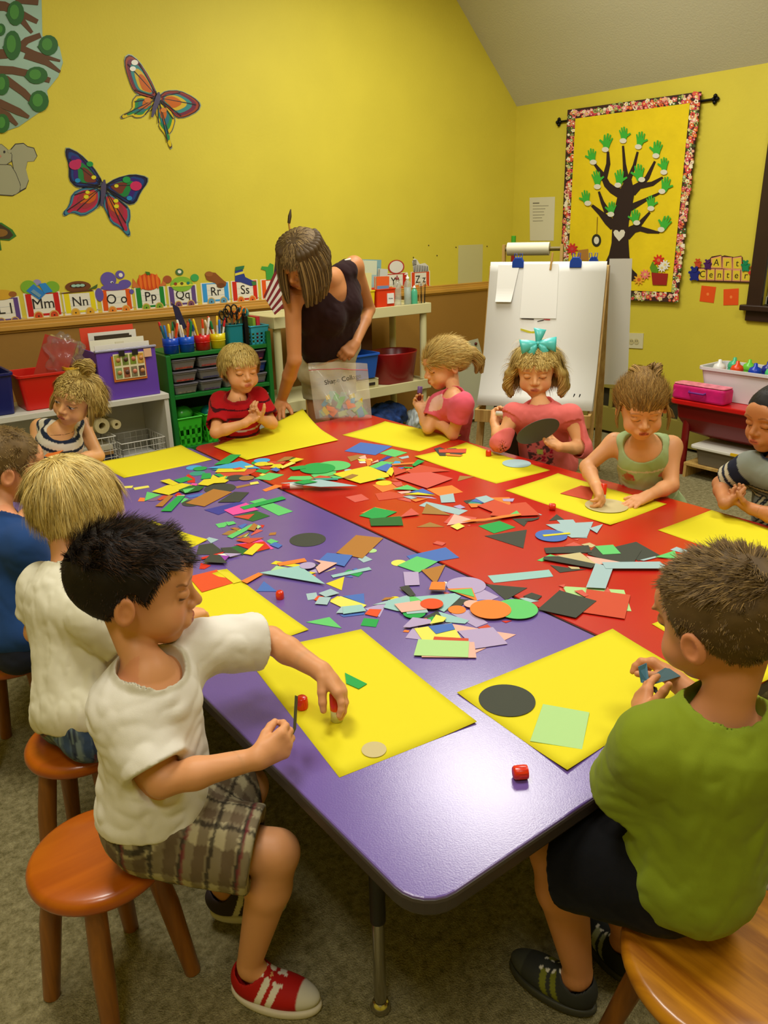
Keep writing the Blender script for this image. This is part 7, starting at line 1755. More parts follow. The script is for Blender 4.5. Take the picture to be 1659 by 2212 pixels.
            v, f_, c = lock(gd, [lk['r']] * len(gd), lk.get('n', 120), lk.get('wid', .002), base, st.get('var', .22), 11, st.get('tip'), st.get('streak', .35), lk.get('curl', 0)); parts_.append((v, f_)); cols.append(c)
        V, Fq = join_mesh(parts_); np_mesh('hair', V, Fq, HAIRM, root, np.concatenate(cols))
    return root, dict(HF=HF, hc=hc, hs=hs, BF=BF, pv=pv, up=up, hands=hands, g=g)

# ------------------------------------------------------------------ the people
def CW(x, y, z): return RW @ np.array([x, y, z], float)
Z = onz
def seat_legs(J, BFf, kz=.40):
    """legs of a child sitting on a stool at the table: hips, knees, ankles, toes"""
    pv, nk = np.array(J['pelvis']), np.array(J['neck']); up = nrm(nk - pv); lf = np.array(J['shL']) - np.array(J['shR']); lf[2] = 0; lf = nrm(lf); fw = nrm(np.cross(lf, (0, 0, 1.0)))
    for s, sg in (('L', 1), ('R', -1)):
        h = pv + lf * sg * .052 - np.array([0, 0, .02]); k = h + nrm(fw + lf * sg * .12) * .23; k[2] = kz; a = k + fw * (-.02) + np.array([0, 0, -.29]); a[2] = .10
        J['hip' + s], J['kn' + s], J['an' + s] = h, k, a; J['toe' + s] = a + fw * .09 - np.array([0, 0, .062])
    return J
def solid(c, var=.0): 
    b = np.array(lin(c))
    def f(loc, V, x): return np.tile(b, (len(V), 1)) * (1 + var * wav(V, 60, 2))[:, None]
    return f
def mixc(C, m, col, a=1.0): w = (np.clip(m, 0, 1) * a)[:, None]; C[:] = C * (1 - w) + np.array(lin(col)) * w
def tee(base, trim=None, extra=None):
    def f(loc, V, x):
        C = solid(base, .02)(loc, V, x)
        if trim: # ribbed collar
            d = np.abs(np.sqrt((((V - x['nka']) @ x['BF']) ** 2 * np.array([.83, 1, .83])).sum(1)) - x['nr']); mixc(C, (1 - d / .014) * 3 * (np.linalg.norm(V - x['nka'], axis=1) < x['nr'] * 1.6), trim)
        if extra: extra(C, loc, V, x)
        return C
    return f
def shoe(root, an, toe, cols, name='shoe', s=1.0, trim=None):
    """low shoe: upper, rubber sole, toe cap, stripes, eyelets"""
    an = np.array(an, float); toe = np.array(toe, float); f = toe - an; f[2] = 0; f = nrm(f); l = np.array([-f[1], f[0], 0]); R = np.stack([l, f, [0, 0, 1]], 1); z0 = max(.0, min(an[2] - .085, toe[2] - .03)) ; c = an + f * .03; c = np.array([c[0], c[1], z0])
    up, solec, capc, st = cols
    L = .082 * s
    def T(p): return c + R @ np.array(p, float)
    prs = [ell(T((0, .025, .032)), (.034 * s, L, .030), R, 0), ell(T((0, -.028, .052)), (.031 * s, .045, .040), R, .02)]
    def fn(P):
        d = union(P, prs); a2 = cap(an + np.array([0, 0, -.03]), an + np.array([0, 0, .05]), .0275 * s, .030 * s); d = smax(d, -pd(P, a2), .004); return smax(d, z0 + .014 - P[:, 2], .003)
    lo, hi = box_of(prs, .01); V, Fq = surf(fn, lo, hi, .003); loc = (V - c) @ R; C = np.tile(np.array(lin(up)), (len(V), 1))
    if st:
        for y in (-.002, .022): mixc(C, ((np.abs(loc[:, 1] - y - (loc[:, 2] - .03) * .4) < .007) & (np.abs(loc[:, 0]) > .012) & (loc[:, 2] > .016)).astype(float), st)
        for k in range(4): mixc(C, ((np.abs(np.abs(loc[:, 0]) - .013) < .0035) & (np.abs(loc[:, 1] - (.0 + .014 * k)) < .0035) & (loc[:, 2] > .035)).astype(float), (230, 226, 214))
    if capc: mixc(C, (loc[:, 1] - .078) * 400, capc)
    u = np_mesh(name, V, Fq, vmat('canvas', .7, .2), root, C)
    prs2 = [ell(T((0, .022, .012)), (.038 * s, L + .006, .03), R, 0)]
    def fn2(P): return smax(smax(union(P, prs2), P[:, 2] - z0 - .020, .002), z0 + .0005 - P[:, 2], .002)
    lo, hi = box_of(prs2, .01); V, Fq = surf(fn2, lo, hi, .0035); np_mesh('sole', V, Fq, vmat('rubber', .5, .3), u, np.tile(np.array(lin(solec)), (len(V), 1)))
def hd(d, n, **k): return dict(d=np.array(d, float), n=np.array(n, float), **k)

# --- the dark haired boy in the near left
J = dict(head=Z(294, 1266, .890), neck=Z(316, 1436, .768), pelvis=Z(335, 1768, .452), shR=Z(268, 1520, .712), shL=Z(424, 1398, .738), elR=Z(350, 1688, .60), wrR=Z(556, 1638, .632), elL=Z(584, 1382, .70), wrL=Z(694, 1450, .668),
         hipR=Z(330, 1795, .425), hipL=Z(392, 1752, .425), knR=Z(598, 1842, .385), anR=Z(540, 2075, .092), toeR=Z(612, 2140, .03), knL=Z(535, 1700, .385), anL=Z(480, 1900, .12), toeL=Z(500, 1950, .05))
hR = hd(Z(635, 1592, .645) - J['wrR'], (-.15, .9, -.25), curl=(.52, .55, .6, .65), thumb=(.8, .35, .6), tcurl=.4, L=.116)
hL = hd(Z(738, 1496, .634) - J['wrL'], (-.35, -.2, -.9), curl=(.30, .34, .42, .5), thumb=(.75, .25, .75), tcurl=.35, L=.118)
def plaid(base, dark, mid, sc=.052):
    def f(loc, V, x):
        C = solid(base, .06)(loc, V, x)
        kn, hp = np.array(x['J']['knR']), np.array(x['J']['hipR']); a = nrm(kn - hp); b = nrm(np.cross(a, (0.2, 0.1, 1))); u = V @ a / sc; v = V @ b / sc
        mixc(C, ((u % 1) < .42).astype(float), mid, .6); mixc(C, ((v % 1) < .42).astype(float), mid, .6); mixc(C, (((u + .5) % 1) < .14).astype(float), dark, .8); mixc(C, (((v + .5) % 1) < .14).astype(float), dark, .8)
        mixc(C, (((u * .5 + .2) % 1) < .05).astype(float), (120, 40, 50), .7); return C
    return f
def spiky(col, tip, n=9000, ln=.13, **k):
    d = dict(col=col, tip=tip, n=n, len=ln, bang=1.0, lift=.55, grav=.05, jit=.22, clump=60, shell=.025, wid=.0019, steps=4, off=.0, fluff=.0, var=.3, front=.24, nape=-.32); d.update(k); return d
root, H = person('person', 'boy with short dark hair and white T-shirt on the nearest orange stool', J, dict(hs=.233, fwd=(.90, -.42, -.12), up=(.06, .03, 1), handR=hR, handL=hL, seed=3, fh=.0027, fa=.0021, fb=.0055,
    skin=(196, 134, 88), lip=(168, 70, 60), brow=(60, 36, 20), blush=.3,
    shirt=dict(sleeve=.82, col=tee((226, 222, 212), (196, 190, 170)), hem=.015, neckr=.056, neckz=-.002, fold=.0062, th=.016, h=.0038, flare=.020), pants=dict(len=.84, col=plaid((176, 166, 134), (30, 24, 22), (78, 56, 40)), th=.022, flare=.02),
    hair=spiky((26, 17, 11), (64, 42, 22), 16000, .13, streak=.3, lift=.6, jit=.18, clump=40, shell=.03, wid=.0016, flow=lambda p, o: np.stack([p[:, 0] * .3, np.where(p[:, 2] > .25, 1.0, .1), np.where(p[:, 2] > .25, .35, -1)], 1), fw=.6, lenfn=lambda p: np.where(p[:, 2] > .25, 1.25, .42)), leg=1.02, neckr=1.05))
shoe(root, J['anR'], J['toeR'], ((176, 26, 22), (214, 206, 190), (206, 202, 190), (226, 220, 206)), 'shoe', 1.15)
shoe(root, J['anL'], J['toeL'], ((60, 50, 54), (206, 200, 190), None, (214, 208, 196)), 'shoe', 1.0)
HERO = H
p = Z(728, 1556, TH); glue_stick('white and orange glue stick under the left hand of the dark haired boy', (p[0], p[1], TH + .0015), (0, 0, 1), r=.0125, L=.062, split=.42)
a = Z(634, 1574, .648); b = Z(638, 1502, .70); c = Z(622, 1560, .66); dd = nrm(np.array(b) - a)
vv = nrm(a - EYE) + CW(.10, 0, 0); q = [a - dd * .012, b, b + vv * .05, a + vv * .05]
tag(MB().prism(q, nrm(np.cross(b - a, vv)), .0009).build('paper_square', pmat('charcoal')), 'dark grey paper held on edge between the fingers of the dark haired boy', 'paper')

# --- the boy in green, lower right, seen from behind
J = dict(head=Z(1562, 1340, .925), neck=Z(1560, 1540, .79), pelvis=Z(1490, 1890, .475), shL=Z(1418, 1608, .738), shR=Z(1672, 1615, .748), elL=Z(1350, 1722, .585), wrL=Z(1388, 1556, .632), elR=Z(1560, 1560, .60), wrR=Z(1462, 1472, .64),
         hipL=Z(1420, 1895, .45), hipR=Z(1480, 1850, .46), knL=Z(1200, 1838, .405), anL=Z(1248, 2092, .10), toeL=Z(1205, 2120, .035), knR=Z(1300, 1790, .405), anR=Z(1352, 2010, .12), toeR=Z(1325, 2050, .035))
hL = hd(Z(1385, 1452, .672) - J['wrL'], CW(.85, .1, .3), curl=(.2, .25, .35, .45), thumb=(.55, .85, .2), tcurl=.0, L=.118)
hR = hd(Z(1425, 1442, .655) - J['wrR'], CW(-.6, .5, .2), curl=(.5, .5, .55, .6), thumb=(.7, .5, .5), L=.116)
GC = (134, 152, 36)
root, H = person('person', 'boy with short brown hair in a green T-shirt on the honey coloured stool', J, dict(hs=.222, fwd=(.10, .96, -.22), up=(-.05, .12, 1), handR=hR, handL=hL, seed=8, fb=.0055, fh=.003, fa=.0023, skin=(190, 124, 80), s=1.08,
    shirt=dict(sleeve=.86, col=tee(GC, (140, 160, 46), lambda C, loc, V, x: mixc(C, .5 + .5 * wav(V * np.array([1, 1, .3]), 90, 5), (112, 128, 26), .35)), hem=-.045, th=.022, fold=.006, h=.0042, flare=.022, neckr=.05, neckz=.004, necky=.0),
    pants=dict(len=.86, col=solid((9, 9, 13), .1), th=.026, flare=.022),
    hair=spiky((96, 74, 40), (138, 110, 62), 18000, .10, var=.18, clump=25, jit=.18, wid=.0016, front=.22, nape=-.36, lift=.45, shell=.022, lenfn=lambda p: np.where(p[:, 2] > .3, 1.25, .55), flow=lambda p, o: np.stack([p[:, 0] * .5, np.where(p[:, 2] > .2, .6, -.1), np.where(p[:, 2] > .2, .25, -1)], 1), fw=.5), leg=1.05, neckr=1.1))
shoe(root, J['anL'], J['toeL'], ((52, 54, 52), (60, 60, 50), (70, 72, 66), (120, 124, 40)), 'shoe', 1.12)
shoe(root, J['anR'], J['toeR'], ((40, 42, 42), (60, 60, 50), None, (150, 156, 120)), 'shoe', 1.05)
q = [Z(1378, 1440, .69), Z(1396, 1432, .69), Z(1402, 1478, .665), Z(1384, 1474, .665)]
tag(MB().prism(q, CW(0, 0, -1), .003).build('paper_strip', mat('paper_steel', (60, 110, 130), .6)), 'teal blue folded strip held between the hands of the boy in green', 'paper')
q = [Z(1386, 1470, .668), Z(1410, 1480, .668), Z(1462, 1536, .65), Z(1448, 1528, .648)]
tag(MB().prism(q, CW(0, 0, -1), .0015).build('paper_strip', mat('paper_slate', (44, 54, 50), .6)), 'dark folded paper strip pointing down from the hands of the boy in green', 'paper')
q = [Z(1398, 1466, .67), Z(1440, 1440, .668), Z(1470, 1460, .66), Z(1412, 1478, .664)]
tag(MB().prism(q, CW(0, 0, -1), .0015).build('paper_shape', mat('paper_blueg', (62, 92, 100), .6)), 'blue grey paper cut-out between the two hands of the boy in green', 'paper')

# --- the blond boy in white
J = seat_legs(dict(head=Z(163, 1088, .88), neck=Z(142, 1228, .752), pelvis=Z(170, 1545, .44), shL=Z(92, 1262, .70), shR=Z(205, 1330, .70), elL=Z(78, 1365, .585), wrL=Z(200, 1310, .60), elR=Z(300, 1420, .60), wrR=Z(400, 1335, .62)), 1)
root, H = person('person', 'blond boy in a plain white T-shirt, seen from behind on the middle left stool', J, dict(hs=.222, fwd=(.93, .16, -.33), up=(.2, .05, 1), handR=hd(Z(455, 1310, .60) - J['wrR'], (0, 0, -1)), handL=hd((.8, -.3, -.2), (0, 0, -1)), seed=12, skin=(204, 142, 96),
    shirt=dict(sleeve=.70, col=tee((222, 218, 196), (204, 198, 170)), hem=-.03, th=.016, fold=.0055, neckr=.05), pants=dict(len=.85, col=plaid((120, 140, 150), (24, 30, 70), (40, 64, 110), .035)),
    hair=dict(col=(190, 162, 88), tip=(218, 196, 128), streak=.5, n=15000, len=.34, bang=.8, lift=.08, grav=.5, jit=.16, clump=90, shell=.035, wid=.0019, steps=7, off=.025, fluff=.025, var=.16, front=.15, nape=-.36, crown=(0, -.30, .45))))
# --- the boy in blue at the left edge
J = seat_legs(dict(head=Z(14, 1008, .88), neck=Z(6, 1118, .76), pelvis=Z(22, 1375, .44), shL=Z(-30, 1135, .71), shR=Z(52, 1180, .71), elL=Z(20, 1150, .60), wrL=Z(120, 1060, .61), elR=Z(90, 1260, .60), wrR=Z(170, 1150, .61)), 1)
root, H = person('person', 'boy in a blue shirt at the left edge of the photo, behind the blond boy', J, dict(hs=.222, fwd=(.95, -.05, -.2), up=(.05, .0, 1), handR=hd((.8, .3, -.1), (0, 0, -1)), handL=hd((.8, -.3, -.2), (0, 0, -1)), seed=14, skin=(202, 138, 94),
    shirt=dict(sleeve=.9, col=tee((34, 66, 118), (28, 54, 100)), hem=-.03, th=.016, fold=.004, neckr=.05), pants=dict(len=.85, col=solid((40, 44, 60))),
    hair=spiky((112, 88, 48), (150, 122, 70), 7000, .085, clump=30, front=.20, nape=-.34, lift=.45)))
# --- far side children
def wavy(col, tip, **k):
    d = dict(col=col, tip=tip, streak=.45, n=6500, len=.36, bang=.16, lift=.05, grav=.6, jit=.22, clump=60, shell=.035, wid=.0028, steps=7, off=.025, fluff=.03, var=.18, front=.17, nape=-.34, crown=(0, -.15, .5)); d.update(k); return d
FAR = dict(fh=.0042, fa=.0030, fb=.008)
# striped dress girl
J = seat_legs(dict(head=Z(166, 861, .850), neck=Z(132, 922, .735), pelvis=Z(120, 1045, .45), shR=Z(82, 922, .70), shL=Z(180, 916, .70), elL=Z(212, 985, .585), wrL=Z(150, 995, .60), elR=Z(72, 985, .60), wrR=Z(98, 980, .625)), 1)
J['shR'] = J['neck'] + (J['shR'] - J['neck']) * .9; J['shL'] = J['neck'] + (J['shL'] - J['neck']) * .95
def stripes(C, loc, V, x): mixc(C, (((loc[:, 2] + .012) % .043) < .0145).astype(float), (34, 44, 66))
root, H = person('person', 'girl with messy blond hair in a navy and white striped dress', J, dict(hs=.215, fwd=CW(-.30, .42, -.85), up=CW(.36, -.88, -.25), eyes='open', handR=hd(Z(128, 968, .64) - J['wrR'], (0, 0, -1), curl=(.3, .4, .5, .5)), handL=hd((-.8, -.2, .1), (0, 0, -1)), seed=21, skin=(206, 148, 96), **FAR,
    shirt=dict(name='dress', sleeve=0, col=tee((220, 214, 196), None, stripes), hem=-.12, th=.014, fold=.004, neckr=.052, h=.005, skirt=1),
    hair=wavy((150, 122, 56), (204, 178, 104), len=.34, jit=.28, flow=lambda p, o: np.stack([np.sign(p[:, 0] - .05) * 1.0, p[:, 1] * 0 - .3, -.4 + p[:, 1] * 0], 1), fw=.75, locks=[dict(g=[[(.05, -.1, .5), (.05, -.12, .68), (-.1, -.1, .72), (-.18, -.05, .6)], [(0, -.1, .5), (.12, -.1, .70), (.25, -.1, .66)], [(0, -.15, .5), (-.05, -.25, .7), (.05, -.35, .62)]], r=[.02, .026, .02, .01], n=90, wid=.003),
        dict(g=[[(.36, .1, .1), (.42, .12, -.15), (.44, .1, -.38)], [(-.36, .1, .1), (-.42, .12, -.15), (-.46, .12, -.40)]], r=[.012, .018, .010], n=70, wid=.003)])))
tag(MB().prism([Z(96, 985, .63), Z(120, 966, .645), Z(138, 972, .645), Z(112, 992, .63)], (0, 0, 1), .0015).build('paper_shape', pmat('orange')), 'orange paper piece in the hand of the striped dress girl', 'paper')
# red polo boy
J = seat_legs(dict(head=Z(518, 797, .885), neck=Z(512, 855, .765), pelvis=Z(520, 985, .45), shR=Z(477, 868, .725), shL=Z(556, 858, .735), elR=Z(466, 934, .625), wrR=Z(528, 915, .66), elL=Z(588, 915, .62), wrL=Z(562, 905, .66)), 1)
def polo(C, loc, V, x):
    for z, c, w in ((.245, (70, 12, 20), .006), (.225, (40, 14, 30), .004), (.185, (200, 180, 190), .004), (.155, (60, 12, 26), .006), (.105, (210, 190, 196), .004), (.075, (60, 12, 26), .006), (.285, (60, 10, 20), .003)): mixc(C, (np.abs(loc[:, 2] - z) < w).astype(float), c)
root, H = person('person', 'small blond boy in a red striped polo shirt left of the woman', J, dict(hs=.218, fwd=CW(.52, .34, -.78), up=(0, 0, 1), handR=hd(Z(556, 895, .69) - J['wrR'], (.2, -.2, .9), curl=(.5, .5, .6, .6)), handL=hd(Z(552, 893, .69) - J['wrL'], (.1, .3, .8), curl=(.5, .5, .6, .6)), seed=23, skin=(204, 142, 92), **FAR,
    shirt=dict(sleeve=.78, col=tee((178, 18, 26), (150, 14, 24), polo), hem=-.02, th=.015, h=.0045, neckr=.046), hair=wavy((170, 142, 70), (206, 182, 110), len=.22, bang=.45, lift=.03, jit=.08, clump=0, grav=.4, n=7000, front=.20, nape=-.30, shell=.03)))
# ponytail girl
J = seat_legs(dict(head=Z(960, 787, .88), neck=Z(982, 852, .762), pelvis=Z(972, 965, .45), shL=Z(992, 872, .728), shR=Z(948, 866, .725), elL=Z(978, 938, .585), wrL=Z(918, 884, .665), elR=Z(925, 925, .60), wrR=Z(908, 884, .665)), 1)
J['shR'] = J['neck'] + CW(-.07, .035, .075) ; J['shL'] = J['neck'] + CW(.03, .05, -.075)
def heart(C, loc, V, x):
    pc = np.array(x['J']['pelvis']) + x['BF'][:, 2] * x['T'] * .7; h_ = (PD(962, 868, (pc - EYE) @ RW[:, 2] - .075) - np.array(x['J']['pelvis'])) @ x['BF']
    xx = (np.arctan2(loc[:, 0], loc[:, 1]) - math.atan2(h_[0], h_[1])) * .085 / .034; zz = (loc[:, 2] - h_[2]) / .034; m = ((xx ** 2 + zz ** 2 - 1) ** 3 - xx ** 2 * zz ** 3 < 0); mixc(C, m.astype(float), (232, 182, 168))
root, H = person('person', 'blond girl with a ponytail in a pink T-shirt with a pale heart', J, dict(hs=.222, fwd=CW(-.90, .36, -.20), up=(0, 0, 1), handL=hd(Z(903, 858, .70) - J['wrL'], CW(-.3, .2, .8), curl=(.6, .6, .65, .7)), handR=hd(Z(900, 862, .70) - J['wrR'], CW(.2, .1, -.9), curl=(.6, .6, .65, .7)), seed=25, skin=(208, 146, 98), **FAR,
    shirt=dict(sleeve=.55, col=tee((226, 96, 118), (216, 86, 108), heart), hem=-.03, th=.013, h=.0045, neckr=.045),
    hair=wavy((184, 150, 80), (216, 190, 116), len=.28, lift=.03, jit=.08, clump=0, grav=.0, n=6500, bang=1.0, front=.15, nape=-.28, flow=lambda p, o: np.array([0, -.62, .02]) - p, fw=.9,
        locks=[dict(g=[[(0, -.50, .08), (0, -.70, .06), (.02, -.84, -.16), (0, -.78, -.46)], [(0, -.50, .04), (.04, -.68, -.0), (.04, -.76, -.24), (0, -.66, -.42)]], r=[.012, .026, .026, .010], n=160, wid=.003, shell_r=(.012, .02, .018, .006))])))
tie = H['hc'] + H['HF'] @ (np.array([0, -.545, .05]) * H['hs']); tag(MB().lathe([(.010, -.006), (.017, -.004), (.017, .004), (.010, .006)], tie, 14).build('hair_tie', mat('tie_pink', (206, 70, 60), .6), root), None)
p = Z(905, 866, .695); glue_stick('purple topped glue stick upright in the fists of the ponytail girl', p, tuple(CW(.08, -1, -.2)), r=.0115, L=.07, body=mat('stick_maroon', (120, 30, 40), .4), cap=mat('stick_purple', (120, 84, 150), .4))
# girl with the turquoise bow
J = seat_legs(dict(head=Z(1158, 800, .895), neck=Z(1166, 870, .768), pelvis=Z(1185, 1010, .45), shR=Z(1110, 893, .728), shL=Z(1232, 897, .732), elL=Z(1256, 968, .60), wrL=Z(1208, 966, .625), elR=Z(1080, 955, .615), wrR=Z(1068, 912, .68)), 1)
def gfx(C, loc, V, x):
    m = (np.abs(loc[:, 0] + .01) < .055) & (np.abs(loc[:, 2] - .15) < .075) & (loc[:, 1] > 0); w = wav(V, 150, 31) ; mixc(C, m & (w > .12), (96, 60, 60)); mixc(C, m & (w < -.25) & (loc[:, 2] < .15), (190, 24, 60)); mixc(C, m & (np.abs(loc[:, 0] + .01) < .014) & (np.abs(loc[:, 2] - .145) < .012), (190, 200, 90))
root, H = person('person', 'girl with wavy blond hair and a turquoise bow in a coral pink top', J, dict(hs=.220, fwd=CW(-.22, .46, -.86), up=(-.02, .02, 1), handL=hd(Z(1180, 945, .66) - J['wrL'], CW(-.2, -.6, -.4), curl=(.35, .4, .45, .5)), handR=hd(Z(1072, 890, .715) - J['wrR'], CW(.5, 0, -.8), curl=(.6, .6, .65, .7)), seed=27, skin=(210, 150, 100), blush=.45, **FAR,
    shirt=dict(sleeve=1.18, col=tee((224, 110, 106), (214, 100, 96), gfx), hem=-.03, th=.014, h=.0045, neckr=.050, fold=.005),
    hair=wavy((186, 156, 84), (220, 196, 124), n=8000, len=.50, bang=.14, jit=.18, grav=.5, front=.18, fluff=.05, shell=.05, flow=lambda p, o: np.stack([np.sign(p[:, 0] + .02) * 1.0, p[:, 1] * 0 - .35, -.5 + p[:, 1] * 0], 1), fw=.8,
        locks=[dict(g=[[(sx * .34, .10, .20), (sx * .50, .10, -.05), (sx * .54, .06, -.28), (sx * .46, .12, -.46)] for sx in (-1, 1)] + [[(sx * .36, -.10, .2), (sx * .54, -.08, -.10), (sx * .58, -.02, -.34), (sx * .50, .06, -.52)] for sx in (-1, 1)] + [[(sx * .2, -.42, .1), (sx * .3, -.54, -.15), (sx * .34, -.52, -.42)] for sx in (-1, 1)] , r=[.014, .024, .026, .014], n=110, wid=.0034, shell_r=(.012, .018, .018, .008), curl=.8)])))
bw = empty('hair_bow', 'turquoise ribbon bow on top of the hair of the girl in coral pink', 'bow', Z(1150, 735, 1.0)); bm_ = mat('ribbon_turquoise', (84, 200, 196), .35, .6)
bc = H['hc'] + H['HF'] @ (np.array([.02, .12, .56]) * H['hs'])
for k, (dx, dy, r) in enumerate(((-.030, .006, .044), (.034, .002, .046), (.006, -.036, .038), (-.022, .024, .034), (.026, .026, .034))):
    c = bc + CW(dx, dy, -.012); ax = nrm(CW(dx, dy, 0)); sd = nrm(CW(-dy, dx, 0)); nn = CW(0, 0, -1); V_ = []
    for i in range(9):
        t = i / 8; wd = r * (.22 + .5 * t)
        for s in (-1, 0, 1): V_.append(bc + ax * (t * r * 1.7) + sd * s * wd + nn * (.010 * math.sin(math.pi * t) + (.005 if s == 0 else -.004) * (1 - t) + .004 * math.sin(k * 2.1) + .014))
    o_ = MB().add(V_, [(i * 3 + j, i * 3 + j + 1, i * 3 + j + 4, i * 3 + j + 3) for i in range(8) for j in range(2)], True).build('ribbon_loop', bm_, bw); o_.modifiers.new('s', 'SOLIDIFY').thickness = .0015
MB().lathe([(.0001, -.008), (.008, -.006), (.010, 0), (.008, .006), (.0001, .008)], bc + CW(0, 0, -.018), 12).build('knot', bm_, bw)
p = Z(1072, 893, .72); glue_stick('white glue stick with a purple end held by the girl with the bow', p, tuple(CW(1, .12, -.5)), r=.0105, L=.055, body=GLW, cap=mat('stick_violet', (60, 40, 140), .4), split=.86)
c = Z(1162, 932, .70); a1 = nrm(CW(.92, -.36, -.1)); a2 = nrm(CW(.30, .52, .72)); nn = np.cross(a1, a2)
tag(MB().prism([c + a1 * .092 * math.cos(t) + a2 * .062 * math.sin(t) for t in np.linspace(0, 2 * math.pi, 40, endpoint=False)], nn, .0012).build('paper_oval', mat('paper_slategrey', (84, 92, 96), .7)), 'slate grey paper oval held up by the girl with the bow', 'paper')
# mint dress girl
J = seat_legs(dict(head=Z(1386, 880, .885), neck=Z(1388, 945, .762), pelvis=Z(1405, 1090, .45), shR=Z(1328, 955, .722), shL=Z(1450, 962, .722), elR=Z(1268, 1008, .635), wrR=Z(1288, 1050, .625), elL=Z(1450, 1048, .60), wrL=Z(1402, 1070, .588)), 1)
def roses(C, loc, V, x):
    for (a, b, r, c) in ((-.055, .235, .022, (190, 30, 60)), (.045, .165, .030, (196, 36, 60)), (.05, .11, .026, (190, 40, 60)), (-.04, .12, .010, (180, 60, 60)), (.06, .24, .012, (196, 60, 80)), (-.075, .17, .012, (190, 80, 90))): mixc(C, ((1.0 - np.sqrt((loc[:, 0] - a) ** 2 + (loc[:, 2] - b) ** 2) / r + .5 * wav(V, 250, 3)) * 5) * (loc[:, 1] > 0), c)
    mixc(C, (.0 + wav(V, 45, 41)) * 2, (140, 170, 90), .5); mixc(C, (np.abs(loc[:, 2] - .150 + .02 * np.cos(loc[:, 0] * 30)) < .0035).astype(float), (206, 210, 170)); mixc(C, (np.abs(loc[:, 2] - .088 + .01 * np.sin(loc[:, 0] * 30)) < .0035).astype(float), (206, 210, 170)); mixc(C, (np.abs(loc[:, 2] - .262) < .003).astype(float), (214, 200, 180))
root, H = person('person', 'girl with pinned up brown hair in a mint green flowered sundress', J, dict(hs=.206, fwd=CW(-.12, .60, -.78), up=(-.02, .04, 1), mouth=1.0, handR=hd(Z(1300, 1083, .585) - J['wrR'], (-.45, -.1, -.6), curl=(.5, .5, .55, .6), thumb=(.8, .35, .6)), handL=hd(Z(1360, 1090, .568) - J['wrL'], (0, 0, -1), curl=(.06, .06, .07, .08), spread=.14, thumb=(.6, .8, .1), tcurl=.1, L=.12), seed=29, skin=(206, 144, 96), lip=(186, 70, 66), **FAR,
    shirt=dict(name='sundress', sleeve=0, col=tee((168, 190, 138), None, roses), hem=-.10, th=.012, fold=.004, h=.0045, neckr=.060, neckz=-.018, necky=.02, nkw=1.15, nkd=1.15, skirt=1, strap=.25),
    hair=wavy((140, 106, 56), (178, 142, 80), n=7000, len=.26, bang=1.0, lift=.02, jit=.13, clump=0, grav=.0, front=.13, nape=-.28, shell=.05, flow=lambda p, o: np.array([.05, -.35, .55]) - p, fw=.85, bumps=[((.05, -.30, .42), (.24, .22, .17))],
        locks=[dict(g=[[(.1, -.4, .5), (.25, -.3, .60), (.2, -.1, .52)], [(-.1, -.4, .5), (0, -.55, .4), (.2, -.5, .3)], [(0, -.2, .52), (-.15, -.3, .55), (-.1, -.45, .4)]], r=[.016, .024, .012], n=110, wid=.003, curl=.5),
               dict(g=[[(.38, .12, .12), (.44, .16, -.1), (.42, .2, -.34)], [(-.38, .14, .12), (-.43, .18, -.08), (-.40, .22, -.26)], [(.40, -.1, .0), (.50, -.1, -.15), (.56, -.05, -.25)]], r=[.005, .010, .004], n=30, wid=.002)])))
p = Z(1300, 1092, TH); p2 = Z(1304, 1052, .625); glue_stick('red topped glue stick pressed on the tan circle by the mint dress girl', (p[0], p[1], TH + .003), tuple(p2 - np.array([p[0], p[1], TH + .003])), r=.0105, L=.075, split=.5)
# boy in the jersey at the right edge
J = seat_legs(dict(head=Z(1676, 903, .875), neck=Z(1688, 985, .752), pelvis=Z(1690, 1160, .44), shL=Z(1716, 1035, .70), shR=Z(1622, 1008, .705), elR=Z(1556, 1045, .615), wrR=Z(1565, 1088, .61), elL=Z(1690, 1120, .60), wrL=Z(1625, 1100, .60)), 1)
def jersey(C, loc, V, x):
    sr = np.array(x['J']['shR']); er_ = np.array(x['J']['elR']); sl_ = np.array(x['J']['shL']); el2 = np.array(x['J']['elL'])
    for a, b in ((sr, er_), (sl_, el2)):
        d = nrm(b - a); t = (V - a) @ d / np.linalg.norm(b - a); rad = np.linalg.norm((V - a) - ((V - a) @ d)[:, None] * d, axis=1); m = (rad < .065) & (t > .05); mixc(C, m.astype(float), (30, 36, 56)); mixc(C, (m & (((t > .36) & (t < .47)) | ((t > .56) & (t < .67)))).astype(float), (200, 196, 170))
    P2 = loc[:, [0, 2]] - np.array([-.012, .17]); seg = [((-.055, .07), (.055, .07)), ((.055, .07), (-.0, -.01)), ((-.0, -.01), (.05, -.02)), ((.05, -.02), (-.02, -.10)), ((-.055, .07), (-.055, .04)), ((-.055, .04), (.01, .04)), ((.01, .04), (-.05, -.04)), ((-.05, -.04), (-.0, -.05)), ((-.0, -.05), (-.06, -.11))]
    for a, b in seg:
        a, b = np.array(a), np.array(b); t = np.clip(((P2 - a) @ (b - a)) / ((b - a) @ (b - a)), 0, 1); d = np.linalg.norm(P2 - a - t[:, None] * (b - a), axis=1); mixc(C, ((d < .010) & (loc[:, 1] > 0)).astype(float), (40, 46, 50)); mixc(C, ((d < .0045) & (loc[:, 1] > 0)).astype(float), (196, 190, 150))
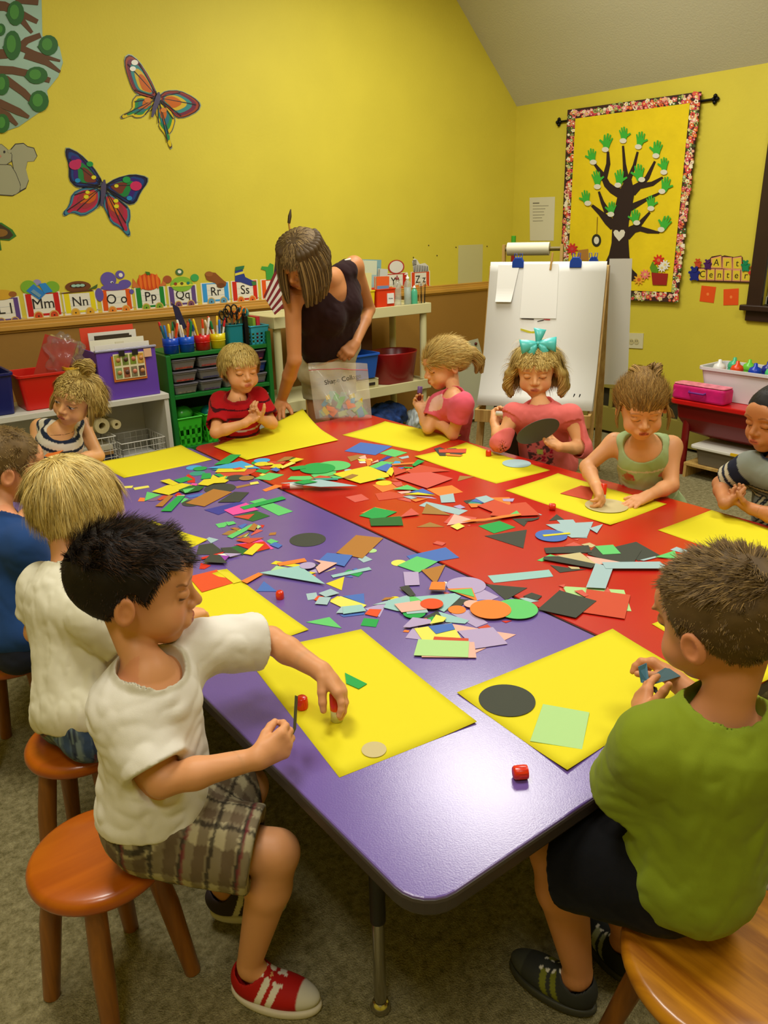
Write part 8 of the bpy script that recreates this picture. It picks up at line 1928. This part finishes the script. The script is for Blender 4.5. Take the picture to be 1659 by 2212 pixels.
root, H = person('person', 'dark haired boy in a grey jersey with striped navy sleeves, cut by the right edge', J, dict(hs=.218, fwd=CW(-.90, .28, -.30), up=(0, 0, 1), handR=hd(Z(1590, 1076, .62) - J['wrR'], (.2, .3, .8), curl=(.4, .45, .5, .5)), handL=hd(Z(1575, 1075, .62) - J['wrL'], (.3, .1, .8), curl=(.4, .45, .5, .5)), seed=33, skin=(176, 112, 66), brow=(40, 24, 14), blush=.1, **FAR,
    shirt=dict(name='jersey', sleeve=.72, col=tee((138, 146, 136), (40, 46, 60), jersey), hem=-.03, th=.017, h=.004, neckr=.047), hair=spiky((26, 18, 12), (50, 36, 22), 6000, .075, clump=0, front=.20, nape=-.32, lift=.25, jit=.12, wid=.003)))
# stools of the far children, hidden under the table edge
for (px, py, l) in ((120, 1045, 'the striped dress girl'), (520, 985, 'the boy in the red polo'), (972, 965, 'the ponytail girl'), (1185, 1010, 'the girl with the bow'), (1405, 1090, 'the girl in the mint dress'), (1690, 1160, 'the boy in the jersey')):
    c = Z(px, py, .45); stool(c, SH, .125, 'wooden stool under ' + l, W_OR, W_LEG, .4)
# --- the woman
Y = lambda px, py, y: ony(px, py, y)
J = dict(head=Y(652, 562, 3.24), neck=Y(712, 600, 3.40), pelvis=Y(712, 778, 3.62), shL=Y(765, 572, 3.46), shR=Y(632, 640, 3.34), elL=Y(797, 668, 3.56), wrL=Y(768, 742, 3.42), elR=Y(636, 778, 3.30), wrR=Z(607, 868, .655))
pv = np.array(J['pelvis'])
for s, sg in (('L', 1), ('R', -1)):
    h = pv + np.array([sg * .075, .02, -.05]); k = h + np.array([sg * .01, -.02, -.36]); a = k + np.array([0, .04, -.30]); a[2] = .08; J['hip' + s], J['kn' + s], J['an' + s], J['toe' + s] = h, k, a, a + np.array([0, -.14, -.055])
hR = hd(Z(588, 925, .572) - J['wrR'], (-.2, -.5, -.8), curl=(.12, .12, .3, .4), L=.165, thumb=(.7, .6, .3))
hL = hd(Y(735, 778, 3.40) - J['wrL'], (-.2, .5, -.6), curl=(.55, .6, .65, .7), L=.165, thumb=(.8, .3, .5))
def bob(col, tip):
    G = []
    for a in np.linspace(-2.7, 2.7, 26):
        if abs(a) < .42: continue
        x, y = math.sin(a) * .42, math.cos(a) * .44 - .06; fw_ = .10 if abs(a) < 1.3 else .03
        G.append([(x * .35, y * .35 + .05, .50), (x * .88, y * .9, .34), ('w', (x * 1.10, y * 1.10, .02), (0, 0, -.015)), ('w', (x * 1.08, y * 1.05, -.10), (0, 0, -.08)), ('w', (x * .98, y * .98, -.16), (0, 0, -.125))])
    return dict(col=col, tip=tip, streak=.4, n=8000, len=.34, bang=.3, lift=.02, grav=.9, jit=.10, clump=40, shell=.05, wid=.0028, steps=7, off=.03, fluff=.03, var=.16, front=.18, nape=-.3, crown=(.03, .10, .52), locks=[dict(g=G, r=[.006, .020, .024, .020, .008], n=150, wid=.0028, shell_r=(.006, .016, .018, .014, .004))])
root, H = person('person', 'woman with a streaked brown bob in a dark sleeveless top, leaning over the table', J, dict(hs=.242, s=1.32, fwd=CW(-.42, .80, -.45), up=CW(-.12, -.62, -.75), bust=1, arm=.98, handR=hR, handL=hL, seed=41, skin=(178, 116, 70), brow=(90, 62, 34), blush=.1, lip=(160, 84, 66), fh=.005, fa=.0032, fb=.008, neckr=1.0, leg=1.0,
    shirt=dict(name='tank_top', sleeve=0, col=solid((42, 22, 24), .06), hem=.10, th=.012, fold=.004, h=.0055, neckr=.052, neckz=-.012, necky=.045, nkd=1.7, nkw=.85), pants=dict(len=.42, top=.14, col=solid((196, 188, 158), .03), th=.016, flare=.014), hair=bob((92, 72, 42), (150, 124, 78))))
tag(MB().tube([J['neck'] + (J['shL'] - J['neck']) * .62 + np.array([0, 0, .042]), J['neck'] + (J['shL'] - J['neck']) * .80 + np.array([0, -.012, .040])], .007, 8).build('white_strap', mat('strap_white', (222, 216, 196), .6), root), None)
# zip bag of paper shapes standing on the table before her
bag = empty('zip_bag', 'clear zip bag of cut paper with handwriting, held by the woman', 'bag', Z(742, 908, TH))
b0, b1, b2, b3 = Z(682, 905, TH + .006), Z(803, 903, TH + .006), None, None
u = b1 - b0; u[2] = 0; wB = np.linalg.norm(u); u = nrm(u); nb_ = np.array([u[1], -u[0], 0]); hB = .29
def bagp(s, t, side): # s 0..1 across, t 0..1 up
    th = .045 * math.sin(math.pi * s) ** .6 * (1 - t) ** .8 * (1 if t > .04 else .6) + .004; sag = .02 * math.sin(3.1 * s + 5 * t) * t + .006 * math.sin(17 * s + 9 * t)
    return b0 + u * (s * wB * (1 + .05 * t) - .03 * t) + nb_ * (side * th + sag - .03 * t) + np.array([0, 0, t * hB * (1 - .06 * abs(s - .5))])
mb = MB(); n = 20
for side in (1, -1):
    vs = [bagp(i / n, j / n, side) for i in range(n + 1) for j in range(n + 1)]; mb.add(vs, [(i * (n + 1) + j, (i + 1) * (n + 1) + j, (i + 1) * (n + 1) + j + 1, i * (n + 1) + j + 1) for i in range(n) for j in range(n)], True)
mb.build('film', mat('bag_film', (235, 235, 230), .12, .7, alpha=.26), bag)
mb = MB(); mb.tube([bagp(s, .88, 1.0) + nb_ * .001 for s in np.linspace(0, 1, 12)], .0022, 6); mb.build('zip_strip', mat('zip_rose', (190, 90, 100), .5), bag)
rb_ = random.Random(9)
for k in range(34):
    s, t = rb_.uniform(.1, .9), rb_.uniform(.04, .42); c = b0 + u * s * wB + np.array([0, 0, t * hB]) + nb_ * rb_.uniform(-.012, .018) * (1 - t); a = rb_.uniform(0, 3); e1 = u * math.cos(a) + np.array([0, 0, 1]) * math.sin(a); e2 = -u * math.sin(a) + np.array([0, 0, 1]) * math.cos(a); w_, h_ = rb_.uniform(.012, .04), rb_.uniform(.01, .022)
    q = [c - e1 * w_ - e2 * h_, c + e1 * w_ - e2 * h_, c + e1 * w_ * .6 + e2 * h_, c - e1 * w_ + e2 * h_]
    if min(p[2] for p in q) < TH + .008: q = [p + np.array([0, 0, TH + .01 - min(p[2] for p in q)]) for p in q]
    MB().prism(q, nb_, .001).build('paper_scrap', pmat(('skyblue', 'palegreen', 'aqua', 'silver', 'yellow', 'orange', 'lavender', 'mint')[k % 8]), bag)
lt = bagp(.56, .70, 1.0) + nb_ * .004; rot_u = nrm(u + np.array([0, 0, .18])); text_mesh('handwriting', 'Shape Collage', .034, mat('marker_black', (30, 26, 26), .6), bag, lt, rot_u, nrm(np.cross(np.cross(rot_u, (0, 0, 1.0)), rot_u)), .0004)
